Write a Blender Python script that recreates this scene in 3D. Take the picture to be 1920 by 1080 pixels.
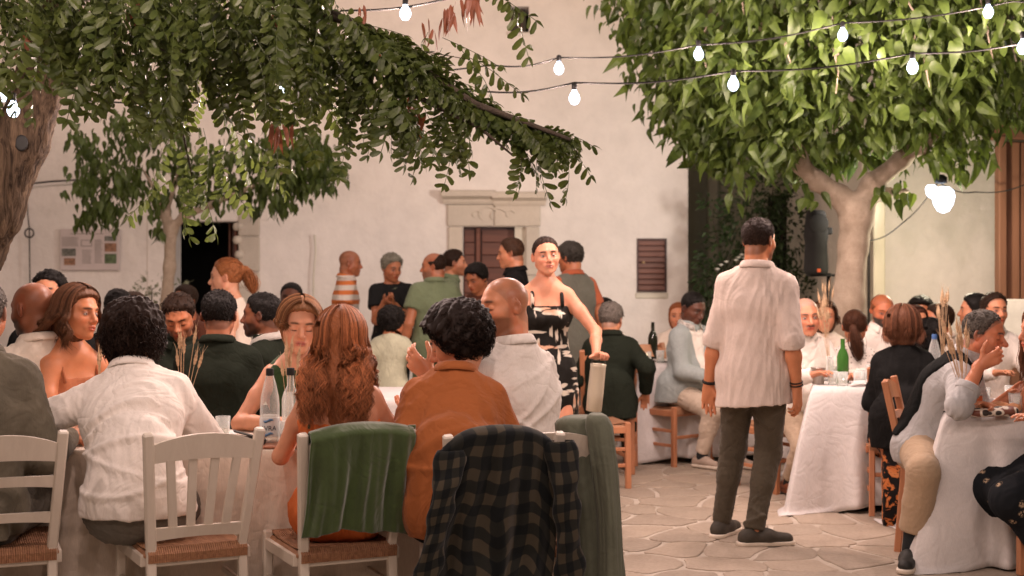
import bpy, math, random
import numpy as np
from mathutils import Vector, Matrix

C = bpy.context.scene.collection
SC = bpy.context.scene
for o in list(bpy.data.objects): bpy.data.objects.remove(o)
rng = np.random.default_rng(7); random.seed(7)
PI = math.pi
# ------------------------------------------------------------------ camera
F = 2667.0                       # focal length in pixels of the 1920 wide photograph
EYE = 1.5; HOR = 500.0
cd = bpy.data.cameras.new('camera'); cam = bpy.data.objects.new('camera', cd); C.objects.link(cam)
cam.location = (0, 0, EYE); cam.rotation_euler = (PI/2, 0, 0)
cd.sensor_width = 36; cd.lens = 36*F/1920; cd.shift_y = (HOR-540)/1920
cd.clip_start = .1; cd.clip_end = 400
cd.dof.use_dof = True; cd.dof.focus_distance = 6.0; cd.dof.aperture_fstop = 3.4
SC.camera = cam
# ------------------------------------------------------------------ sky and exposure
w = bpy.data.worlds.new('World'); SC.world = w; w.use_nodes = True
nt = w.node_tree; bg = nt.nodes['Background']
sky = nt.nodes.new('ShaderNodeTexSky'); sky.sky_type = 'NISHITA'; sky.sun_disc = False
sky.sun_elevation = math.radians(4); sky.sun_rotation = math.radians(200)
sky.air_density = 1.0; sky.dust_density = 3.0; sky.ozone_density = .3
bg.inputs['Strength'].default_value = 0.05
nt.links.new(sky.outputs[0], bg.inputs['Color'])
SC.view_settings.view_transform = 'Standard'; SC.view_settings.look = 'None'
SC.view_settings.exposure = .34; SC.view_settings.gamma = 1; SC.view_settings.use_curve_mapping = False
SC.cycles.max_bounces = 8; SC.cycles.diffuse_bounces = 3; SC.cycles.transparent_max_bounces = 12
SC.cycles.transmission_bounces = 8; SC.cycles.glossy_bounces = 3
SC.cycles.use_adaptive_sampling = True; SC.cycles.use_denoising = True
SC.cycles.sample_clamp_indirect = 4; SC.cycles.caustics_reflective = False; SC.cycles.caustics_refractive = False

def wx(px, Y): return (px-960)/F*Y
def wz(py, Y): return EYE-(py-HOR)/F*Y
def W(px, py, Y): return (wx(px, Y), Y, wz(py, Y))
# ------------------------------------------------------------------ helpers
def tag(o, label=None, cat=None, group=None, kind=None):
    if label: o['label'] = label
    if cat: o['category'] = cat
    if group: o['group'] = group
    if kind: o['kind'] = kind
    return o
def empty(name, loc=(0,0,0), rz=0, label=None, cat=None, group=None):
    o = bpy.data.objects.new(name, None); C.objects.link(o)
    o.location = loc; o.rotation_euler = (0, 0, rz); o.empty_display_size = .1
    return tag(o, label, cat, group)
def addobj(name, me, parent=None, mat=None):
    o = bpy.data.objects.new(name, me); C.objects.link(o)
    if mat is not None:
        for m in (mat if isinstance(mat, (list, tuple)) else [mat]): me.materials.append(m)
    if parent is not None: o.parent = parent
    return o
def npmesh(name, V, Fq, smooth=True, cols=None, uv=None):
    """V (n,3), Fq (m,3 or 4) -> mesh"""
    me = bpy.data.meshes.new(name)
    V = np.ascontiguousarray(V, np.float32); Fq = np.ascontiguousarray(Fq, np.int32)
    k = Fq.shape[1]; m = len(Fq)
    me.vertices.add(len(V)); me.vertices.foreach_set('co', V.ravel())
    me.loops.add(m*k); me.loops.foreach_set('vertex_index', Fq.ravel())
    me.polygons.add(m); me.polygons.foreach_set('loop_start', np.arange(0, m*k, k, dtype=np.int32))
    if smooth: me.polygons.foreach_set('use_smooth', np.ones(m, bool))
    me.update(calc_edges=True)
    if cols is not None:
        a = me.color_attributes.new('col', 'FLOAT_COLOR', 'POINT')
        c4 = np.ones((len(V), 4), np.float32); c4[:, :3] = cols; a.data.foreach_set('color', c4.ravel())
    if uv is not None:
        l = me.uv_layers.new(name='uv'); l.data.foreach_set('uv', np.ascontiguousarray(uv[Fq.ravel()], np.float32).ravel())
    return me
class MB:
    """collects shapes into one mesh"""
    def __init__(s): s.v = []; s.f = []
    def add(s, V, Fs):
        n = len(s.v); s.v += [tuple(p) for p in V]; s.f += [tuple(i+n for i in f) for f in Fs]; return s
    def box(s, c, d, R=None, bev=0):
        x, y, z = d[0]/2, d[1]/2, d[2]/2
        if bev <= 0:
            P = [(-x,-y,-z),(x,-y,-z),(x,y,-z),(-x,y,-z),(-x,-y,z),(x,-y,z),(x,y,z),(-x,y,z)]
            Fs = [(0,3,2,1),(4,5,6,7),(0,1,5,4),(1,2,6,5),(2,3,7,6),(3,0,4,7)]
        else:
            b = min(bev, x*.9, y*.9, z*.9); P = []; 
            for zz, in_ in ((-z,b),(-z+b,0),(z-b,0),(z,b)):
                X, Y_ = x-in_, y-in_; e = b if in_ == 0 else b*.5
                P += [(-X+e,-Y_,zz),(X-e,-Y_,zz),(X,-Y_+e,zz),(X,Y_-e,zz),(X-e,Y_,zz),(-X+e,Y_,zz),(-X,Y_-e,zz),(-X,-Y_+e,zz)]
            Fs = [tuple(range(7,-1,-1)), tuple(range(24,32))]
            for k in range(3):
                for i in range(8): Fs.append((k*8+i, k*8+(i+1)%8, k*8+8+(i+1)%8, k*8+8+i))
        if R is not None: P = [R @ Vector(p) for p in P]
        return s.add([(p[0]+c[0], p[1]+c[1], p[2]+c[2]) for p in P], Fs)
    def bar(s, a, b, w, d, up=(0,0,1), bev=.003):
        a, b = Vector(a), Vector(b); z = (b-a); L = z.length; z = z/L
        x = z.cross(Vector(up)); x = x.normalized() if x.length > 1e-4 else Vector((1,0,0)); y = z.cross(x)
        R = Matrix((x, y, z)).transposed()
        return s.box((a+b)/2, (w, d, L), R, bev)
    def tube(s, pts, rad, n=6, cap=True):
        pts = [Vector(p) for p in pts]; m = len(pts)
        if not hasattr(rad, '__len__'): rad = [rad]*m
        V = []; ref = None
        for i, p in enumerate(pts):
            t = (pts[min(i+1, m-1)]-pts[max(i-1, 0)]); t = t.normalized() if t.length > 1e-9 else Vector((0,0,1))
            if ref is None: ref = t.orthogonal().normalized()
            ref = (ref-t*ref.dot(t)); ref = ref.normalized() if ref.length > 1e-6 else t.orthogonal().normalized()
            bn = t.cross(ref)
            for k in range(n):
                a = 2*PI*k/n; V.append(p+(ref*math.cos(a)+bn*math.sin(a))*rad[i])
        Fs = [(i*n+k, i*n+(k+1)%n, (i+1)*n+(k+1)%n, (i+1)*n+k) for i in range(m-1) for k in range(n)]
        if cap: Fs += [tuple(range(n-1,-1,-1)), tuple((m-1)*n+k for k in range(n))]
        return s.add(V, Fs)
    def lathe(s, prof, n=16, c=(0,0,0)):
        V = []; m = len(prof)
        for r, z in prof:
            for k in range(n): a = 2*PI*k/n; V.append((c[0]+r*math.cos(a), c[1]+r*math.sin(a), c[2]+z))
        Fs = [(i*n+k, i*n+(k+1)%n, (i+1)*n+(k+1)%n, (i+1)*n+k) for i in range(m-1) for k in range(n)]
        Fs += [tuple(range(n-1,-1,-1)), tuple((m-1)*n+k for k in range(n))]
        return s.add(V, Fs)
    def build(s, name, mat=None, parent=None, smooth=False):
        me = bpy.data.meshes.new(name); me.from_pydata([tuple(p) for p in s.v], [], s.f); me.update()
        if smooth: me.polygons.foreach_set('use_smooth', [True]*len(me.polygons))
        return addobj(name, me, parent, mat)
# ------------------------------------------------------------------ materials
def _m(name):
    m = bpy.data.materials.new(name); m.use_nodes = True; n = m.node_tree
    return m, n, n.nodes['Principled BSDF'], n.nodes['Material Output']
def N(n, t, **kw):
    x = n.nodes.new(t)
    for k, v in kw.items():
        if k in x.inputs.keys(): x.inputs[k].default_value = v
        else: setattr(x, k, v)
    return x
def rgb(c): return (c[0], c[1], c[2], 1)
def ramp(n, fac, stops):
    r = n.nodes.new('ShaderNodeValToRGB'); e = r.color_ramp.elements
    while len(e) < len(stops): e.new(.5)
    for k, (p, c) in enumerate(stops): e[k].position = p; e[k].color = rgb(c)
    n.links.new(fac, r.inputs[0]); return r.outputs[0]
def coords(n, scale=1.0, kind='Object', vec=None):
    tc = n.nodes.new('ShaderNodeTexCoord'); mp = n.nodes.new('ShaderNodeMapping')
    n.links.new(tc.outputs[kind], mp.inputs[0])
    mp.inputs['Scale'].default_value = vec if vec else (scale,)*3
    return mp.outputs[0]
def noise(n, vec, scale, detail=4, rough=.6, dist=0):
    t = N(n, 'ShaderNodeTexNoise'); t.inputs['Scale'].default_value = scale; t.inputs['Detail'].default_value = detail
    t.inputs['Roughness'].default_value = rough; t.inputs['Distortion'].default_value = dist
    n.links.new(vec, t.inputs['Vector']); return t.outputs['Fac']
def bump(n, h, bs, strength=.3, dist=.01, prev=None):
    b = n.nodes.new('ShaderNodeBump'); b.inputs['Strength'].default_value = strength; b.inputs['Distance'].default_value = dist
    n.links.new(h, b.inputs['Height'])
    if prev is not None: n.links.new(prev, b.inputs['Normal'])
    if bs is not None: n.links.new(b.outputs[0], bs.inputs['Normal'])
    return b.outputs[0]
def mixc(n, fac, a, b, mode='MIX'):
    m = n.nodes.new('ShaderNodeMix'); m.data_type = 'RGBA'; m.blend_type = mode
    for s, v in ((0, fac), (6, a), (7, b)):
        if hasattr(v, 'links') or hasattr(v, 'is_linked'): n.links.new(v, m.inputs[s])
        else: m.inputs[s].default_value = v if s == 0 else rgb(v)
    return m.outputs[2]
def plain(name, col, rough=.6, var=.15, vs=6, bs=.15, bsc=60, metal=0, spec=.4, sheen=0):
    m, n, p, o = _m(name); v = coords(n)
    f = noise(n, v, vs); lo = [c*(1-var) for c in col]; hi = [min(1, c*(1+var)) for c in col]
    n.links.new(ramp(n, f, [(.3, lo), (.7, hi)]), p.inputs['Base Color'])
    p.inputs['Roughness'].default_value = rough; p.inputs['Metallic'].default_value = metal
    p.inputs['Specular IOR Level'].default_value = spec; p.inputs['Sheen Weight'].default_value = sheen
    if bs: bump(n, noise(n, v, bsc, 5), p, bs, .004)
    return m
def cloth(name, col, var=.12, weave=420, wr=.35, fold=.35, rough=.85, spec=.15, lines=None, sheen=.1):
    """woven fabric: fine thread colour and relief, soft creases"""
    m, n, p, o = _m(name); v = coords(n)
    if max(col) < .05: spec, sheen = .06, 0
    f = noise(n, v, 9, 3); lo = [c*(1-var) for c in col]; hi = [min(1, c*(1+var)) for c in col]
    c = ramp(n, f, [(.3, lo), (.7, hi)])
    v1 = coords(n, vec=(weave, weave, weave*.12)); t1 = noise(n, v1, 1, 2)
    c = mixc(n, .22, c, ramp(n, t1, [(.3, [x*.7 for x in col]), (.7, [min(1, x*1.25) for x in col])]))
    if lines:
        wv = N(n, 'ShaderNodeTexWave'); wv.bands_direction = 'Z'; wv.inputs['Scale'].default_value = lines
        wv.inputs['Distortion'].default_value = .8; n.links.new(v, wv.inputs['Vector'])
        c = mixc(n, .5, c, ramp(n, wv.outputs['Fac'], [(.3, [x*.55 for x in col]), (.8, [min(1, x*1.4) for x in col])]))
    n.links.new(c, p.inputs['Base Color'])
    p.inputs['Roughness'].default_value = rough; p.inputs['Specular IOR Level'].default_value = spec
    p.inputs['Sheen Weight'].default_value = sheen
    ab = N(n, 'ShaderNodeMath', operation='SUBTRACT'); n.links.new(noise(n, v, 5.5, 2, .55, 1.6), ab.inputs[0]); ab.inputs[1].default_value = .5
    a2 = N(n, 'ShaderNodeMath', operation='ABSOLUTE'); n.links.new(ab.outputs[0], a2.inputs[0]); mr = N(n, 'ShaderNodeMapRange'); mr.inputs[2].default_value = .10; n.links.new(a2.outputs[0], mr.inputs[0])
    b1 = bump(n, mr.outputs[0], None, fold*.55, .012); b1 = bump(n, noise(n, v, 14, 2, .5, 1.2), None, fold*.4, .02, b1)
    bump(n, t1, p, wr, .0012, b1)
    return m
def skinmat(name='skin'):
    m, n, p, o = _m(name)
    a = n.nodes.new('ShaderNodeVertexColor'); a.layer_name = 'col'
    v = coords(n); f = noise(n, v, 30, 4)
    c = mixc(n, .22, a.outputs[0], ramp(n, f, [(.3, (.55,.5,.5)), (.7, (1,1,1))]), 'MULTIPLY')
    n.links.new(c, p.inputs['Base Color'])
    n.links.new(ramp(n, noise(n, v, 18, 3), [(.3, (.33, .33, .33)), (.7, (.55, .55, .55))]), p.inputs['Roughness']); p.inputs['Specular IOR Level'].default_value = .42
    p.inputs['Subsurface Weight'].default_value = .12; p.inputs['Subsurface Radius'].default_value = (.01,.004,.002)
    p.inputs['Subsurface Scale'].default_value = .6
    bump(n, noise(n, v, 260, 3), p, .12, .002)
    return m
def hairmat(name='hair'):
    m, n, p, o = _m(name)
    a = n.nodes.new('ShaderNodeVertexColor'); a.layer_name = 'col'
    v = coords(n, vec=(300, 300, 40)); f = noise(n, v, 1, 2)
    c = mixc(n, .6, a.outputs[0], ramp(n, f, [(.3, (.35,.35,.35)), (.72, (1,1,1))]), 'MULTIPLY')
    n.links.new(c, p.inputs['Base Color']); p.inputs['Roughness'].default_value = .5
    p.inputs['Specular IOR Level'].default_value = .14
    bump(n, f, p, .6, .004)
    return m
def emit(name, col, st):
    m, n, p, o = _m(name); n.nodes.remove(p); e = N(n, 'ShaderNodeEmission'); e.inputs[0].default_value = rgb(col); e.inputs[1].default_value = st
    n.links.new(e.outputs[0], o.inputs[0]); return m
def glassmat(name, col=(.95,.97,.96), a=.82, rough=.03):
    """thin glass: mostly clear, with sharp reflections"""
    m, n, p, o = _m(name); p.inputs['Base Color'].default_value = rgb(col); p.inputs['Roughness'].default_value = rough
    p.inputs['Specular IOR Level'].default_value = .8
    t = N(n, 'ShaderNodeBsdfTransparent'); t.inputs[0].default_value = rgb(col); mx = N(n, 'ShaderNodeMixShader')
    lw = N(n, 'ShaderNodeLayerWeight'); lw.inputs[0].default_value = .25
    mr = N(n, 'ShaderNodeMapRange'); mr.inputs[3].default_value = 1-a; mr.inputs[4].default_value = .75
    n.links.new(lw.outputs['Facing'], mr.inputs[0]); n.links.new(mr.outputs[0], mx.inputs[0])
    n.links.new(t.outputs[0], mx.inputs[1]); n.links.new(p.outputs[0], mx.inputs[2]); n.links.new(mx.outputs[0], o.inputs[0])
    return m
def leafmat(name, lo, hi, trans=.35):
    m, n, p, o = _m(name)
    oi = n.nodes.new('ShaderNodeObjectInfo'); g = n.nodes.new('ShaderNodeNewGeometry')
    v = coords(n, kind='Object'); f = noise(n, v, 14, 2)
    c = ramp(n, g.outputs['Random Per Island'], [(0, lo), (1, hi)])
    c = mixc(n, .5, c, ramp(n, f, [(.3, lo), (.75, hi)]))
    n.links.new(c, p.inputs['Base Color']); p.inputs['Roughness'].default_value = .45; p.inputs['Specular IOR Level'].default_value = .4
    tr = n.nodes.new('ShaderNodeBsdfTranslucent'); n.links.new(mixc(n, .5, c, (hi[0]*1.6, hi[1]*1.5, hi[2])), tr.inputs[0])
    mx = n.nodes.new('ShaderNodeMixShader'); mx.inputs[0].default_value = trans
    n.links.new(p.outputs[0], mx.inputs[1]); n.links.new(tr.outputs[0], mx.inputs[2]); n.links.new(mx.outputs[0], o.inputs[0])
    return m
SKIN = skinmat(); HAIR = hairmat()
# ------------------------------------------------------------------ body modelling: smooth distance fields turned into meshes
f32 = np.float32
def vec(*a): return np.array(a, float)
def nrm(v): v = np.asarray(v, float); return v/max(1e-9, np.linalg.norm(v))
def smin(a, b, k):
    h = np.maximum(k-np.abs(a-b), 0)/k
    return np.minimum(a, b)-h*h*k*.25
def smax(a, b, k): return -smin(-a, -b, k)
class Fld:
    def __init__(s, lo, hi, h):
        s.h = h; s.lo = np.asarray(lo, float); n = np.ceil((np.asarray(hi)-s.lo)/h).astype(int)+1
        s.V = np.full(n, .1, f32); s.ax = [(s.lo[i]+h*np.arange(n[i])).astype(f32) for i in range(3)]
    def win(s, lo, hi):
        sl = []
        for i in range(3):
            a = max(0, int((lo[i]-s.lo[i])/s.h)); b = min(s.V.shape[i], int((hi[i]-s.lo[i])/s.h)+2)
            if b <= a: return None
            sl.append(slice(a, b))
        return tuple(sl), s.ax[0][sl[0]][:, None, None], s.ax[1][sl[1]][None, :, None], s.ax[2][sl[2]][None, None, :]
    def apply(s, lo, hi, fn, k=.01, op='u'):
        w_ = s.win(lo, hi)
        if w_ is None: return
        sl, X, Y, Z = w_; d = fn(X, Y, Z)
        if op == 'u': s.V[sl] = smin(s.V[sl], d, k)
        elif op == 's': s.V[sl] = smax(s.V[sl], -d, k)
        else: s.V[sl] = smax(s.V[sl], d, k)
    def prim(s, p):
        a, b, ra, rb, k, ax, fl, flat = p; m = max(ra, rb)+k+.03
        lo = np.minimum(a, b)-m; hi = np.maximum(a, b)+m
        ba = b-a; q = ba.copy()
        if ax is not None: q = ba+ax*(ba@ax)*(1/fl-1)
        L2 = max(1e-9, q@q)
        def fn(X, Y, Z):
            x, y, z = X-f32(a[0]), Y-f32(a[1]), Z-f32(a[2])
            if ax is not None:
                t = (x*f32(ax[0])+y*f32(ax[1])+z*f32(ax[2]))*f32(1/fl-1); x = x+f32(ax[0])*t; y = y+f32(ax[1])*t; z = z+f32(ax[2])*t
            t = (x*f32(q[0])+y*f32(q[1])+z*f32(q[2]))/f32(L2)
            tc = np.clip(t, 0, 1)
            x = x-f32(q[0])*tc; y = y-f32(q[1])*tc; z = z-f32(q[2])*tc
            d = np.sqrt(x*x+y*y+z*z)-(ra+(rb-ra)*tc)
            if flat: d = smax(d, (t-1)*f32(math.sqrt(L2)), .006)
            return d.astype(f32)
        s.apply(lo, hi, fn, k)
    def plane(s, p0, n_, k=.004):
        """keep the side against n"""
        X, Y, Z = s.ax[0][:, None, None], s.ax[1][None, :, None], s.ax[2][None, None, :]
        d = ((X-f32(p0[0]))*f32(n_[0])+(Y-f32(p0[1]))*f32(n_[1])+(Z-f32(p0[2]))*f32(n_[2])).astype(f32)
        s.V = smax(s.V, d, k)
    def cut(s, a, b, ra, rb, k=.01, ax=None, fl=1):
        t = Fld.__new__(Fld); t.h, t.lo, t.ax = s.h, s.lo, s.ax; t.V = np.full(s.V.shape, .1, f32)
        t.prim((a, b, ra, rb, .001, ax, fl, False)); s.V = smax(s.V, -t.V, k)
    def mesh(s):
        V = s.V; ins = V < 0; nx, ny, nz = V.shape
        c = np.zeros((nx-1, ny-1, nz-1), np.uint8)
        for i in (0, 1):
            for j in (0, 1):
                for k in (0, 1): c += ins[i:nx-1+i, j:ny-1+j, k:nz-1+k]
        act = np.argwhere((c > 0) & (c < 8))
        if len(act) == 0: return None, None
        idx = np.full(c.shape, -1, np.int32); idx[act[:, 0], act[:, 1], act[:, 2]] = np.arange(len(act))
        corner = {}
        for i in (0, 1):
            for j in (0, 1):
                for k in (0, 1): corner[i, j, k] = V[act[:, 0]+i, act[:, 1]+j, act[:, 2]+k]
        acc = np.zeros((len(act), 3)); cnt = np.zeros(len(act))
        for (p, q) in [((0,0,0),(1,0,0)),((0,1,0),(1,1,0)),((0,0,1),(1,0,1)),((0,1,1),(1,1,1)),((0,0,0),(0,1,0)),((1,0,0),(1,1,0)),
                       ((0,0,1),(0,1,1)),((1,0,1),(1,1,1)),((0,0,0),(0,0,1)),((1,0,0),(1,0,1)),((0,1,0),(0,1,1)),((1,1,0),(1,1,1))]:
            va, vb = corner[p], corner[q]; m = (va < 0) != (vb < 0)
            t = np.where(m, va/np.where(m, va-vb, 1), 0)
            for d in range(3): acc[:, d] += np.where(m, p[d]+(q[d]-p[d])*t, 0)
            cnt += m
        P = (act+acc/cnt[:, None])*s.h+s.lo
        Q = []
        for d in range(3):
            e1, e2 = [(1, 2), (2, 0), (0, 1)][d]
            sa = [slice(1, -1)]*3; sb = [slice(1, -1)]*3; sa[d] = slice(0, -1); sb[d] = slice(1, None)
            A = ins[tuple(sa)]; B = ins[tuple(sb)]
            for sign in (0, 1):
                w_ = np.argwhere((A & ~B) if sign == 0 else (~A & B))
                if len(w_) == 0: continue
                off = np.array([1, 1, 1]); off[d] = 0; w_ = w_+off
                def at(a, b):
                    o_ = w_.copy(); o_[:, e1] -= a; o_[:, e2] -= b; return idx[o_[:, 0], o_[:, 1], o_[:, 2]]
                q = np.stack([at(1, 1), at(0, 1), at(0, 0), at(1, 0)], 1)
                Q.append(q if sign == 0 else q[:, ::-1])
        Q = np.concatenate(Q); Q = Q[(Q >= 0).all(1)]
        return P, Q
def normals(P, Q):
    n = np.cross(P[Q[:, 2]]-P[Q[:, 0]], P[Q[:, 3]]-P[Q[:, 1]]); o = np.zeros_like(P)
    for k in range(4): np.add.at(o, Q[:, k], n)
    return o/np.maximum(1e-12, np.linalg.norm(o, axis=1))[:, None]
def relax(P, Q, it=1, a=.5):
    for _ in range(it):
        s_ = np.zeros_like(P); c = np.zeros(len(P))
        for k in range(4):
            np.add.at(s_, Q[:, k], P[Q[:, (k+1) % 4]]); np.add.at(c, Q[:, k], 1)
            np.add.at(s_, Q[:, (k+1) % 4], P[Q[:, k]]); np.add.at(c, Q[:, (k+1) % 4], 1)
        P = P*(1-a)+a*s_/np.maximum(c, 1)[:, None]
    return P
def folds(P, wl, seed, n=5, stretch=(1, 1, .45)):
    """irregular creases: ridged waves in warped space, about -1..1"""
    r = np.random.default_rng(seed); S = P*np.array(stretch); o = np.zeros(len(P))
    wv = np.sin(S@r.normal(size=(3, 3))*2*PI/(wl*5)+r.uniform(0, 6, 3))*wl*.8
    for k in range(n):
        d = nrm(r.normal(size=3)); l = wl*r.uniform(.6, 1.7)
        t = np.sin((S+wv)@d*2*PI/l+r.uniform(0, 6))
        o += (1-2*np.abs(t)**.8)*r.uniform(.5, 1)
    return o/n
def pr(a, b, ra, rb=None, k=.02, ax=None, fl=1, flat=False): return (np.asarray(a, float), np.asarray(b, float), ra, ra if rb is None else rb, k, None if ax is None else nrm(ax), fl, flat)
def grow(ps, o, flat=None): return [(a, b, ra+o, rb+o, k, ax, fl, fl_) for (a, b, ra, rb, k, ax, fl, fl_) in ps]
def bounds(ps, m=.05):
    lo = np.min([np.minimum(p[0], p[1])-max(p[2], p[3]) for p in ps], 0)-m; hi = np.max([np.maximum(p[0], p[1])+max(p[2], p[3]) for p in ps], 0)+m
    return lo, hi
def rotz(a): c, s_ = math.cos(a), math.sin(a); return np.array([[c,-s_,0],[s_,c,0],[0,0,1]])
def rotx(a): c, s_ = math.cos(a), math.sin(a); return np.array([[1,0,0],[0,c,-s_],[0,s_,c]])
def roty(a): c, s_ = math.cos(a), math.sin(a); return np.array([[c,0,s_],[0,1,0],[-s_,0,c]])
def ik(S, T, l1, l2, pole):
    d = T-S; L = np.linalg.norm(d); L = min(max(L, abs(l1-l2)+.01), (l1+l2)*.995); u = nrm(d)
    a = (l1*l1-l2*l2+L*L)/(2*L); h = math.sqrt(max(0, l1*l1-a*a)); p = np.asarray(pole, float); p = nrm(p-u*(p@u))
    return S+u*a+p*h, S+u*L
def el(x, y, z, c, r):
    x, y, z = (x-c[0])/r[0], (y-c[1])/r[1], (z-c[2])/r[2]; k0 = np.sqrt(x*x+y*y+z*z)+1e-6
    k1 = np.sqrt((x/r[0])**2+(y/r[1])**2+(z/r[2])**2)+1e-6
    return k0*(k0-1)/k1
def rc(x, y, z, a, b, ra, rb):
    a = np.array(a); q = np.array(b)-a; t = np.clip(((x-a[0])*q[0]+(y-a[1])*q[1]+(z-a[2])*q[2])/(q@q), 0, 1)
    return np.sqrt((x-a[0]-q[0]*t)**2+(y-a[1]-q[1]*t)**2+(z-a[2]-q[2]*t)**2)-(ra+(rb-ra)*t)
CR_C, CR_R = (0, -.012, .030), (.0765, .096, .084)
def headsdf(x, y, z, o):
    f = o.get('fat', 0)
    d = el(x, y, z, CR_C, CR_R)
    d = smin(d, el(x, y, z, (0, .020, -.030), (.060+f*.008, .066, .082+f*.003)), .03)
    ax = np.abs(x)
    d = smin(d, rc(ax, y, z, (0, .066, -.092), (.046+f*.008, .0, -.052), .020+f*.004, .022+f*.006), .03)      # jaw
    d = smin(d, rc(ax, y, z, (0, .072, -.094), (.008, .07, -.094), .017, .014), .02)                          # chin
    d = smin(d, rc(ax, y, z, (.040, .052, -.028), (.050, .030, -.022), .021+f*.004, .017), .025)               # cheek
    d = smin(d, rc(ax, y, z, (.012, .081, .026), (.044, .062, .026), .0095, .008), .018)                       # brow
    d = smax(d, -el(ax, y, z, (.033, .098, .001), (.024, .024, .017)), .014)                                   # socket
    zc = o.get('lid', .0045) if not o.get('closed') else -.006
    ball = el(ax, y, z, (.0315, .0695, .001), (.0155, .0142, .0142))
    d = smin(d, smax(ball, zc-.004-z, .002), .003); d = smin(d, smax(ball, z+.004, .002), .003)
    ns = o.get('nose', 1.0)
    d = smin(d, rc(x, y, z, (0, .084, .010), (0, .104*.5+.104*.5*ns+.003, -.028), .0065, .0115*ns), .014)        # nose
    d = smin(d, rc(ax, y, z, (.004, .100, -.033), (.014*ns, .092, -.034), .007, .0075), .008)
    d = smax(d, -el(ax, y, z, (.007, .101, -.044), (.0042, .006, .004)), .003)
    d = smin(d, el(x, y, z, (0, .080, -.060), (.030, .014, .020)), .014)                                         # mouth mound
    d = smin(d, el(x, y, z, (0, .092, -.0565), (.023, .0085, .0050)), .004)
    d = smin(d, el(x, y, z, (0, .0905, -.0675), (.020, .0090, .0060)), .004)
    d = smax(d, -el(x, y, z, (0, .101, -.0620), (.022, .009, .0013)), .003)
    ex, ey, ez = ax-.074, y+.012, z+.002
    e = el(ex+ey*.45, ey, ez-ey*.25, (.004, 0, 0), (.0085, .020, .031))
    e = smax(e, -el(ex, ey, ez, (.016, .004, .003), (.011, .011, .019)), .004)
    d = smin(d, e, .006)
    return d
ZH_Y = [-.12, -.075, -.035, -.010, .012, .030, .052, .072, .09, .11]
ZH_Z = [-.075, -.072, -.055, -.018, -.002, .030, .060, .080, .092, .100]
def zhair(x, y, rec=0):
    z = np.interp(y, ZH_Y, ZH_Z)+.012*np.clip(np.abs(x)*18-.5, 0, 1)*(y > .045)
    return z+rec*np.clip((y-.01)*12, 0, 1)*(.05)
def facecol(q, skin, o):
    x, y, z = q[:, 0], q[:, 1], q[:, 2]; ax = np.abs(x); n = len(q); c = np.tile(np.array(skin, float), (n, 1))
    def mixin(w_, col): 
        w_ = np.clip(w_, 0, 1)[:, None]; c[:] = c*(1-w_)+np.array(col)*w_
    sk = np.array(skin)
    mixin(.35*np.exp(-(((ax-.042)/.022)**2+((z+.03)/.02)**2))*(y > .03), sk*np.array([1.05, .72, .7]))   # cheeks are redder
    mixin(.3*np.exp(-((x/.016)**2+((z+.03)/.014)**2))*(y > .08), sk*np.array([1.02, .7, .68]))
    mixin(.5*((ax > .068) & (y < .02) & (y > -.04)), sk*np.array([1, .72, .68]))
    hc = np.array(o.get('hair', (.03, .02, .015)))
    if o.get('stubble'):
        s_ = np.clip(((-.030-z)/.015), 0, 1)*np.clip((y+.01)/.03, 0, 1)*(1-np.exp(-((x/.020)**2+((z+.062)/.012)**2)))
        s_ = np.maximum(s_, .8*np.exp(-((ax-.064)/.012)**2)*np.clip((.012-z)/.02, 0, 1)*np.exp(-((y-.018)/.020)**2))
        mixin(s_*o['stubble'], o.get('beardc', hc))
    if o.get('mous'): mixin(np.exp(-((ax-.012)/.016)**2-((z+.048)/.006)**2)*1.6*(y > .07), o['mous'])
    lip = o.get('lip', tuple(sk*np.array([.86, .46, .45])))
    mixin(1.25*np.exp(-((x/.021)**4+((z+.0618)/.0105)**4))*(y > .075), lip)
    mixin(1.2*np.exp(-((x/.020)**4+((z+.0620)/.0016)**2))*(y > .075), sk*np.array([.35, .18, .18]))
    bz = .0255-.10*np.abs(ax-.030)
    mixin(o.get('brow', 1.5)*np.exp(-((ax-.031)/.0175)**4-((z-bz)/.0046)**2)*(y > .03), hc*.7 if hc.sum() < .5 else hc*.35)
    if o.get('eyes', 1) == 1:
        if o.get('closed'): mixin(1.3*np.exp(-((ax-.0325)/.014)**4-((z+.0075)/.0026)**2)*(y > .05), sk*.12)
        else:
            mixin(.55*np.exp(-((ax-.0325)/.019)**4-((z-.002)/.011)**4)*(y > .05), sk*np.array([.55, .42, .42]))
            if not o.get('balls'):
                mixin(1.2*np.exp(-((ax-.0325)/.0135)**4-((z-.001)/.0048)**2)*(y > .05), (.35, .27, .24))
                mixin(1.4*np.exp(-((ax-.0325)/.0055)**2-((z-.0015)/.0052)**2)*(y > .05), (.02, .012, .01))
            mixin(1.0*np.exp(-((ax-.0325)/.0145)**4-((z-.0085)/.0022)**2)*(y > .05), sk*.12)
    if o.get('shave'):
        zz = np.interp(y, ZH_Y, ZH_Z); mixin(np.clip((z-zz)/.01+.5, 0, 1)*o['shave'], hc)
    return c
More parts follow.
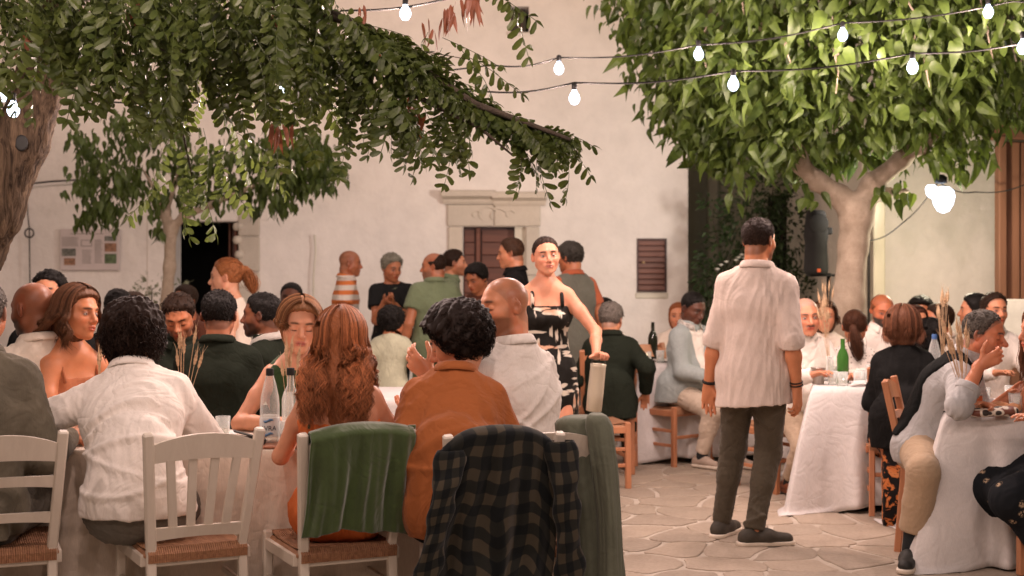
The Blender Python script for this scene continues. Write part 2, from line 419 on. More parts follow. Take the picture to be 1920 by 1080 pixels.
def ribbons(paths, rad, col, cvar=.35, seed=1, fac=None):
    """thin three-sided strands as one mesh; paths (n,m,3)"""
    n, m, _ = paths.shape; r = np.random.default_rng(seed)
    t = np.gradient(paths, axis=1); t /= np.maximum(1e-9, np.linalg.norm(t, axis=2, keepdims=True))
    ref = np.array([.3, .2, .93])+np.zeros_like(t); b = np.cross(t, ref); b /= np.maximum(1e-6, np.linalg.norm(b, axis=2, keepdims=True)); c = np.cross(t, b)
    prof = np.asarray(rad)*np.clip(np.minimum(np.linspace(.55, 3, m), np.linspace(4, .12, m)), 0, 1); prof = prof[None, :, None]*r.uniform(.6, 1.3, (n, 1, 1))
    V = np.stack([paths+prof*(b*math.cos(a)+c*math.sin(a)) for a in (0, 2*PI/3, 4*PI/3)], 2).reshape(-1, 3)
    i = np.arange(n)[:, None, None]; j = np.arange(m-1)[None, :, None]; k = np.arange(3)[None, None, :]
    def at(i, j, k): return ((i*m+j)*3+k % 3)
    Q = np.stack(np.broadcast_arrays(at(i, j, k), at(i, j, k+1), at(i, j+1, k+1), at(i, j+1, k)), -1).reshape(-1, 4)
    f = r.uniform(1-cvar, 1+cvar*1.4, n)[:, None, None]
    if fac is not None: f = f*fac[:, None, None]
    cols = np.broadcast_to(np.array(col)[None, None, :]*f, (n, m*3, 3)).reshape(-1, 3)
    return V, Q, np.clip(cols, 0, 1)
def join(parts):
    Vs, Qs, Cs = [], [], []; n = 0
    for V, Q, c in parts: Vs.append(V); Qs.append(Q+n); Cs.append(c); n += len(V)
    return np.concatenate(Vs), np.concatenate(Qs), np.concatenate(Cs)

def hand_prims(wr, d, pn, side, s, curl=25, spread=1.0, thumb=35):
    """wr wrist, d direction, pn palm normal, side +1 right hand / -1 left"""
    d = nrm(d); pn = nrm(pn-d*(np.asarray(pn, float)@d)); lat = np.cross(d, pn)*side   # towards the thumb
    out = [pr(wr-d*.02, wr+d*.035*s, .024*s, .030*s, .02, pn, .66),
           pr(wr+d*.03*s+lat*.012*s, wr+d*.085*s+lat*.020*s, .026*s, .021*s, .012, pn, .62),
           pr(wr+d*.03*s-lat*.010*s, wr+d*.080*s-lat*.020*s, .026*s, .020*s, .012, pn, .62)]
    for i, (l, o, L) in enumerate([(.031, .088, .072), (.011, .094, .080), (-.010, .090, .074), (-.029, .080, .058)]):
        cu = math.radians(curl[i] if hasattr(curl, '__len__') else curl*(1+.12*i)); p = wr+d*o*s+lat*l*s
        dr = nrm(d+lat*(1.5-i)*.05*spread); a = .35*cu; r = .0098*s if i < 3 else .0086*s
        for j, fr in enumerate((.46, .30, .24)):
            dd = dr*math.cos(a)+pn*math.sin(a); e = p+dd*L*fr*s; out.append(pr(p, e, r, r*.93, .004)); p = e; r *= .93; a += cu*(.9 if j == 0 else .7)
    th = math.radians(thumb); p = wr+d*.022*s+lat*.020*s+pn*.006*s
    for L, a, r in ((.044, th*1.25, .0145), (.034, th*.8, .0112), (.027, th*.55, .0098)):
        dd = nrm(d*math.cos(a)+lat*math.sin(a)+pn*.35); e = p+dd*L*s; out.append(pr(p, e, r*s, r*.9*s, .008)); p = e
    return out

def make_person(px, top, Y, yaw, label, group=None, sex='m', seat=None, H=None, girth=1.0, lean=6, side=0, twist=0,
                head=(0, 0, 0), hr=None, hl=None, er=None, elb=None, fr=None, fl=None, knee=None, wearing=(), skin=(.60, .29, .165),
                face=None, hair=None, res=.010, hands=None, name='person', curl=0, hunch=0, shoes=None, showlegs=True, child=False, x_at='head', hs=1.0, legg=1.0):
    face = dict(face or {}); yaw = math.radians(yaw)
    if hair:
        face.setdefault('hair', hair['col'])
        if hair['st'] in ('short', 'sides', 'slick') and sex == 'm': face.setdefault('shave', .55)
    target = wz(top, Y)
    def build(H, seat):
        s = H/1.75; J = {}
        hz = (seat+.105) if seat is not None else .92*s
        P = vec(0, 0, hz); u = lambda a: nrm(vec(math.sin(math.radians(side)), math.sin(math.radians(a))*math.cos(math.radians(side)), math.cos(math.radians(a))*math.cos(math.radians(side))))
        tl = s if seat is None else s
        Wp = P+.16*tl*u(lean*.6); Cp = Wp+.18*tl*u(lean+curl); Np = Cp+.20*tl*u(lean*1.15+curl*2+hunch)
        R1 = rotz(math.radians(twist)); R = R1@vec(1, 0, 0); u3 = nrm(Np-Cp); R = nrm(R-u3*(R@u3)); f = np.cross(u3, R)
        hw = (.153 if sex == 'm' else .134)*s*(.85+.15*girth)
        J.update(P=P, W=Wp, C=Cp, N=Np, R=R, u=u3, f=f, s=s, hw=hw)
        nd = nrm(u3*.6+vec(0, 0, .55)+f*.16)
        J['nd'] = nd; J['Hc'] = Np+nd*.165*s+f*.012
        Rh = rotz(math.radians(head[0]+twist))@rotx(-math.radians(head[1]))@roty(math.radians(head[2])); J['Rh'] = Rh
        J['top'] = J['Hc'][2]+.113*hs*abs(Rh[2, 2])+.02*abs(Rh[2, 1])
        return J
    H0 = H or (1.75 if sex == 'm' else 1.64)
    if child: H0 = H or 1.15
    ht = hair.get('t', .012) if hair else .0
    for _ in range(4):
        J = build(H0, seat); err = target-ht-J['top']; H0 += err*(1.05 if seat is None else 1.55)
    H1 = H0 if child else min(max(H0, 1.5), 1.98)
    sd = seat
    if H1 != H0 and seat is not None:
        J = build(H1, seat); sd = seat+(target-ht-J['top'])
    if abs(H1-H0) > .01 or (sd is not None and abs(sd-seat) > .03): print('PERSON', px, top, 'H', round(H0, 2), 'seat', sd)
    J = build(H1, sd); J['top'] = J['top']; seat = sd
    s, P, Wp, Cp, Np, R, u3, f, hw, Hc, Rh = [J[k] for k in ('s', 'P', 'W', 'C', 'N', 'R', 'u', 'f', 'hw', 'Hc', 'Rh')]
    g = girth; m_ = sex == 'm'
    # placement: the head (or pelvis) sits on the pixel column px at depth Y
    Rz = rotz(yaw); hx = Rz@(Hc if x_at == 'head' else P)
    loc = vec(wx(px, Y)-hx[0], Y-hx[1], 0)
    def to_local(pt):                                  # world target -> person coordinates
        return Rz.T@(np.asarray(pt, float)-loc)
    Rhip = vec(1, 0, 0); fw0 = vec(0, 1, 0)
    uu = nrm(Wp-P); Sr = Np-u3*.078*s+R*hw; Sl = Np-u3*.078*s-R*hw
    A = {}
    l1, l2 = .295*s, .262*s
    def hand_t(h, dflt):
        if h is None: return dflt
        if isinstance(h, tuple) and h[0] == 'w': return to_local(h[1:])
        return np.asarray(h, float)*1.0
    if seat is not None: dr, dl = vec(.16, .40, .80), vec(-.16, .40, .80)
    else: dr, dl = vec(.27, .05, P[2]-.06*s), vec(-.27, .05, P[2]-.06*s)
    Tr, Tl = hand_t(hr, dr), hand_t(hl, dl)
    if Tr[1] > .2: Sr = Sr+f*.025; 
    if Tl[1] > .2: Sl = Sl+f*.025
    pr_ = er if er is not None else ((.5, -.5, -.9) if seat is not None or Tr[1] > .15 else (.35, -.9, -.1)); pl_ = elb if elb is not None else ((-.5, -.5, -.9) if seat is not None or Tl[1] > .15 else (-.35, -.9, -.1))
    Er, Wr_ = ik(Sr, Tr, l1, l2, pr_); El, Wl_ = ik(Sl, Tl, l1, l2, pl_)
    kl, al = .435*s, .43*s
    hipr, hipl = P+vec(.085*s, 0, -.02), P+vec(-.085*s, 0, -.02)
    if seat is not None: a1, a2 = vec(.13, .44, .085), vec(-.13, .44, .085); kp = (0, .5, 1)
    else: a1, a2 = vec(.10, .0, .085*s), vec(-.10, 0.02, .085*s); kp = (0, 1, 0)
    if fr is not None: a1 = hand_t(fr, None)
    if fl is not None: a2 = hand_t(fl, None)
    Kr, Ar = ik(hipr, a1, kl, al, knee[0] if knee else kp); Kl, Al = ik(hipl, a2, kl, al, knee[1] if knee else kp)
    b = .5+.5*g
    torso = [pr(P+Rhip*.075*s*g, P-Rhip*.075*s*g, .105*s*b, .105*s*b, .05, fw0, .95),
             pr(P+uu*.02, Wp, .148*s*g, (.128 if m_ else .112)*s*g, .05, f, .74),
             pr(Wp, Cp, (.128 if m_ else .112)*s*g, (.155 if m_ else .135)*s*b, .05, f, .70),
             pr(Cp, Np-u3*.07*s, (.155 if m_ else .135)*s*b, .115*s, .05, f, .68),
             pr(Cp+R*.07*s+u3*.03, Cp-R*.07*s+u3*.03, .092*s, .092*s, .05),
             pr(Sr-R*.02*s, Np-u3*.035*s, .050*s, .056*s, .05), pr(Sl+R*.02*s, Np-u3*.035*s, .050*s, .056*s, .05)]
    if seat is not None: torso.append(pr(P+Rhip*.07*s-fw0*.02-vec(0, 0, .01), P-Rhip*.07*s-fw0*.02-vec(0, 0, .01), .105*s*b, None, .04))
    if g > 1.1: torso.append(pr(Wp+f*.06*g-uu*.03, Wp+f*.05*g+uu*.04, .115*s*g, .10*s*g, .05))
    if not m_ and not child: torso += [pr(Cp+R*.065*s+f*.085*s-u3*.01, Cp+R*.062*s+f*.075*s+u3*.03, .055*s*b, .04*s, .03), pr(Cp-R*.065*s+f*.085*s-u3*.01, Cp-R*.062*s+f*.075*s+u3*.03, .055*s*b, .04*s, .03)]
    am = (1 if m_ else .86)*(.6+.4*g)
    def arm(S, E, Wt): return [pr(S, S+(E-S)*.45, .051*s*am, .048*s*am, .03), pr(S+(E-S)*.45, E, .048*s*am, .039*s*am, .02), pr(E, E+(Wt-E)*.35, .041*s*am, .040*s*am, .02), pr(E+(Wt-E)*.35, Wt, .040*s*am, .026*s*am, .02)]
    armR, armL = arm(Sr, Er, Wr_), arm(Sl, El, Wl_)
    lm = (.65+.35*g)*legg
    def leg(h, K, An):
        cb = nrm(np.cross(np.cross(K-h, An-K), An-K)); cb = -cb if cb@(K-(h+An)/2) > 0 else cb
        return [pr(h, K, .088*s*lm, .056*s*lm, .03), pr(K, K+(An-K)*.4+cb*.008, .056*s*lm, .056*s*lm, .03), pr(K+(An-K)*.4+cb*.008, An, .056*s*lm, .036*s*lm, .02)]
    legR, legL = leg(hipr, Kr, Ar), leg(hipl, Kl, Al)
    neck = [pr(Np-u3*.03, Hc-nrm(Rh@vec(0, .35, 1))*.06-Rh@vec(0, .022, 0), (.062 if m_ else .052)*s*(.8+.2*g), (.056 if m_ else .047)*s*(.8+.2*g), .035)]
    hands = hands or {}
    hp = []
    for sd_, Wt, E, key in ((1, Wr_, Er, 'r'), (-1, Wl_, El, 'l')):
        o = hands.get(key, {}); fd = nrm(Wt-E); d = np.asarray(o.get('d', fd*1.0), float); d = nrm(d) if 'd' in o else nrm(fd+vec(0, .0, -.0))
        pn = o.get('pn'); 
        if pn is None: pn = vec(0, 0, -1) if seat is not None else vec(-sd_, 0, 0)
        hp += hand_prims(Wt, d, pn, sd_, s*(1 if m_ else .92), o.get('curl', 22), o.get('spread', 1), o.get('thumb', 35))
    feet = []
    footdir = {}
    for key, An, K in (('r', Ar, Kr), ('l', Al, Kl)):
        td = hands.get('toe'+key); td = Rz.T@vec(*td) if td is not None else None; d = nrm(td) if td is not None else nrm(vec((An-K)[0]*.0, 1, 0)); footdir[key] = d
        feet.append(pr(An-d*.02-vec(0, 0, .03), An+d*.13*s-vec(0, 0, .055), .030*s, .022*s, .02))
    # ---- the body itself: one continuous skin
    root = empty(name, loc, yaw, label, 'person', group)
    body_ps = torso+neck+armR+armL+hp
    if showlegs: body_ps = body_ps+legR+legL+feet
    lo, hi = bounds(body_ps, .03); hi = hi.copy(); fl_ = Fld(lo, hi, res)
    for p in body_ps: fl_.prim(p)
    Pb, Qb = fl_.mesh()
    cutp = Np+nrm(Hc-Np)*.055
    nn = nrm(Hc-Np)
    # high resolution head and neck
    hres = res*.5 if res <= .008 else res*.62
    ext = .16; hl_, hh_ = Hc-ext, Hc+ext; hl_ = np.minimum(hl_, Np-.05); hh_ = np.maximum(hh_, Np+.02)
    hf = Fld(hl_, hh_, hres)
    for p in neck+torso[3:7]+armR[:1]+armL[:1]: hf.prim(p)
    hsz = hs*(1.0 if m_ else .97)
    def hfn(X, Y_, Z):
        x, y, z = X-Hc[0], Y_-Hc[1], Z-Hc[2]
        a = (x*Rh[0, 0]+y*Rh[1, 0]+z*Rh[2, 0])/hsz; b_ = (x*Rh[0, 1]+y*Rh[1, 1]+z*Rh[2, 1])/hsz; c = (x*Rh[0, 2]+y*Rh[1, 2]+z*Rh[2, 2])/hsz
        return (headsdf(a, b_, c, face)*hsz).astype(f32)
    hf.apply(hl_, hh_, hfn, .022)
    Ph, Qh = hf.mesh(); Ph = relax(Ph, Qh, 1, .35); Pb = relax(Pb, Qb, 1, .4)
    dh = (Ph-cutp)@nn; kq = (dh[Qh] > -.004).any(1); Qh = Qh[kq]
    db = (Pb-cutp)@nn; kq = (db[Qb] < .002).any(1) | (np.linalg.norm(Pb[Qb[:, 0]]-Hc, axis=1) > .24); Qb = Qb[kq]
    q = (Ph-Hc)@Rh/hsz
    ch = facecol(q, skin, face); cb = np.tile(np.array(skin), (len(Pb), 1))
    V, Q, cc = join([(Pb, Qb, cb), (Ph, Qh, ch)])
    used = np.unique(Q); rm = np.full(len(V), -1); rm[used] = np.arange(len(used)); V, cc, Q = V[used], cc[used], rm[Q]
    addobj('body', npmesh('body', V, Q, True, cc), root, SKIN)
    Mh = Matrix([list(r_) for r_ in Rh]).to_4x4(); Mh.translation = Vector(Hc)
    if face.get('balls'):
        for sg in (-1, 1):
            n1, n2 = 16, 12; pts = []; cs = []; gz = nrm(vec(face.get('gaze', 0), 1, face.get('gazez', 0)))
            for i in range(n2+1):
                for j in range(n1):
                    th = PI*i/n2; ph = 2*PI*j/n1; v = vec(math.sin(th)*math.cos(ph), math.cos(th), math.sin(th)*math.sin(ph)); pts.append(v)
                    cs.append((.01, .008, .006) if th < .20 else (.07, .035, .02) if th < .5 else (.40, .34, .31))
            pts = np.array(pts)@np.array([[1, 0, 0], [0, 1, 0], [0, 0, 1]]); pts[:, 0] += pts[:, 1]*gz[0]*.5; pts[:, 2] += pts[:, 1]*gz[2]*.5
            pts = (pts*.0128+vec(sg*.0315, .0705, .001))*hsz@Rh.T+Hc
            qs = [(i*n1+j, i*n1+(j+1) % n1, (i+1)*n1+(j+1) % n1, (i+1)*n1+j) for i in range(n2) for j in range(n1)]
            addobj('eye', npmesh('eye', pts, np.array(qs), True, np.array(cs)), root, EYE_M)
    # ---- clothes
    ctx = dict(root=root, P=P, W=Wp, C=Cp, N=Np, R=R, u=u3, f=f, uu=uu, s=s, Hc=Hc, Rh=Rh, torso=torso, neck=neck, arm=(armR, armL), S=(Sr, Sl), E=(Er, El), Wt=(Wr_, Wl_),
               leg=(legR, legL), hip=(hipr, hipl), K=(Kr, Kl), A=(Ar, Al), res=res, seat=seat, g=g, hw=hw, nn=nn, nd=J['nd'], Mh=Mh, hsz=hsz, m=m_, footdir=footdir, loc=loc, Rz=Rz, neckr=(.062 if m_ else .052)*s*(.8+.2*g), legg=legg)
    for i, wdef in enumerate(wearing): garment(ctx, wdef, abs(int(px))*7+i)
    if hair: make_hair(ctx, hair, abs(int(px)))
    return ctx

def finish(fl_, name, mat, root, amp=0, wl=.09, seed=1, it=1, stretch=(1, 1, .45), ridges=None, rl=.4):
    Pq, Q = fl_.mesh()
    if Pq is None: return None
    Pq = relax(Pq, Q, it, rl)
    if amp: Pq = Pq+normals(Pq, Q)*(folds(Pq, wl, seed, 5, stretch)*amp)[:, None]
    if ridges:
        nr = normals(Pq, Q); d = np.zeros(len(Pq))
        for (z0, k1, k2, w_, A, sy) in ridges:      # a crease z = z0 + k1 x + k2 x^2 on the back (sy<0) or front
            t = (Pq[:, 2]-z0-k1*Pq[:, 0]-k2*Pq[:, 0]**2)/w_; t = np.where(t > 0, t*2.2, t); d += A*np.exp(-t*t)*(Pq[:, 1]*sy > -.02)
        Pq = Pq+nr*d[:, None]
    o = addobj(name, npmesh(name, Pq, Q), root, mat); return o

def garment(c, w_, seed):
    k = w_['k']; s, P, Wp, Cp, Np, R, u, f, uu, res, seat = [c[x] for x in ('s', 'P', 'W', 'C', 'N', 'R', 'u', 'f', 'uu', 'res', 'seat')]
    off = w_.get('off', .012); root = c['root']; res = w_.get('res', res)
    if k in ('shirt', 'jacket', 'vest', 'top', 'dress'):
        nm = w_.get('name', k); ps = grow(c['torso'], off)+[pr(Np-u*.06, Np+c['nn']*.02, c['neckr']+off*.6, c['neckr']+off*.4, .03)]
        hem = w_.get('hem', .12); fl0 = w_.get('flare', .0)
        if seat is None:
            ps.append(pr(Wp, P-vec(0, 0, hem+.02), (.135 if c['m'] else .12)*s*c['g']+off, .172*s*(.5+.5*c['g'])+off+fl0, .05, f, .80))
        if k == 'jacket': ps += [pr(c['S'][0]-R*.02-u*.0, Np-u*.03, .062*s+off*.5, .06*s, .04), pr(c['S'][1]+R*.02, Np-u*.03, .062*s+off*.5, .06*s, .04)]
        if w_.get('drape'): ps += [pr(*[np.asarray(q_, float) for q_ in d[:2]], *d[2:]) for d in w_['drape']]
        slv = w_.get('sleeve', 'long'); fr_ = {'long': 1.0, 'elbow': .38, 'short': -.45, 'none': None, 'fore': .5}[slv] if isinstance(slv, str) else slv
        sp = []
        if fr_ is not None:
            so = w_.get('soff', off)
            for i in (0, 1):
                S, E, Wt = c['S'][i], c['E'][i], c['Wt'][i]; am = (1 if c['m'] else .86)*(.6+.4*c['g'])
                if fr_ < 0:
                    e = S+(E-S)*(1+fr_+.0); sp.append(pr(S-(E-S)*.05, e, .060*s*am+so, .055*s*am+so*1.5, .03, None, 1, True))
                else:
                    sp.append(pr(S, E, .052*s*am+so*.7, .044*s*am+so, .045)); e = E+(Wt-E)*fr_*(.97)
                    sp.append(pr(E, e, .046*s*am+so, (.046-.016*fr_)*s*am+so*.9, .02, None, 1, True))
        legs = []
        if k == 'dress':
            L = w_.get('len', .5); ends = []
            if seat is None: legs.append(pr(P-vec(0,0,.02), P-vec(0, 0, L), .165*s+off, .20*s+off+fl0, .05, fw(), .8, True))
            else:
                for i in (0, 1):
                    legs.append(pr(c['hip'][i]+vec(0, 0, .0), c['K'][i]+vec(0, .02, 0), .10*s+off, .085*s+off, .06))
                    legs.append(pr(c['K'][i], c['K'][i]+(c['A'][i]-c['K'][i])*w_.get('shin', .75), .08*s+off, .10*s+off, .07, None, 1, True))
                legs.append(pr((c['K'][0]+c['K'][1])/2, (c['hip'][0]+c['hip'][1])/2, .07, .08, .05))
        allp = ps+sp+legs
        if w_.get('collar', k in ('shirt', 'jacket')) and k != 'vest':
            cn = c['nn']; cr = c['neckr']+.010+off*.5; coll = pr(Np-cn*.0, Np+cn*w_.get('ch', .056)-f*.010, cr+.008, cr, .012, None, 1, True)
            allp = allp+[coll]
        else: coll = None
        lo, hi = bounds(allp, .03); F_ = Fld(lo, hi, res)
        for p in ps: F_.prim(p)
        # hem and neckline
        if k != 'dress':
            if seat is None:
                F_.plane(P-vec(0, 0, hem), nrm((.12*w_.get('tilt', 0), 0, -1)))
            else: F_.plane(vec(0, 0, seat+w_.get('hemup', .015)), (0, 0, -1))
        nl = w_.get('neck', 'crew')
        if nl == 'strap':
            F_.plane(Cp+u*w_.get('cutz', .05), nrm(u+f*w_.get('cutf', .0)), .012)
            for i, sg in ((0, 1), (1, -1)):
                xo = w_.get('strapx', .095)
                pts = [Cp+u*(w_.get('cutz', .05)-.02)+R*sg*xo+f*.11, Cp+u*.13+R*sg*xo*.98+f*.075, Np-u*.03+R*sg*(xo-.005)+f*.0, Cp+u*.10+R*sg*(xo*.9)-f*.105, Cp+u*(w_.get('cutz', .05)-.05)+R*sg*xo*.9-f*.118]
                MB().tube([tuple(x) for x in pts], w_.get('strapr', .006), 8).build('strap', w_['mat'], root, True)
        else:
            F_.plane(Np+c['nn']*w_.get('nh', .026)-f*.0, nrm(u+f*w_.get('nf', .22)), .008)
            for i, S in enumerate(c['S']):
                if slv == 'none' or k == 'vest': F_.plane(S+R*(1, -1)[i]*.01, R*(1, -1)[i], .008)
            if nl == 'v' or k in ('jacket', 'vest') or w_.get('open'):
                dp = w_.get('vd', .30 if k == 'jacket' else .22); tw = w_.get('vw', .055)
                F_.cut(Np+f*.10+u*.05, Cp+f*.19-u*(dp-.18), tw+.035, .012, .006, f, 2.2)
        if w_.get('skirt'): F_.plane(Wp, uu)
        for p in legs: F_.prim(p)
        if coll is not None:
            F_.prim(coll)
            if w_.get('open', k == 'jacket' or True): F_.cut(Np+f*.13+c['nn']*.09, Np+f*.11-u*.03, .05, .012, .004)
        for p in sp: F_.prim(p)
        o = finish(F_, nm, w_['mat'], root, w_.get('amp', .005), w_.get('wl', .10), seed, 1, w_.get('st', (1, 1, .5)), w_.get('ridges'))
        if coll is not None and c['res'] < .0125:
            # folded collar: a band that rises round the neck and turns down outside, open at the throat
            cn = nrm(c['nn']-f*.10); R2 = nrm(R-cn*(R@cn)); f2 = np.cross(cn, R2); n1, n2 = 40, 7; rad0 = c['neckr']+.009; base = Np+cn*w_.get('cb', .022)-f*.004; V = []
            prof = [(.006, -.012), (.004, .012), (.004, .026), (.008, .031), (.014, .026), (.021, .010), (.027, -.008)]
            for i in range(n1+1):
                a = math.radians(-68+316*i/n1); out_ = R2*math.cos(a+PI)+f2*math.sin(a+PI)*1.0; fr2 = max(0, -math.sin(a))  # gap centred on the throat
                for (dr, dz) in prof: V.append(base+out_*(rad0+dr*(1+.5*fr2))+cn*(dz-.020*fr2))
            a0 = np.array(V).reshape(n1+1, n2, 3); Vs, Qs, _ = sheet_(a0, .003); addobj('collar', npmesh('collar', Vs, Qs), o, w_['mat'])
        if slv in ('elbow', 'fore') or w_.get('cuff'):
            for i in (0, 1):
                E, Wt = c['E'][i], c['Wt'][i]; am = (1 if c['m'] else .86)*(.6+.4*c['g']); d = nrm(Wt-E); fr2 = fr_
                e = E+(Wt-E)*fr2*.97; r_ = (.046-.016*fr2)*s*am+w_.get('soff', off)*.9
                G = Fld(np.minimum(e, e)-.12, e+.12, min(res, .007)); G.prim(pr(e-d*.042, e+d*.004, r_+.006, r_+.004, .01, None, 1, True)); G.plane(e-d*.040, -d)
                finish(G, 'cuff', w_['mat'], root, .0015, .05, seed)
        return o
    if k == 'trousers':
        ps = [p for p in grow(c['torso'][:2], off)]
        if seat is not None: ps += grow(c['torso'][7:8], off)
        ft = w_.get('to', .97)
        for i in (0, 1):
            h, K, A_ = c['hip'][i], c['K'][i], c['A'][i]; lm = (.65+.35*c['g'])*c['legg']
            ps += grow(c['leg'][i][:2], off+.004); ps.append(pr(h, K, .092*s*lm+off, .062*s*lm+off, .03)); ps.append(pr(K, K+(A_-K)*ft, .062*s*lm+off, w_.get('ank', .046)*s+off, .03, None, 1, True))
        lo, hi = bounds(ps, .03); F_ = Fld(lo, hi, res)
        for p in ps: F_.prim(p)
        F_.plane(P+uu*.10, uu)
        return finish(F_, 'trousers', w_['mat'], root, w_.get('amp', .005), w_.get('wl', .075), seed, 1, w_.get('st', (1, 1, 1.5)), w_.get('ridges'))
    if k == 'shoes':
        for i, key in ((0, 'r'), (1, 'l')):
            A_ = c['A'][i]; d = c['footdir'][key]; z0 = vec(0, 0, 1); G = w_.get('hi', 0); sc = s*w_.get('sc', 1)
            ax_ = np.cross(d, z0)
            bz = A_-vec(0, 0, A_[2]-.0)+vec(0, 0, max(0, A_[2]-.085*s))
            ps = [pr(bz-d*.035*sc+z0*.052, A_*1.0-z0*.012+z0*G, .040*sc, .043*sc, .02, None, 1, True), pr(bz-d*.045*sc+z0*.040, bz+d*.06*sc+z0*.050, .040*sc, .043*sc, .02), pr(bz+d*.05*sc+z0*.048, bz+d*.165*sc+z0*.036, .042*sc, .036*sc, .03, z0, .82)]
            lo, hi = bounds(ps, .03); r_ = min(res, .008); F_ = Fld(lo, hi, r_)
            for p in ps: F_.prim(p)
            F_.plane(bz+z0*.016, -z0)
            sh = finish(F_, 'shoe', w_['mat'], root, .0012, .04, seed)
            F2 = Fld(lo-.01, hi+.01, min(r_, .006))
            F2.prim(pr(bz-d*.05*sc+z0*.02, bz+d*.04*sc+z0*.02, .043*sc, .040*sc, .02)); F2.prim(pr(bz+d*.04*sc+z0*.02, bz+d*.170*sc+z0*.02, .040*sc, .041*sc, .02))
            F2.plane(bz+z0*.026, z0, .002); F2.plane(bz+z0*.002, -z0, .002)
            finish(F2, 'sole', w_.get('sole', w_['mat']), sh, 0, 1, seed, 0)
            if w_.get('sock'):
                F3 = Fld(A_-.13, A_+.17, r_); K = c['K'][i]; F3.prim(pr(A_-z0*.03, A_+(K-A_)*w_.get('sl', .25), .043*sc, .051*sc, .01, None, 1, True)); finish(F3, 'sock', w_['sock'], root, .001, .04, seed)
def fw(): return vec(0, 1, 0)

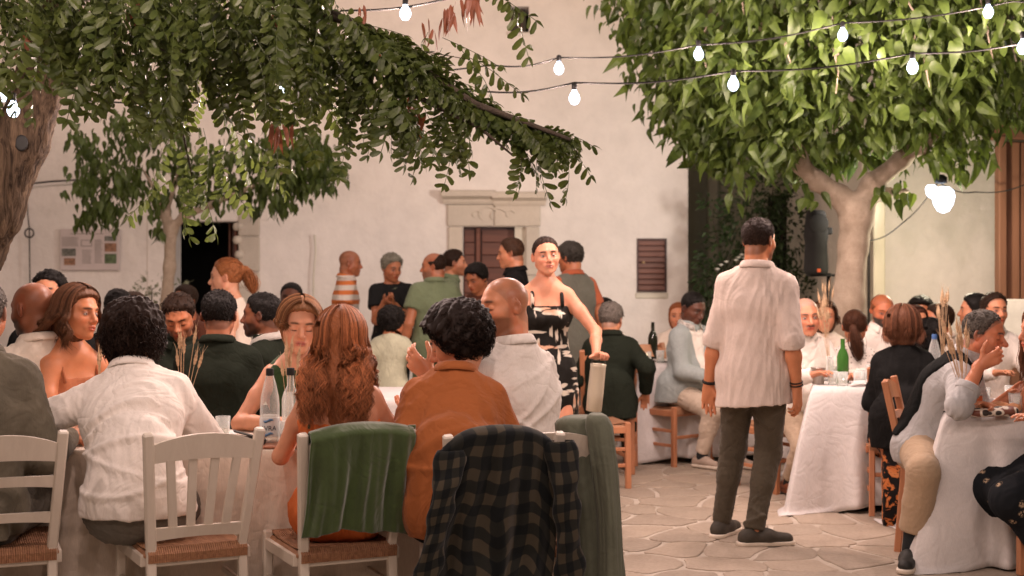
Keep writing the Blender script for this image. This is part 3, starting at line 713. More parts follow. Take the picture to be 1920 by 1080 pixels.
def make_hair(c, h, seed):
    st = h['st']; col = np.array(h['col']); Hc, Rh, hs, res = c['Hc'], c['Rh'], c['hsz'], c['res']; root = c['root']
    hr_ = max(.004, res*.55 if res <= .008 else res*.6); t = h.get('t', .012); ts = h.get('ts', t*.6); rec = h.get('rec', 0)
    r = np.random.default_rng(seed)
    ext = vec(.17, .19, .18); 
    L = h.get('L', 0); lo, hi = Hc-ext, Hc+ext
    if L: lo = lo-vec(0, .10, L)
    F_ = Fld(lo, hi, hr_)
    def loc_(X, Y, Z):
        x, y, z = X-Hc[0], Y-Hc[1], Z-Hc[2]
        return (x*Rh[0, 0]+y*Rh[1, 0]+z*Rh[2, 0])/hs, (x*Rh[0, 1]+y*Rh[1, 1]+z*Rh[2, 1])/hs, (x*Rh[0, 2]+y*Rh[1, 2]+z*Rh[2, 2])/hs
    lowered = h.get('low', 0)
    def fn(X, Y, Z):
        x, y, z = loc_(X, Y, Z); tt = ts+(t-ts)*np.clip((z-.02)/.06, 0, 1)
        if st in ('short', 'sides', 'slick', 'pony', 'bun'): tt = tt*(.06+.94*np.clip((z-zhair(x, y, rec)+.004*np.sin(x*190+y*130))/.034, 0, 1)**.6)
        d = el(x, y, z, CR_C, CR_R)-tt
        if st in ('curly', 'messy'): d = d-h.get('lump', .006)*np.sin(x*70+y*40)*np.sin(y*80+z*50+1)*np.sin(z*75-x*30)
        m = zhair(x, y, rec)-z-lowered*np.clip(1-(y-.0)*25, 0, 1)
        d = smax(d, m*.8, .006)
        if st == 'sides':
            top_ = np.minimum(.105-z, .0+(.045-z))+np.clip((-y-.02)*1.0, 0, .08)*h.get('back', .7)
            d = smax(d, -top_, .006)
        return d.astype(f32)
    F_.apply(Hc-ext, Hc+ext, fn, .004)
    if st in ('bob', 'long'):
        def fb(X, Y, Z):
            x, y, z = loc_(X, Y, Z); wdt = h.get('w', .088)
            d = el(x, y, z, (0, -.018, -.02), (wdt, .088, h.get('bl', .125)))
            d = smax(d, -el(x, y, z, (0, .105, -.03), (h.get('fo', .062), .085, .105)), .012)
            return smax(d, y-.075, .01).astype(f32)
        F_.apply(Hc-ext-.06, Hc+ext, fb, .02)
    if st == 'long' and L:
        spine = [c['N'], c['C'], c['W'], c['P']]
        a = Hc+Rh@vec(0, -.06, -.02)
        yl = lambda z: np.interp(z, [p_[2] for p_ in spine[::-1]], [p_[1] for p_ in spine[::-1]])-.115*c['s']
        b1 = vec(Hc[0], 0, Hc[2]-.5*L); b1[1] = min(a[1], yl(b1[2])+.018); b2 = vec(Hc[0]*.7+c['N'][0]*.3, 0, Hc[2]-L*.90); b2[1] = yl(b2[2])+.018
        F_.prim(pr(a, b1, .075, h.get('lw', .075), .03, vec(0, 1, 0), .62)); F_.prim(pr(b1, b2, h.get('lw', .075), h.get('lw2', .055), .03, vec(0, 1, 0), .42))
    if st == 'pony':
        a = Hc+Rh@vec(0, -.098, h.get('pz', .03)); b_ = a+Rh@vec(0, -.035, .005); e = b_+vec(*h.get('pd', (0, -.03, -.16)))
        F_.prim(pr(a, b_, .018, .024, .008)); F_.prim(pr(b_, (b_+e)/2+Rh@vec(0, -.012, 0), .026, .028, .01)); F_.prim(pr((b_+e)/2+Rh@vec(0, -.012, 0), e, .028, .010, .01))
        MB().tube([tuple(a+Rh@vec(.02*math.cos(q), -.012, .02*math.sin(q))) for q in np.linspace(0, 2*PI, 13)], .005, 6).build('hair_tie', HAIRTIE, root, True)
    if st == 'bun':
        a = Hc+Rh@vec(*h.get('bp', (0, -.105, .0))); F_.prim(pr(a, a+Rh@vec(.0, -.02, .0), .038, .034, .01))
    Pq, Q = F_.mesh()
    if Pq is None: return
    Pq = relax(Pq, Q, 1, .4); nr = normals(Pq, Q)
    q = (Pq-Hc)@Rh
    lump = np.sin(q[:, 0]*260+np.sin(q[:, 1]*60)*2)*np.cos(q[:, 1]*90+q[:, 2]*120); amp = h.get('amp', .0018)
    Pq = Pq+nr*(lump*amp+folds(Pq, .03, seed, 4, (1, 1, .3))*amp*1.5)[:, None]
    cs = np.clip(col[None]*(.85+.3*r.random(len(Pq)))[:, None], 0, 1)
    if 'col2' in h: wgt = np.clip((-q[:, 2]+h.get('g0', .02))/.06, 0, 1)[:, None]; cs = cs*(1-wgt)+np.array(h['col2'])*wgt
    parts = [(Pq, Q, cs)]
    n = h.get('n', 0)
    if n:
        # roots on the scalp
        th = r.uniform(0, 2*PI, n*3); cz = r.uniform(-.85, 1, n*3); sz = np.sqrt(1-cz*cz)
        D = np.stack([sz*np.cos(th), sz*np.sin(th), cz], 1); rt = D*np.array(CR_R)+np.array(CR_C)
        ok = rt[:, 2] > zhair(rt[:, 0], rt[:, 1], rec)-lowered*(rt[:, 1] < 0)
        if st == 'sides': ok &= ~((rt[:, 2] > .045+np.clip((-rt[:, 1]-.02), 0, .08)*h.get('back', .7)))
        rt, D = rt[ok][:n], D[ok][:n]; n = len(rt)
        if st in ('short', 'sides', 'slick', 'pony', 'bun'):
            m = 5; ln = h.get('sl', .028); u_ = np.linspace(0, 1, m)[None, :, None]
            flow = np.array(h.get('flow', (0, -.6, -.35)))[None]+r.normal(0, h.get('wild', .22), (n, 3)); flow = flow-D*(flow*D).sum(1)[:, None]
            flow = flow/np.maximum(.2, np.linalg.norm(flow, axis=1))[:, None]
            tt = ((ts+(t-ts)*np.clip((rt[:, 2]-.02)/.06, 0, 1))*(.12+.88*np.clip((rt[:, 2]-zhair(rt[:, 0], rt[:, 1], rec))/.034, 0, 1)**.6))[:, None, None]
            b0 = rt[:, None]+flow[:, None]*ln*u_*r.uniform(.6, 1.2, (n, 1, 1)); rel = (b0-np.array(CR_C))/np.array(CR_R); rn = np.linalg.norm(rel, axis=2, keepdims=True); rel = rel/rn
            Pp = np.array(CR_C)+rel*np.array(CR_R)+rel*(tt*(.60+h.get('lift', .7)*u_*(1.6-u_)*r.uniform(.3, 1.6, (n, 1, 1))))
            Pp = Pp*hs@Rh.T+Hc; parts.append(ribbons(Pp, h.get('rw', .0011), col, h.get('cv', .45), seed))
        elif st in ('curly', 'messy'):
            m = 11; ln = h.get('sl', .06); u_ = np.linspace(0, 1, m)[None, :]
            ph = r.uniform(0, 6.3, (n, 1)); tr_ = r.uniform(.7, 1.8, (n, 1))*h.get('turns', 1.0); rd = h.get('cr', .010)*r.uniform(.5, 1.3, (n, 1))
            a = np.cross(D, r.normal(size=(n, 3))); a /= np.linalg.norm(a, axis=1)[:, None]; b_ = np.cross(D, a)
            droop = np.array(h.get('droop', (0, -.2, -.9)))[None, None]
            Pp = rt[:, None]+D[:, None]*(ln*u_*(1-.45*u_)*r.uniform(.6, 1.1, (n, 1)))[:, :, None]+droop*(ln*.55*u_**2)[:, :, None]
            Pp = Pp+a[:, None]*(rd*(u_**.5)*np.cos(ph+u_*tr_*6.3))[:, :, None]+b_[:, None]*(rd*(u_**.5)*np.sin(ph+u_*tr_*6.3))[:, :, None]
            Pp = Pp*hs@Rh.T+Hc; parts.append(ribbons(Pp, h.get('rw', .0016), col, h.get('cv', .5), seed))
        if st in ('bob', 'long'):
            n = h['n']; m1, m2 = 7, h.get('m2', 14); part = h.get('part', 0.0)
            sidev = np.sign(r.uniform(-1, 1, n)); ph0 = r.uniform(.06, 1.0, n)
            # azimuth from the crown: -pi/2 is the back; hair of the front goes to the sides
            az = -PI/2+sidev*(ph0**.8)*(PI*.5+h.get('front', .55)); amax = math.radians(h.get('amax', 92))
            lay = r.uniform(.0, 1, n)
            y0 = np.where(ph0 > .5, (ph0-.5)*.16, -.01)*1.0
            Pp = np.zeros((n, m1+m2, 3))
            for j in range(m1):
                a = amax*(.06+.94*j/(m1-1)); d_ = np.stack([np.sin(a)*np.cos(az), np.sin(a)*np.sin(az), np.full(n, np.cos(a))], 1)
                rr = np.array(CR_R)+.004+(.012*lay)[:, None]+h.get('vol', .006)
                pt = d_*rr+np.array(CR_C); pt[:, 1] += y0*(1-j/(m1-1))**1.5; pt[:, 0] += part*(1-j/(m1-1)); rel = (pt-np.array(CR_C))/rr; pt = np.array(CR_C)+rel/np.linalg.norm(rel, axis=1)[:, None]*rr
                Pp[:, j] = pt*hs@Rh.T+Hc
            end = Pp[:, m1-1]; prev = Pp[:, m1-2]; dv = end-prev; dv /= np.linalg.norm(dv, axis=1)[:, None]
            LL = L if st == 'long' and L else h.get('bobl', .13); LL = LL-.05; ln = LL*r.uniform(.72, 1.04, n)
            nc = h.get('clumps', 36); cl = r.integers(0, nc, n)
            order = np.argsort(az); cl[order] = (np.arange(n)*nc//n)
            phs = r.uniform(0, 6.3, nc)[cl]; wlh = r.uniform(.06, .10, nc)[cl]*h.get('wl', 1); am = r.uniform(.5, 1.3, nc)[cl]*h.get('wave', .008)
            tgt = r.normal(0, .010, (n, 3)); spine = [c['N']+vec(0, 0, .16), c['N']+vec(0, 0, .05), c['N'], c['C'], c['W'], c['P']]
            zs = [p_[2] for p_ in spine[::-1]]; ys = [p_[1]-dd for p_, dd in zip(spine[::-1], (.14, .115, .148, .128, .09, -.10))]
            cx = c['N'][0]; out = nrm_rows(np.stack([np.cos(az), np.sin(az), 0*az], 1)@rotz(math.atan2(Rh[1, 0], Rh[0, 0])).T)
            for j in range(m2):
                uu_ = (j+1)/m2; p_ = end+dv*(.02*math.exp(-uu_*3))+vec(0, 0, -1)*(ln*uu_)[:, None]+tgt*uu_
                p_[:, :2] = p_[:, :2]+out[:, :2]*(h.get('fl', .012)*math.sin(uu_*PI*.9)-h.get('tuck', .0)*uu_)
                wv = am*min(1, uu_*2.2+.2)
                p_[:, 0] += wv*np.sin(phs+ln*uu_/wlh*6.3); p_[:, 1] += wv*.8*np.cos(phs+ln*uu_/wlh*6.3)
                isback = np.sin(az) < .20
                lim = np.interp(p_[:, 2], zs, ys)-.006-lay*.022
                p_[:, 1] = np.where(isback & (np.abs(p_[:, 0]-cx) < .17), np.minimum(p_[:, 1], lim), p_[:, 1])
                Pp[:, m1+j] = p_
            parts.append(ribbons(Pp, h.get('rw', .0018), col, h.get('cv', .5)*.6, seed, r.uniform(.45, 1.6, nc)[cl]))
        if st == 'pony':
            nn_ = n//2; m = 8; u_ = np.linspace(0, 1, m)[None, :, None]; a = Hc+Rh@vec(0, -.13, h.get('pz', .03)); e = a+vec(*h.get('pd', (0, -.03, -.16)))
            rr = r.normal(0, .012, (nn_, 1, 3)); mid = (a+e)/2+Rh@vec(0, -.022, .012)
            Pp = (a*(1-u_)**2+2*mid*u_*(1-u_)+e*u_**2)+rr*(.5+1.1*np.sin(u_*PI)); parts.append(ribbons(Pp, .0016, col, .5, seed+1))
    V, Q, cc = join(parts)
    addobj('hair', npmesh('hair', V, Q, True, cc), root, HAIR)
def sheet_(Pg, th=.004):
    a, b, _ = Pg.shape; n = np.cross(np.gradient(Pg, axis=0), np.gradient(Pg, axis=1)); n /= np.maximum(1e-9, np.linalg.norm(n, axis=2, keepdims=True))
    V = np.concatenate([(Pg+n*th/2).reshape(-1, 3), (Pg-n*th/2).reshape(-1, 3)]); i, j = np.meshgrid(np.arange(a-1), np.arange(b-1), indexing='ij')
    q = np.stack([i*b+j, (i+1)*b+j, (i+1)*b+j+1, i*b+j+1], -1).reshape(-1, 4); m = a*b; rim = np.array([k*b for k in range(a)]+[(a-1)*b+k for k in range(1, b)]+[k*b+b-1 for k in range(a-2, -1, -1)]+[k for k in range(b-2, 0, -1)]); r2 = np.roll(rim, -1)
    return V, np.concatenate([q, q[:, ::-1]+m, np.stack([r2, rim, rim+m, r2+m], 1)]), None
def nrm_rows(a): return a/np.maximum(1e-9, np.linalg.norm(a, axis=1))[:, None]
EYE_M, _n, _p, _o = _m('eyeball'); _a = _n.nodes.new('ShaderNodeVertexColor'); _a.layer_name = 'col'; _n.links.new(_a.outputs[0], _p.inputs['Base Color']); _p.inputs['Roughness'].default_value = .12
HAIRTIE = plain('hair_tie', (.02, .02, .02))
# ------------------------------------------------------------------ materials of the setting
def plaster(name, col, stain=.12):
    m, n, p, o = _m(name); v = coords(n)
    a = noise(n, v, .55, 5, .6); b = noise(n, v, 3.5, 5, .65); fine = noise(n, v, 60, 4)
    c = ramp(n, a, [(.30, [x*(1-stain) for x in col]), (.65, col)])
    c = mixc(n, .35, c, ramp(n, b, [(.35, [x*(1-stain*1.2) for x in col]), (.6, [min(1, x*1.03) for x in col])]))
    n.links.new(c, p.inputs['Base Color']); p.inputs['Roughness'].default_value = .9; p.inputs['Specular IOR Level'].default_value = .15
    b1 = bump(n, b, None, .35, .05); b2 = bump(n, a, None, .5, .15, b1); bump(n, fine, p, .25, .004, b2)
    return m
def stonemat(name, col, dark, rnd=True, scale=5, rough=.75, dist=.01):
    m, n, p, o = _m(name); v = coords(n); oi = n.nodes.new('ShaderNodeObjectInfo')
    c = ramp(n, noise(n, v, scale, 6, .65), [(.28, dark), (.72, col)])
    if rnd: c = mixc(n, .45, c, ramp(n, oi.outputs['Random'], [(0, [x*.55 for x in col]), (.5, col), (1, [min(1, x*1.22) for x in (col[0]*1.02, col[1]*.98, col[2]*.95)])]))
    sp = noise(n, v, scale*14, 3, .7); c = mixc(n, .3, c, ramp(n, sp, [(.35, dark), (.6, col)]))
    n.links.new(c, p.inputs['Base Color']); p.inputs['Roughness'].default_value = rough
    b1 = bump(n, noise(n, v, scale*2, 5, .6), None, .6, dist); bump(n, sp, p, .35, .003, b1); return m
def woodmat(name, col, dark, axis=2, rough=.5, st=14):
    m, n, p, o = _m(name); sc = [st, st, st]; sc[axis] = st*.08; v = coords(n, vec=tuple(sc)); oi = n.nodes.new('ShaderNodeObjectInfo')
    f = noise(n, v, 1, 5, .65, .6); c = ramp(n, f, [(.3, dark), (.7, col)])
    c = mixc(n, .35, c, ramp(n, oi.outputs['Random'], [(0, dark), (1, col)]))
    n.links.new(c, p.inputs['Base Color']); p.inputs['Roughness'].default_value = rough; bump(n, f, p, .3, .003); return m
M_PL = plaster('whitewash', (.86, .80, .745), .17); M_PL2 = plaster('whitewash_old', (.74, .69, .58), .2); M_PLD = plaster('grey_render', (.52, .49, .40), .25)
M_STONE = stonemat('lintel_stone', (.66, .59, .50), (.44, .385, .315), True, 7); M_FLAG = stonemat('flagstone', (.42, .345, .27), (.24, .19, .14), True, 3.0, .62, .012)
M_MORTAR = stonemat('mortar', (.58, .51, .43), (.36, .31, .25), False, 8, .9)
M_DOOR = woodmat('door_wood', (.20, .065, .035), (.085, .028, .018), 0); M_DARKW = woodmat('dark_door_wood', (.075, .022, .014), (.03, .010, .008), 2)
M_BARK = stonemat('bark', (.085, .062, .042), (.022, .015, .010), False, 22, .9, .03); M_BARKL = stonemat('pale_bark', (.50, .41, .32), (.30, .235, .17), False, 14, .85, .01)
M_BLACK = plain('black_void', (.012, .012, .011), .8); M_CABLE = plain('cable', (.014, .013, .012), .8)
M_IRON = plain('iron', (.05, .045, .04), .5, metal=.4)

ground = MB().box((2, 12, -.053), (60, 50, .10)).build('ground', M_MORTAR); tag(ground, kind='structure')
# the crazy paving: every stone its own piece, bedded a few millimetres proud of pale joints
def clip_poly(poly, m_, n_):
    out = []
    for i in range(len(poly)):
        a, b = poly[i], poly[(i+1) % len(poly)]; da = (a[0]-m_[0])*n_[0]+(a[1]-m_[1])*n_[1]; db = (b[0]-m_[0])*n_[0]+(b[1]-m_[1])*n_[1]
        if da <= 0: out.append(a)
        if (da < 0 < db) or (db < 0 < da): t = da/(da-db); out.append((a[0]+(b[0]-a[0])*t, a[1]+(b[1]-a[1])*t))
    return out
def paving():
    r = random.Random(4); seeds = []; cw, ch = .43, .32
    ny = int((13.6-6.2)/ch)
    for j in range(-1, ny+1):
        for i in range(-2, 16):
            seeds.append((-.55+i*cw+(j % 2)*cw*.5+r.uniform(-.19, .19), 6.2+j*ch+r.uniform(-.15, .15)))
    k = 0
    for s_ in seeds:
        if s_[0] < wx(1000, s_[1])-.4 or s_[0] > wx(1920, s_[1])+.7: continue
        poly = [(s_[0]-1, s_[1]-1), (s_[0]+1, s_[1]-1), (s_[0]+1, s_[1]+1), (s_[0]-1, s_[1]+1)]
        for q in seeds:
            if q is s_: continue
            d = math.hypot(q[0]-s_[0], q[1]-s_[1])
            if d > 1.6: continue
            gap = .0075; mx, my = (s_[0]+q[0])/2, (s_[1]+q[1])/2; nx_, ny_ = (q[0]-s_[0])/d, (q[1]-s_[1])/d
            poly = clip_poly(poly, (mx-nx_*gap, my-ny_*gap), (nx_, ny_))
            if len(poly) < 3: break
        if len(poly) < 3: continue
        # split edges, wobble, round corners
        pts = []
        for i in range(len(poly)):
            a, b = poly[i], poly[(i+1) % len(poly)]; L = math.hypot(b[0]-a[0], b[1]-a[1])
            if L < .03: continue
            nx_, ny_ = (b[1]-a[1])/L, -(b[0]-a[0])/L
            for t in (.10, .36, .64, .90):
                hsh = math.sin((a[0]+b[0])*41.3+(a[1]+b[1])*17.7+(min(t, 1-t))*9)*.020 if t in (.36, .64) else -.006
                hsh = hsh if (a[0]+a[1]*1.7) < (b[0]+b[1]*1.7) else (-hsh if t in (.36, .64) else hsh)
                pts.append((a[0]+(b[0]-a[0])*t+nx_*hsh, a[1]+(b[1]-a[1])*t+ny_*hsh))
        cx = sum(p[0] for p in pts)/len(pts); cy = sum(p[1] for p in pts)/len(pts); n = len(pts)
        tx, ty, hz = r.uniform(-.006, .006), r.uniform(-.006, .006), r.uniform(.002, .006)
        V = [(x-cx, y-cy, -.015) for x, y in pts]+[((x-cx)*.985, (y-cy)*.985, hz-.003+tx*(x-cx)) for x, y in pts]+[((x-cx)*.93, (y-cy)*.93, hz+tx*(x-cx)+ty*(y-cy)) for x, y in pts]+[(0, 0, hz)]
        Fs = [(i, (i+1) % n, n+(i+1) % n, n+i) for i in range(n)]+[(n+i, n+(i+1) % n, 2*n+(i+1) % n, 2*n+i) for i in range(n)]+[(2*n+i, 2*n+(i+1) % n, 3*n) for i in range(n)]
        if sum(pts[i][0]*pts[(i+1)%n][1]-pts[(i+1)%n][0]*pts[i][1] for i in range(n)) < 0: Fs = [f[::-1] for f in Fs]
        mb = MB(); mb.add(V, Fs); o = mb.build('flagstone', M_FLAG, ground); o.location = (cx, cy, 0); k += 1
    print('stones', k)
paving()
# ------------------------------------------------------------------ the whitewashed building
YW = 16.0
def wrect(x0, y0, x1, y1, Y=YW): return wx(x0, Y), wx(x1, Y), wz(y1, Y), wz(y0, Y)
bld = empty('whitewashed_building', (wx(700, YW), YW, 0), 0, 'large whitewashed building with two stone framed doorways behind the diners', 'building')
def part(mb, name, mat, root, smooth=False):
    o = mb.build(name, mat, root, smooth); l = root.location; 
    for v in o.data.vertices: v.co -= l
    return o
holes = [wrect(322, 415, 447, 900), wrect(868, 425, 985, 900), wrect(1194, 447, 1250, 548), wrect(957, 12, 992, 60)]
X0, X1, ZT = -9.0, wx(1290, YW), 8.5
def wall_with_holes(x0, x1, z0, z1, y, th, holes):
    mb = MB(); xs = sorted({x0, x1}|{h[0] for h in holes}|{h[1] for h in holes})
    for a, b in zip(xs, xs[1:]):
        hs = sorted([(max(z0, h[2]), h[3]) for h in holes if h[0] <= a+1e-6 and h[1] >= b-1e-6]); z = z0
        for lo, hi in hs:
            if lo > z+1e-3: mb.box(((a+b)/2, y+th/2, (z+lo)/2), (b-a, th, lo-z))
            z = hi
        if z1 > z: mb.box(((a+b)/2, y+th/2, (z+z1)/2), (b-a, th, z1-z))
    return mb
part(wall_with_holes(X0, X1, 0, ZT, YW, .45, holes), 'wall', M_PL, bld)
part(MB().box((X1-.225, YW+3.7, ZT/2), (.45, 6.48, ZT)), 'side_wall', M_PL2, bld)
part(MB().box(((X0+X1)/2-.3, YW+3.0, ZT/2), (X1-X0-.7, .3, ZT)), 'dark_interior', M_BLACK, bld)  # stands for the unlit rooms, their darkness put into the black colour
part(MB().box(((X0+X1)/2-.3, YW+1.7, ZT+.06), (X1-X0+.8, 4.0, .12)), 'roof', M_PL2, bld)
# right doorway: stone jambs, lintel, moulded cornice, plank door
h = holes[1]; rr = random.Random(3)
def block(x0, x1, z0, z1, y0=YW-.035, th=.06, mat=None, nm='stone_block', bev=.012):
    o = MB().box((0, 0, 0), (x1-x0-.006, th, z1-z0-.006), None, bev).build(nm, mat or M_STONE, bld)
    o.location = Vector(((x0+x1)/2, y0+th/2+rr.uniform(-.004, .004), (z0+z1)/2))-bld.location; return o
z = 0
for k, hh in enumerate((.46, .5, .44, .56)):
    block(wx(840, YW), h[0], z, min(z+hh, h[3])); block(h[1], wx(1012, YW), z, min(z+hh, h[3])); z += hh
block(wx(838, YW), wx(926, YW), h[3], wz(383, YW)); block(wx(926, YW), wx(1014, YW), h[3], wz(383, YW))
def cornice(px0, px1, py, nm='cornice'):
    x0, x1, z0 = wx(px0, YW), wx(px1, YW), wz(py, YW); prof = [(0, 0), (-.05, .0), (-.07, .03), (-.075, .05), (-.12, .075), (-.15, .085), (-.155, .13), (-.14, .15), (0, .16)]
    n = len(prof); V = []
    for i, x in enumerate((x0, x1)):
        for (y, z) in prof: V.append((x-(.03 if i == 0 else -.03)*(z/.16), YW-.002+y, z0+z))
    Fs = [(i, (i+1) % n, n+(i+1) % n, n+i) for i in range(n)]+[tuple(range(n-1, -1, -1)), tuple(range(n, 2*n))]
    mb = MB(); mb.add(V, Fs); o = part(mb, nm, M_STONE, bld); return o
cornice(832, 925, 383); cornice(926, 1022, 386)
# carved sprigs on the lintel
mb = MB()
for (a, b, r_) in ((915, 402, .10), (935, 404, .09), (895, 403, .05), (958, 402, .05)):
    c_ = W(a, b, YW); mb.tube([(c_[0]+r_*math.cos(t), YW-.040, c_[2]+r_*.8*math.sin(t)) for t in np.linspace(.4, 4.6, 14)], [.008+.006*math.sin(i*.9) for i in range(14)], 5)
part(mb, 'carved_relief', M_STONE, bld)
def planks(x0, x1, z0, z1, n, y, mat, horiz=True, nm='plank', th=.03):
    for i in range(n):
        if horiz: a, b = z0+(z1-z0)*i/n, z0+(z1-z0)*(i+1)/n; c_ = ((x0+x1)/2, y+rr.uniform(-.003, .003), (a+b)/2); d = (x1-x0, th, b-a-.008)
        else: a, b = x0+(x1-x0)*i/n, x0+(x1-x0)*(i+1)/n; c_ = ((a+b)/2, y+rr.uniform(-.003, .003), (z0+z1)/2); d = (b-a-.008, th, z1-z0)
        o = MB().box((0, 0, 0), d, None, .004).build(nm, mat, bld); o.location = Vector(c_)-bld.location
xm = wx(893, YW)
part(MB().box(((h[0]+wx(965, YW))/2, YW+.20, h[3]/2), (wx(965, YW)-h[0], .02, h[3])), 'door_backing', M_DARKW, bld)
planks(wx(903, YW), wx(964, YW), .05, h[3]-.03, 13, YW+.165, M_DOOR); planks(h[0]+.01, wx(889, YW), .05, h[3]-.03, 13, YW+.165, M_DOOR)
part(MB().box((wx(896, YW), YW+.15, h[3]/2), (.05, .06, h[3]-.02), None, .008), 'door_stile', M_DOOR, bld)
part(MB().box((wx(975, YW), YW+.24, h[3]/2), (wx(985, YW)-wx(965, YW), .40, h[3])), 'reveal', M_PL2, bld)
# left doorway: open and black inside, reddish door leaf folded back, scalloped stones
h = holes[0]
o = part(MB().box((wx(437, YW)+.0, YW+.30, h[3]/2), (.03, .5, h[3]-.02), None, .004), 'door_leaf', M_DARKW, bld)
for px in (424, 441): part(MB().box((wx(px, YW), YW+.06+(441-px)*.01, h[3]/2), (.028, .05, h[3]-.03), None, .006), 'door_stile', M_DOOR, bld)
z = 0
for k, hh in enumerate((.5, .42, .52, .40, .36)):
    z1 = min(z+hh, wz(398, YW)); block(h[1]+.0, wx(500-rr.choice((0, 12)), YW), z, z1, YW-.03); z = z1
for k in range(7):
    zz = wz(560, YW)+k*.165; o = MB().lathe([(0, -.05), (.045, -.04), (.06, 0), (.045, .04), (0, .05)], 10).build('scallop_stone', M_STONE, bld, True); o.location = Vector((h[1]-.005+(k % 2)*.02, YW-.0, min(zz, 1.95)))-bld.location
block(h[0]-.05, h[1]+.35, h[3], h[3]+.14, YW-.012, .04, M_PL)
block(wx(275, YW), h[0], 0, h[3]+.1, YW-.012, .03, M_PL)
# small shuttered cupboard window and its pale sill
h = holes[2]
part(MB().box(((h[0]+h[1])/2, YW+.06, (h[2]+h[3])/2), (h[1]-h[0], .02, h[3]-h[2])), 'shutter_backing', M_DARKW, bld)
planks(h[0]+.02, h[1]-.02, h[2]+.02, h[3]-.02, 9, YW+.02, M_DOOR)
for a, b, c_, d in ((h[0], h[0]+.02, h[2], h[3]), (h[1]-.02, h[1], h[2], h[3]), (h[0]+.02, h[1]-.02, h[3]-.02, h[3]), (h[0]+.02, h[1]-.02, h[2], h[2]+.02)): part(MB().box(((a+b)/2, YW+.015, (c_+d)/2), (b-a, .06, d-c_)), 'shutter_frame', M_DARKW, bld)
part(MB().lathe([(0, -.012), (.014, -.01), (.018, 0), (.010, .012), (0, .014)], 10, (h[0]+.075, YW-.01, wz(492, YW))), 'knob', plain('brass', (.75, .55, .30), .3, metal=.7), bld, True)
block(h[0]-.02, h[1]+.02, h[2]-.075, h[2], YW-.02, .06, M_PL2, 'sill')
h = holes[3]
part(MB().box((h[0]+.09, YW+.2, (h[2]+h[3])/2), (.17, .02, h[3]-h[2])), 'window_pane', plain('dark_glass', (.04, .04, .035), .2), bld)
for xx in (h[0]+.02, h[0]+.13): part(MB().box((xx, YW+.17, (h[2]+h[3])/2), (.02, .03, h[3]-h[2])), 'window_frame', M_DARKW, bld)
block(h[0]-.04, h[1]+.05, h[2]-.05, h[2], YW-.03, .06, M_PL, 'sill')
# parapet moulding casting a soft edge high on the wall is out of view; rope with ring hanging on the wall
def cable(name, pts, r_, label, cat, mat=M_CABLE, group=None, n=6):
    o = MB().tube(pts, r_, n).build(name, mat, None, True); return tag(o, label, cat, group)
cable('rope', [W(50, 345, 15.9), W(52, 400, 15.93), W(55, 430, 15.93), W(56, 520, 15.93), W(57, 600, 15.93)], .008, 'thin cord hanging down the wall left of the notice board', 'cord', M_IRON)
cable('wall_ring', [(wx(55, 15.9)+.05*math.cos(t), 15.9, wz(437, 15.9)+.05*math.sin(t)) for t in np.linspace(0, 2*PI, 17)], .009, 'small iron ring fixed to the white wall left of the notice board', 'ring', M_IRON)
cable('wall_wire', [W(-20, 352, 15.9), W(50, 345, 15.9), W(100, 340, 15.9), W(170, 336, 15.9)], .010, 'black wire running along the wall above the notice board', 'wire')
cable('conduit', [W(590, 440, 15.95), W(592, 470, 15.95), W(588, 520, 15.95), W(587, 640, 15.95)], .010, 'thin pale conduit running down the wall between the two doorways', 'conduit', M_PL2)
# notice board with its prints
nb = empty('notice_board', W(169, 468, YW-.03), 0, 'pale grey notice board with small photographs and text panels on the white wall', 'notice board')
bw, bh = wx(225, YW)-wx(113, YW), wz(430, YW)-wz(507, YW)
MB().box((0, 0, 0), (bw, .03, bh), None, .004).build('panel', plain('board_grey', (.60, .52, .50), .5, .04), nb)
M_INK = plain('ink', (.22, .19, .17), .7); M_PH1 = plain('photo_green', (.10, .14, .07), .5, .6, 30); M_PH2 = plain('photo_brown', (.30, .16, .10), .5, .5, 30); M_PH3 = plain('photo_grey', (.16, .16, .14), .5, .6, 30)
def bp(x0, y0, x1, y1): return ((x0+x1)/2-169)/F*YW, -((y0+y1)/2-468)/F*YW, (x1-x0)/F*YW, (y1-y0)/F*YW
for (x0, y0, x1, y1, m_) in ((197, 443, 219, 452, M_PH3), (197, 456, 219, 472, M_PH2), (197, 476, 219, 494, M_PH1), (117, 466, 143, 480, M_PH3), (121, 484, 142, 497, M_PH2)):
    a, b, c_, d = bp(x0, y0, x1, y1); MB().box((a, -.018, b), (c_, .004, d)).build('photograph', m_, nb)
mb = MB()
for (x0, x1, ys) in ((117, 148, range(445, 462, 3)), (155, 173, range(469, 494, 3)), (178, 193, range(450, 494, 3)), (133, 198, (438,))):
    for yy in ys: a, b, c_, d = bp(x0, yy, x1-(yy % 4), yy+1); mb.box((a, -.0165, b), (c_, .002, d))
for q in ((153, 450, 173, 451), (153, 461, 173, 462), (153, 450, 154, 462), (172, 450, 173, 462)): a, b, c_, d = bp(*q); mb.box((a, -.0168, b), (c_, .002, d))
mb.build('printed_text', M_INK, nb)
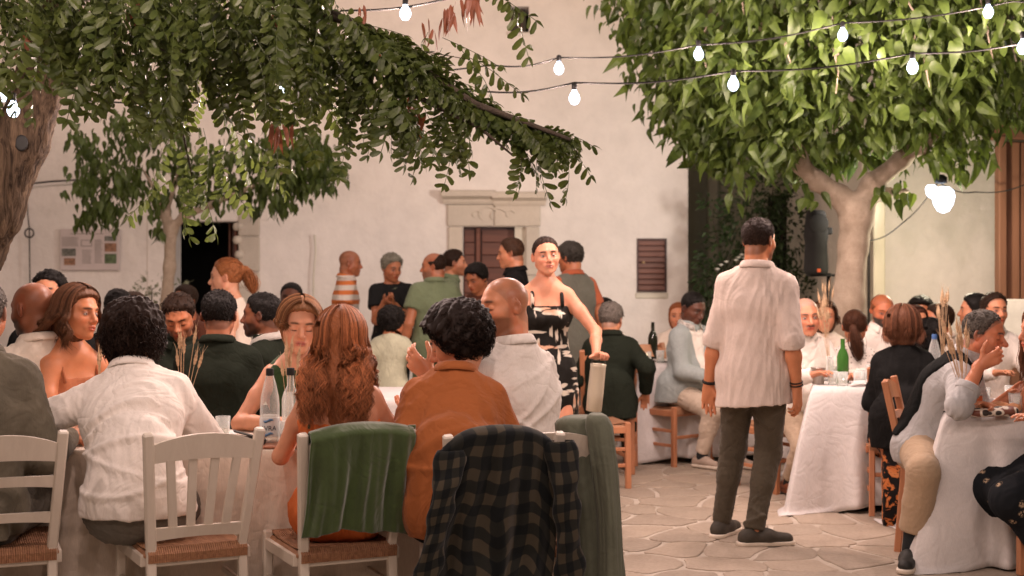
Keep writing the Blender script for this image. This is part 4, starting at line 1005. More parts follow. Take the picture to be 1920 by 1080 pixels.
# ------------------------------------------------------------------ the alley and the right-hand buildings
YA = 18.5
al = empty('alley_building', (wx(1500, YA), YA, 0), 0, 'dim grey rendered house at the end of the alley behind the loudspeaker', 'building')
dh = wrect(1440, 300, 1525, 900, YA); dh = (dh[0], dh[1], 0, wz(365, YA))
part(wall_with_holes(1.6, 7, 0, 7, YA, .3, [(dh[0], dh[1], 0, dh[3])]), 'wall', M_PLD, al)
part(MB().box(((dh[0]+dh[1])/2, YA+.5, 1.2), (1.2, .1, 2.6)), 'doorway', M_BLACK, al)  # black panel behind the opening; the shade inside is put into its colour
part(MB().box((wx(1560, YA), YA-.05, wz(455, YA)), (.30, .06, .42), None, .01), 'meter_box', plain('meter', (.32, .30, .24), .6), al)
part(MB().box((wx(1330, YA)+.0, YA-.3, 2.5), (.14, .12, 5.0), None, .02), 'drainpipe', M_PLD, al)
YR = 12.7
rb = empty('corner_house', (wx(1760, YR), YR, 0), 0, 'pale plastered house wall behind the bright lamp on the right', 'building')
xr0, xr1 = wx(1648, YR), wx(1874, YR)
part(MB().box(((xr0+xr1)/2, YR+.2, 3.5), (xr1-xr0, .4, 7)), 'wall', M_PL, rb)
part(MB().box((wx(1640, YR), YR-.0, wz(380, YR)/2), (wx(1650, YR)-wx(1628, YR), .34, wz(378, YR)), None, .01), 'pilaster', plaster('cream', (.80, .74, .58)), rb)
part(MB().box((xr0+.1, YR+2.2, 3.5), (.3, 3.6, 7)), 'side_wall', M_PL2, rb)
part(MB().tube([W(1629, 385, YR-.12), W(1629, 480, YR-.12), (wx(1629, YR-.12), YR-.12, 0)], .014, 8), 'pipe', M_IRON, rb, True)
YB = 12.0
wd = empty('wooden_shopfront', (wx(1900, YB), YB, 0), 0, 'weathered red brown wooden shopfront at the right edge of the square', 'shopfront')
M_RW = woodmat('red_wood', (.30, .135, .075), (.13, .055, .032), 2, .7, 7)
for i in range(7):
    x0 = wx(1876, YB)+i*.16; o = MB().box((0, 0, 0), (.15, .06, 2.55), None, .008).build('board', M_RW, wd); o.location = Vector((x0+.08, YB+(.02 if i % 2 else .0), 1.275))-wd.location
part(MB().box((wx(1878, YB)-.02, YB-.04, 1.3), (.07, .12, 2.6), None, .01), 'door_post', M_RW, wd)
part(MB().box((wx(1878, YB)+.55, YB-.01, 2.66), (1.3, .16, .18), None, .01), 'beam', M_RW, wd)
part(MB().box((wx(1878, YB)+.55, YB+.25, 4.8), (1.3, .3, 4.1)), 'upper_wall', M_PL2, wd)
tag(MB().box((0, 0, 0), (.40, .04, .34), None, .008).build('white_board', plain('white_panel', (.78, .74, .70), .5)), 'small white panel leaning on the wooden shopfront at the right edge', 'panel').location = W(1925, 600, 11.6)
# unseen white house fronts, added behind and left of the view to bounce light
bk = empty('added_house_behind', (0, -7, 0), 0, 'added unseen whitewashed house front behind the viewer, bouncing light into the square', 'building')
part(wall_with_holes(-9, 9, 0, 5, -7, .3, [(-4, -3, 0, 2.1), (2, 3, 0, 2.1)]), 'wall', M_PL, bk)
part(MB().box((-3.5, -7.1, 1.05), (1, .05, 2.1), None, .01), 'door', M_DOOR, bk); part(MB().box((2.5, -7.1, 1.05), (1, .05, 2.1), None, .01), 'door', M_DOOR, bk)  # doors of the added wall, likewise out of view
sw = empty('added_side_house', (-9.2, 4, 0), 0, 'added unseen whitewashed house front at the left, bouncing light into the square', 'building')  # second added wall, out of view, throws light back from the left
part(MB().box((-9.2, 4, 2.5), (.3, 22, 5)), 'wall', M_PL, sw)
# ------------------------------------------------------------------ lamps
M_BULB = emit('bulb_glow', (.72, .82, 1.0), 5.0); M_SOCK = plain('socket', (.02, .02, .02), .5)
def bulb(px, py, Y, e, r_=.033, label='', drop=.0, col=(1, .735, .655)):
    p = W(px, py, Y); t = empty('string_bulb', p, 0, label, 'light bulb', 'string light bulbs over the square')
    MB().lathe([(0, -r_*1.35), (r_*.55, -r_*1.2), (r_*.95, -r_*.55), (r_, -.0), (r_*.8, r_*.6), (r_*.42, r_*1.15), (r_*.38, r_*1.5)], 14).build('glass_bulb', M_BULB, t, True)
    MB().lathe([(r_*.45, r_*1.4), (r_*.5, r_*1.5), (r_*.5, r_*2.5), (r_*.3, r_*2.7)], 10).build('socket', M_SOCK, t, True)
    l = bpy.data.lights.new('bulb_light', 'POINT'); l.energy = e; l.color = col; l.shadow_soft_size = .03
    o = bpy.data.objects.new('bulb_light', l); C.objects.link(o); o.parent = t; o.location = (0, 0, -r_*1.4-.04)
    return t
EB = 38.0
S1 = [(1077, 183, 8.0, 'bulb shining on the bare wall, lower of the pair between the two trees'), (1375, 157, 7.9, 'bulb in front of the left middle of the broad tree crown, on the lower cable'), (1711, 125, 7.8, 'bulb over the right tree crown, right of centre on the lower cable'), (1846, 100, 10.2, 'small blurred bulb deep in the yellow green leaves at the upper right'), (1918, 88, 7.7, 'bulb cut by the right edge of the picture'),
      (525, 168, 6.9, 'bulb hanging beside the rusty seed pods in the left tree'), (760, 24, 6.6, 'bulb at the top above the long drooping branch'), (270, 212, 7.1, 'half hidden bulb among the light leaves of the left tree'), (25, 205, 6.2, 'bulb in front of the thick dark trunk at the left'), (6, 178, 7.4, 'bulb at the left edge just above the one on the trunk')]
S2 = [(1048, 128, 9.0, 'bulb shining on the bare wall, upper of the pair between the two trees'), (1310, 101, 8.9, 'bulb at the left part of the broad tree crown on the upper cable'), (1580, 65, 8.8, 'bulb over the middle of the broad tree crown on the upper cable'), (1853, 22, 8.7, 'bulb at the top right corner on the upper cable')]
for (a, b, Y, lb) in S1+S2: bulb(a, b, Y, EB*(.12 if Y > 10 else .14 if a < 30 else 1.12), .027 if Y < 7.6 else .031, lb)
def fw_cable(pts, label):
    P_ = [W(*p) for p in pts]; out = []
    for a, b in zip(P_, P_[1:]):
        for t in np.linspace(0, 1, 9)[:-1]: out.append((a[0]+(b[0]-a[0])*t, a[1]+(b[1]-a[1])*t, a[2]+(b[2]-a[2])*t-.03*math.sin(PI*t)))
    cable('light_cable', out+[P_[-1]], .0052, label, 'cable', M_CABLE, 'cables of the string lights')
fw_cable([(-60, 196, 8.6), (130, 187, 8.5), (525, 182, 8.35), (890, 170, 8.1), (1077, 155, 8.0), (1375, 133, 7.9), (1711, 100, 7.8), (1980, 66, 7.7)], 'lower black light cable sagging across the wall and the right crown')
fw_cable([(600, 138, 9.2), (920, 122, 9.05), (1048, 108, 9.0), (1310, 84, 8.9), (1580, 43, 8.8), (1900, 2, 8.7), (2000, -14, 8.7)], 'upper black light cable strung across the wall into the right crown')
fw_cable([(500, 130, 6.9), (640, 20, 6.7), (900, -20, 6.5)], 'short piece of light cable showing between the leaves above the long branch')
fw_cable([(1757, 345, 11.2), (1690, 420, 11.8), (1628, 452, 11.2), (1600, 455, 10.9)], 'black lamp cable dropping from the bright lamp to the pale trunk')
fw_cable([(1765, 345, 11.2), (1830, 360, 11.8), (1925, 345, 11.6)], 'black lamp cable running from the bright lamp to the shopfront')
# unseen bulbs of the same make, added overhead as fill for the near party
for i, x in enumerate((-3.2, -1.6, 0, 1.6, 3.2)):
    for j, y in enumerate((4.5, .4)):
        t = bulb(960, 500, 5, EB*(.80 if j == 0 else 1.1), .033, 'added unseen string light bulb overhead, filling in light at the near table'); t.location = (x*.8+j*.7, y, (2.72 if j == 0 else 3.55)-.1*math.cos(i*2))
for i, x in enumerate((-5.6, -4.2, -2.8, -1.4, 0, 1.3)):  # unseen row added above the view to brighten the dim left wall
    t = bulb(960, 500, 5, EB*1.1, .038, 'added unseen string light bulb brightening the building wall, above the picture'); t.location = (x, 11.6, 4.35)
cable('light_cable', [(xx, 11.6, 4.47) for xx in np.linspace(-7, 2, 12)], .006, 'added unseen cable of the wall brightening bulbs along the building, above the picture', 'cable', M_CABLE, 'cables of the string lights')
for y in (4.5, .4): cable('light_cable', [(xx, y, (2.83 if y > 1 else 3.66)-.1*math.cos((xx+3.2)/1.6*2)) for xx in np.linspace(-4.5, 5, 20)], .006, 'added unseen cable of the fill bulbs in front of the near table' if y > 1 else 'added unseen cable of the fill bulbs over the viewer', 'cable', M_CABLE, 'cables of the string lights')
# the bright lamp at the right: two glowing heads on the cable
LP = W(1764, 368, 11.2); fl = empty('bright_lamp', LP, 0, 'very bright large lamp hanging in front of the right hand house', 'lamp')
M_BIG = emit('lamp_glow', (.72, .82, 1.0), 5.0)
for dx, dz, r_ in ((-.075, .045, .045), (.02, -.015, .088)): MB().lathe([(0, -r_*1.35), (r_*.5, -r_*1.15), (r_*.85, -r_*.55), (r_, .1*r_), (r_*.92, r_*.6), (r_*.6, r_*.95), (0, r_*1.05)], 18, (dx, 0, dz)).build('globe', M_BIG, fl, True)
MB().lathe([(.02, .10), (.05, .105), (.05, .15), (.02, .17)], 12).build('lamp_cap', M_SOCK, fl, True)
l = bpy.data.lights.new('lamp_light', 'POINT'); l.energy = 48; l.color = (1, .86, .62); l.shadow_soft_size = .06; o = bpy.data.objects.new('lamp_light', l); C.objects.link(o); o.parent = fl; o.location = (0, -.05, -.26)

sl_ = bpy.data.lights.new('lamp_beam', 'SPOT'); sl_.energy = 430; sl_.color = (1, .88, .82); sl_.spot_size = math.radians(66); sl_.spot_blend = .6; sl_.shadow_soft_size = .30
o = bpy.data.objects.new('lamp_beam', sl_); C.objects.link(o); o.parent = fl; o.location = (-.05, .14, .04); o.rotation_euler = Vector((-.92, 1.0, .06)).to_track_quat('-Z', 'Y').to_euler()
# ------------------------------------------------------------------ trees
M_LF1 = leafmat('pinnate_leaf', (.022, .037, .008), (.085, .112, .024), .25); M_LF1_LIT = leafmat('pinnate_leaf_lit', (.05, .09, .022), (.15, .20, .06), .35); M_LF2 = leafmat('broad_leaf', (.020, .042, .010), (.12, .175, .032), .30); M_LF3 = leafmat('small_tree_leaf', (.024, .048, .010), (.095, .140, .028), .3)  # second pinnate colour is a lit copy: bulb glow put into paler inner leaves
M_POD = leafmat('seed_pod', (.13, .042, .022), (.26, .085, .042), .15); M_BUSH = leafmat('bush_leaf', (.018, .035, .012), (.045, .08, .025), .15)
def leaf_shape(L, w_, fold=.25, droop=.35, tip=1.0, seed=0, rnd=False):
    """one leaf as a folded, curled blade of 12 faces: axis along +X, hanging"""
    r = random.Random(seed); V = []; 
    st = [0, .12, .38, .68, 1.0]; wd = [.06, .75, 1.0, .62, .02]
    if rnd: st = [0, .18, .5, .86, 1.0]; wd = [.08, .60, .95, .88, .22]
    for t, q in zip(st, wd):
        x = L*t; z = -droop*L*t*t; hw_ = w_*.5*q; tw = r.uniform(-.15, .15)
        V += [(x, -hw_, z+hw_*fold+tw*hw_), (x, 0, z), (x, hw_, z+hw_*fold-tw*hw_)]
    Fs = []
    for i in range(4): a = i*3; Fs += [(a, a+1, a+4, a+3), (a+1, a+2, a+5, a+4)]
    return V, Fs
def xform(V, R, t): return [tuple((R@Vector(v))+Vector(t)) for v in V]
def compound(seed, mat=None):
    r = random.Random(seed); mb = MB(); n = r.choice((7, 8, 9)); L = .27; pts = []
    for i in range(n*2+1):
        t = i/(n*2); pts.append(Vector((L*t, .012*math.sin(t*4+seed), -.05*t*t*(1+.6*math.sin(seed)))))
    mb.tube(pts[::3]+[pts[-1]], .0016, 3, False)
    for i in range(n):
        p = pts[2*i+2]; sz = .062*(1-.25*abs(i-n*.5)/n)*r.uniform(.85, 1.1)
        for sgn in (-1, 1):
            V, Fs = leaf_shape(sz, sz*.46, .2, r.uniform(-.1, .3), seed=r.random(), rnd=True)
            R = Matrix.Rotation(sgn*math.radians(r.uniform(55, 78)), 3, 'Z')@Matrix.Rotation(math.radians(r.uniform(0, 55)), 3, 'Y')@Matrix.Rotation(r.uniform(-.5, .5), 3, 'X')
            mb.add(xform(V, R, p), Fs)
    V, Fs = leaf_shape(.045, .021); mb.add(xform(V, Matrix.Identity(3), pts[-1]), Fs)
    me = bpy.data.meshes.new('leaf'); me.from_pydata([tuple(v) for v in mb.v], [], mb.f); me.update(); me.materials.append(mat or M_LF1); return me
def orient(d, roll):
    d = Vector(d).normalized(); z = Vector((0, 0, 1)); y = z.cross(d); y = y.normalized() if y.length > .05 else Vector((0, 1, 0)); zz = d.cross(y)
    M = Matrix((d, y, zz)).transposed(); return M@Matrix.Rotation(roll, 3, 'X')
def place_leaves(root, items, meshes, stuff_mat, nmax=299, stuffname='foliage'):
    """items: (pos, direction, roll, scale, key); the first nmax are separate leaves, the rest one mass"""
    Vs, Fs, n, Mi = [], [], 0, []; arr = {}; ml = stuff_mat if isinstance(stuff_mat, list) else [stuff_mat]
    loc = root.location
    for i, (p, d, roll, sc, k) in enumerate(items):
        R = orient(d, roll)
        if i < nmax:
            o = bpy.data.objects.new('leaf', meshes[k % len(meshes)]); C.objects.link(o); o.parent = root
            M = (R*sc).to_4x4(); M.translation = Vector(p)-loc; o.matrix_local = M
        else:
            me = meshes[k % len(meshes)]
            if k % len(meshes) not in arr:
                a = np.empty(len(me.vertices)*3, f32); me.vertices.foreach_get('co', a); arr[k % len(meshes)] = (a.reshape(-1, 3), [tuple(q.vertices) for q in me.polygons])
            a, fs = arr[k % len(meshes)]; Vs.append(a@(np.array(R).T*sc)+np.array(Vector(p)-loc)); Fs += [tuple(x+n for x in q) for q in fs]; n += len(a); Mi += [ml.index(me.materials[0])]*len(fs)
    if Vs:
        me = bpy.data.meshes.new(stuffname); me.from_pydata(np.concatenate(Vs).tolist(), [], Fs); me.update(); o = addobj(stuffname, me, root, ml); me.polygons.foreach_set('material_index', Mi); tag(o, kind='stuff')
def limb_mesh(limbs, root, mat, h=.02, name='trunk', amp=.006):
    ps = []
    for pts, rs in limbs:
        for i in range(len(pts)-1): ps.append(pr(vec(*pts[i])-np.array(root.location), vec(*pts[i+1])-np.array(root.location), rs[i], rs[i+1], .05))
    lo, hi = bounds(ps, .03); F_ = Fld(lo, hi, h)
    for p in ps: F_.prim(p)
    return finish(F_, name, mat, root, amp, .05, 3, 1, (1, 1, .2))
def barkmat():
    m, n, p, o = _m('furrowed_bark'); v = coords(n, vec=(38, 38, 5)); f = noise(n, v, 1, 6, .7, .8); n.links.new(ramp(n, f, [(.35, (.018, .012, .008)), (.65, (.105, .072, .046))]), p.inputs['Base Color']); p.inputs['Roughness'].default_value = .9; p.inputs['Specular IOR Level'].default_value = .1; bump(n, f, p, 1.0, .02); return m
# --- the big left tree
rt = random.Random(11)
tl = empty('left_tree', (wx(-120, 6.6), 6.6, 0), 0, 'large dark tree with a thick leaning trunk and drooping feathery leaves at the left', 'tree')
limb_mesh([([(wx(-150, 6.6), 6.6, 0), W(-90, 560, 6.6), W(-15, 395, 6.6), W(40, 260, 6.6), W(80, 150, 6.55), W(100, 20, 6.5), W(160, -110, 6.4)], [.20, .155, .135, .125, .115, .10, .07])], tl, barkmat(), .016, 'trunk', .012)
knot = MB().lathe([(0, -.012), (.030, -.01), (.042, 0), (.03, .006), (0, .0)], 12).build('knot', M_BLACK, tl, True); knot.location = Vector(W(40, 268, 6.47))-tl.location; knot.rotation_euler = (PI/2, 0, 0); knot.scale = (.75, .9, .5)
BR = [([(120, 0, 6.5), (300, -40, 6.2), (560, 5, 5.8), (690, 55, 5.6), (790, 130, 5.45), (890, 195, 5.4), (990, 232, 5.4), (1070, 262, 5.4)], .030),
      ([(560, 5, 5.8), (620, 70, 5.6), (720, 150, 5.5), (830, 205, 5.4), (900, 240, 5.35), (960, 290, 5.3)], .016),
      ([(100, 40, 6.5), (210, 60, 6.2), (320, 100, 6.0), (390, 150, 5.9), (440, 220, 5.9)], .020), ([(300, -40, 6.2), (330, 60, 6.1), (320, 160, 6.1), (345, 260, 6.1), (360, 330, 6.1)], .012),
      ([(480, -10, 5.9), (500, 60, 5.8), (560, 120, 5.7), (600, 170, 5.7)], .012), ([(690, 55, 5.6), (700, 130, 5.5), (690, 200, 5.5), (700, 250, 5.5)], .010),
      ([(790, -60, 5.6), (870, -20, 5.6), (930, -10, 5.6)], .010), ([(560, -60, 5.9), (760, -70, 5.7), (850, -30, 5.6)], .014), ([(620, 20, 5.6), (700, 70, 5.6), (760, 90, 5.5), (870, 110, 5.5)], .006)]
for pts, r_ in BR:
    mb = MB(); P_ = [Vector(W(*p))-tl.location for p in pts]; mb.tube(P_, [r_*(1-.75*i/(len(P_)-1)) for i in range(len(P_))], 7); mb.build('branch', M_BARK, tl, True)
env_x = [-40, 60, 110, 180, 250, 300, 350, 420, 470, 520, 560, 620, 655, 700, 740, 780, 830, 870, 900, 950, 1000, 1050, 1085]; env_b = [230, 215, 190, 215, 270, 235, 250, 240, 235, 205, 235, 215, 300, 300, 290, 318, 312, 325, 270, 275, 325, 318, 300]
top_x = [-40, 600, 650, 700, 760, 850, 900, 960, 1080]; top_b = [-90, -80, 40, 70, 125, 165, 195, 215, 235]
items = []
tries = 0
while len(items) < 370 and tries < 9000:
    tries += 1; px = rt.uniform(-60, 1080)
    if px > 640 and rt.random() < .90: continue
    eb = np.interp(px, env_x, env_b); tb = np.interp(px, top_x, top_b)
    py = rt.uniform(tb, eb-70); 
    if py > eb-75 and rt.random() < .6: continue
    if 700 < px < 800 and py < 85: continue
    if px < 135 and py > 40 and rt.random() < .75: continue
    Y = rt.uniform(5.2, 6.3) if px < 620 else rt.uniform(5.25, 5.6)
    if px > 620: dx, dz = rt.uniform(-.15, .95), -rt.uniform(.35, 1.0)
    else: dx, dz = rt.uniform(-.5, .7), -rt.uniform(.5, 1.0)
    sc = rt.uniform(.75, 1.1); el_ = .27*sc/Y*F
    if py+el_*(-dz)/math.hypot(dx, dz) > eb+12: continue
    if px+el_*dx/math.hypot(dx, dz) > 1092: continue
    if px < 620 and (int(px/52)+int(py/50)*2) % 4 == 0 and rt.random() < .8: continue
    items.append((W(px, py, Y), (dx, rt.uniform(-.35, .25), dz), rt.uniform(-1.2, 1.2), sc, rt.randrange(6)+(6 if (Y > 5.95 and rt.random() < .7) else 0)))
for (px, py, dx, dz) in ((330, 250, -.6, -.8), (350, 270, .2, -1), (345, 300, -.3, -1), (360, 320, .5, -.9), (350, 330, -.1, -1), (430, 220, .4, -1), (445, 250, .9, -.5), (420, 260, .1, -1), (400, 300, .6, -.8), (330, 330, -.8, -.5), (460, 290, 1, -.6), (380, 240, .3, -1), (520, 190, .0, -1), (545, 180, .4, -1), (800, 60, -.4, -1), (830, 70, 1, -.4), (860, 85, .8, -.8), (880, 110, 1, -.5), (940, -10, .6, -.8), (905, -30, 1, -.5), (830, 90, -.6, -.8), (1000, 235, 1, -.1), (1040, 250, .8, -.7), (1060, 262, .3, -1)):
    items.append((W(px, py, 5.6 if px > 500 else 6.1), (dx, rt.uniform(-.3, .3), dz), rt.uniform(-.8, .8), rt.uniform(.8, 1.05), rt.randrange(6)+(6 if 300 < px < 470 else 0)))
def on_branch(px, k=0): return np.interp(px, [560, 690, 790, 890, 990, 1070], [5, 55, 130, 195, 232, 262]) if k == 0 else np.interp(px, [560, 620, 720, 830, 900, 960], [5, 70, 150, 205, 240, 290])
for px in range(640, 1080, 9):
    for s_ in (-1, 1): items.append((W(px, on_branch(px), 5.42), (.75, .3*s_, -.42+.2*s_+rt.uniform(-.15, .15)), rt.uniform(-.7, .7), rt.uniform(.7, .95)*min(1, max(.2, (1100-px)/130)), rt.randrange(6)))
for (px, yb) in ((655, 298), (668, 250), (690, 300), (735, 292), (748, 250), (775, 315), (825, 310), (838, 270), (868, 322), (885, 250), (905, 270), (950, 285), (985, 320), (1008, 328), (1022, 300), (1050, 318), (1074, 302)):
    y = on_branch(px, 0)+20
    while y < yb-60:
        for _ in range(1 if y > on_branch(px, 0)+60 else 2): items.append((W(px+rt.uniform(-7, 7), y, 5.4+rt.uniform(-.08, .08)), (rt.uniform(-.28, .28), rt.uniform(-.3, .3), -1), rt.uniform(-1.5, 1.5), rt.uniform(.65, .95), rt.randrange(6)))
        y += 42
items.sort(key=lambda q: q[0][1] + (0 if q[0][2] > 0 else 9)); big = [i for i in items if (i[0][2]-1.5)/i[0][1]*F < 520]; rest = [i for i in items if i not in big]
rt.shuffle(big); place_leaves(tl, big+rest, [compound(k) for k in range(6)]+[compound(k, M_LF1_LIT) for k in range(6)], [M_LF1, M_LF1_LIT])
podV, podF = leaf_shape(.105, .022, .1, .15)
pm = bpy.data.meshes.new('seed_pod'); pm.from_pydata(podV, [], podF); pm.materials.append(M_POD)
for (px, py, n) in ((522, 235, 9), (535, 240, 5), (858, 5, 9), (890, -5, 10), (840, 20, 6), (770, 190, 8), (785, 215, 6), (675, 20, 6), (690, 55, 5), (145, 20, 5), (160, 25, 3), (38, 60, 4), (255, 5, 5), (525, 25, 4), (655, 110, 4), (800, 45, 4)):
    for _ in range(n):
        o = bpy.data.objects.new('seed_pod', pm); C.objects.link(o); o.parent = tl; Y = rt.uniform(5.45, 5.7)
        M = (orient((rt.uniform(-.35, .35), rt.uniform(-.3, .3), -1), rt.uniform(-2, 2))*rt.uniform(.7, 1.15)).to_4x4(); M.translation = Vector(W(px+rt.uniform(-14, 14), py+rt.uniform(-12, 14), Y))-tl.location; o.matrix_local = M
# --- the broad right tree
tr = empty('right_tree', (wx(1592, 10.7), 10.7, 0), 0, 'broad leafy tree with a pale forked trunk hung with string lights at the right', 'tree')
YT = 10.7
limb_mesh([([(wx(1586, YT), YT, 0), W(1590, 560, YT), W(1600, 460, YT), W(1606, 405, YT)], [.135, .118, .108, .125]),
           ([W(1606, 405, YT), W(1575, 368, YT), W(1530, 338, YT-.1), W(1502, 310, YT-.2), W(1495, 240, YT-.3)], [.115, .082, .070, .062, .04]),
           ([W(1606, 405, YT), W(1635, 345, YT+.05), W(1690, 300, YT-.05), W(1712, 275, YT-.1), W(1750, 180, YT)], [.11, .078, .062, .055, .035]),
           ([W(1690, 300, YT-.05), W(1730, 278, YT-.3), W(1800, 200, YT-.4)], [.05, .04, .03]), ([W(1630, 368, YT), W(1665, 362, YT+.1), W(1700, 358, YT+.2)], [.045, .035, .022])], tr, M_BARKL, .018, 'trunk', .004)
broad = []
for k in range(8):
    V, Fs = leaf_shape(.130+.007*k, (.088, .070, .098, .060, .082, .104, .075, .090)[k], (.35, .7, .2, .9, .5, .15, .6, .4)[k], .15+.13*((k*3) % 8), seed=k); me = bpy.data.meshes.new('leaf'); me.from_pydata(V, [], Fs); me.polygons.foreach_set('use_smooth', [True]*8); me.materials.append(M_LF2); broad.append(me)
items = []; cx, cz = wx(1572, YT), 3.75; RX, RY, RZ = 1.72, 1.65, 1.75
def crown_ok(x, y, z):
    # underside line as seen in the photograph, applied to the whole crown
    px = 960+x/y*F; py = HOR-(z-EYE)/y*F
    bx = [1120, 1150, 1200, 1250, 1300, 1400, 1480, 1510, 1560, 1600, 1640, 1700, 1750, 1800, 1850, 1900, 2000, 2200]; bb = [60, 170, 262, 290, 325, 350, 345, 350, 330, 320, 335, 350, 338, 325, 290, 250, 230, 200]
    lim = np.interp(px, bx, bb)-16
    if y < YT and 1480 < px < 1750: lim = min(lim, np.interp(px, [1480, 1510, 1600, 1700, 1750], [312, 272, 280, 255, 305]))
    return py < lim
tries = 0; cl = []
while len(cl) < 400:
    th, ph = rt.uniform(0, 2*PI), math.acos(rt.uniform(-1, .75)); q = rt.uniform(.62, 1.0)**.6*rt.uniform(.93, 1.06)
    cl.append((cx+RX*q*math.sin(ph)*math.cos(th), YT+RY*q*math.sin(ph)*math.sin(th), cz+RZ*q*math.cos(ph)))
for c_ in cl:
    n = 40
    for _ in range(n):
        p = (c_[0]+rt.gauss(0, .13), c_[1]+rt.gauss(0, .13), c_[2]+rt.gauss(0, .15))
        if not crown_ok(*p): continue
        out = Vector((p[0]-cx, p[1]-YT, 0)).normalized()*.55+Vector((rt.gauss(0, .35), rt.gauss(0, .35), -rt.uniform(.45, 1.1)))
        items.append((p, out, rt.uniform(-1.7, 1.7), rt.uniform(.34, .90)*(1.25 if rt.random() < .12 else 1), rt.randrange(8)))
for (px, py, n) in ((1512, 372, 8), (1690, 375, 12), (1650, 368, 6), (1390, 365, 8), (1800, 330, 10), (1850, 305, 10)):
    for _ in range(n): items.append((W(px+rt.gauss(0, 13), py-12+rt.gauss(0, 11), YT+rt.uniform(-.5, .3)), (rt.gauss(0, .4), rt.gauss(0, .4), -1), rt.uniform(-.9, .9), rt.uniform(.6, 1.0), rt.randrange(5)))
items.sort(key=lambda q: q[0][1]+ (0 if q[0][2] < 3.6 else 5)); place_leaves(tr, items, broad, M_LF2); print('right leaves', len(items))
mb = MB()
for k in range(40):
    th = rt.uniform(PI, 2*PI); q = rt.uniform(.8, .98); x, y, z = cx+RX*q*math.cos(th)*.9, YT+RY*q*math.sin(th), rt.uniform(2.6, 3.7)
    mb.tube([(x, y, z), (x+rt.uniform(-.05, .05), y+.03, z+.16), (x+rt.uniform(-.06, .06), y+.1, z+.34)], [.004, .006, .008], 5)
o = part(mb, 'twigs', M_BARKL, tr); tag(o, kind='stuff')
# --- the small tree before the left doorway
YS = 13.0
ts_ = empty('small_tree', (wx(314, YS), YS, 0), 0, 'small slim tree with a pale trunk standing before the dark left doorway', 'tree')
limb_mesh([([(wx(308, YS), YS, 0), W(311, 580, YS), W(318, 500, YS), W(320, 432, YS)], [.065, .058, .052, .056]), ([W(320, 432, YS), W(308, 405, YS), W(298, 370, YS), W(270, 320, YS)], [.045, .03, .024, .015]),
           ([W(320, 432, YS), W(345, 405, YS-.05), W(395, 385, YS-.1), W(450, 360, YS-.15), W(540, 320, YS-.2)], [.045, .036, .028, .022, .012]), ([W(320, 430, YS), W(312, 400, YS), W(330, 340, YS), W(345, 270, YS)], [.03, .024, .02, .012])], ts_, M_BARKL, .014, 'trunk', .003)
sm = []
for k in range(4):
    V, Fs = leaf_shape(.115, .062, .3, .4+.1*k, seed=k+9); me = bpy.data.meshes.new('leaf'); me.from_pydata(V, [], Fs); me.materials.append(M_LF3); sm.append(me)
items = []
for (px, py, r_, n) in ((150, 265, .16, 24), (185, 300, .2, 36), (165, 350, .2, 40), (200, 395, .2, 46), (160, 415, .1, 14), (240, 345, .22, 50), (250, 270, .2, 36), (220, 235, .14, 18), (310, 235, .2, 36), (330, 300, .25, 56), (370, 350, .22, 46), (420, 300, .2, 36), (440, 360, .16, 28), (480, 300, .2, 44), (500, 350, .2, 46), (545, 300, .22, 60), (560, 350, .2, 56), (600, 300, .2, 50), (610, 340, .14, 26), (640, 320, .06, 8), (530, 385, .12, 22), (580, 262, .14, 22), (480, 395, .08, 8), (296, 438, .05, 9), (400, 380, .1, 12), (510, 270, .14, 20), (300, 380, .16, 22)):
    for _ in range(int(n*2.5)):
        p = W(px+rt.gauss(0, .5)*r_*205, py-8+rt.gauss(0, .42)*r_*205, YS+rt.gauss(0, .28)); items.append((p, (rt.gauss(0, .45), rt.gauss(0, .35), -1), rt.uniform(-.9, .9), rt.uniform(.6, 1.0), rt.randrange(4)))
items.sort(key=lambda q: q[0][1]); place_leaves(ts_, items, sm, M_LF3)
# --- plants at the wall and in the alley
def bush(name, label, base, blobs, mat, lf, n, cat='shrub', sz=1.0, stems=6, ground_z=0):
    t = empty(name, base, 0, label, cat); V, Fs = leaf_shape(lf, lf*.42, .2, .2); me = bpy.data.meshes.new('leaf'); me.from_pydata(V, [], Fs); me.materials.append(mat); it = []
    for (p, r_, k) in blobs:
        for _ in range(k): d = Vector((rt.gauss(0, 1), rt.gauss(0, 1), rt.gauss(0, 1))).normalized(); q = rt.uniform(.3, 1)**.5*r_; it.append(((p[0]+d.x*q, p[1]+d.y*q*.8, p[2]+d.z*q), (d.x, d.y, d.z+rt.gauss(-.2, .5)), rt.uniform(-1, 1), rt.uniform(.6, 1.2), 0))
    place_leaves(t, it, [me], mat, 0)
    mb = MB()
    for (p, r_, k) in blobs: mb.tube([(0, 0, ground_z), ((p[0]-base[0])*.4, (p[1]-base[1])*.4, (p[2]-base[2])*.5), (p[0]-base[0], p[1]-base[1], p[2]-base[2])], [.02*sz, .014*sz, .005*sz], 5)
    mb.build('stem', M_BARK, t, True); return t
by = 15.2
bt = bush('flowering_bush', 'dark climbing bush with a few white flowers at the mouth of the alley', (wx(1400, by), by, 0), [(W(a, b, by), r_, k) for (a, b, r_, k) in ((1400, 440, .42, 420), (1360, 480, .35, 330), (1420, 380, .4, 380), (1345, 530, .28, 240), (1440, 520, .35, 300), (1470, 430, .4, 380), (1480, 560, .4, 300), (1400, 560, .4, 300), (1330, 380, .12, 40), (1340, 570, .25, 150), (1520, 560, .3, 160), (1450, 350, .3, 200))], M_BUSH, .075, 0)
M_FLW = plain('white_petals', (.75, .74, .66), .6)
mb = MB()
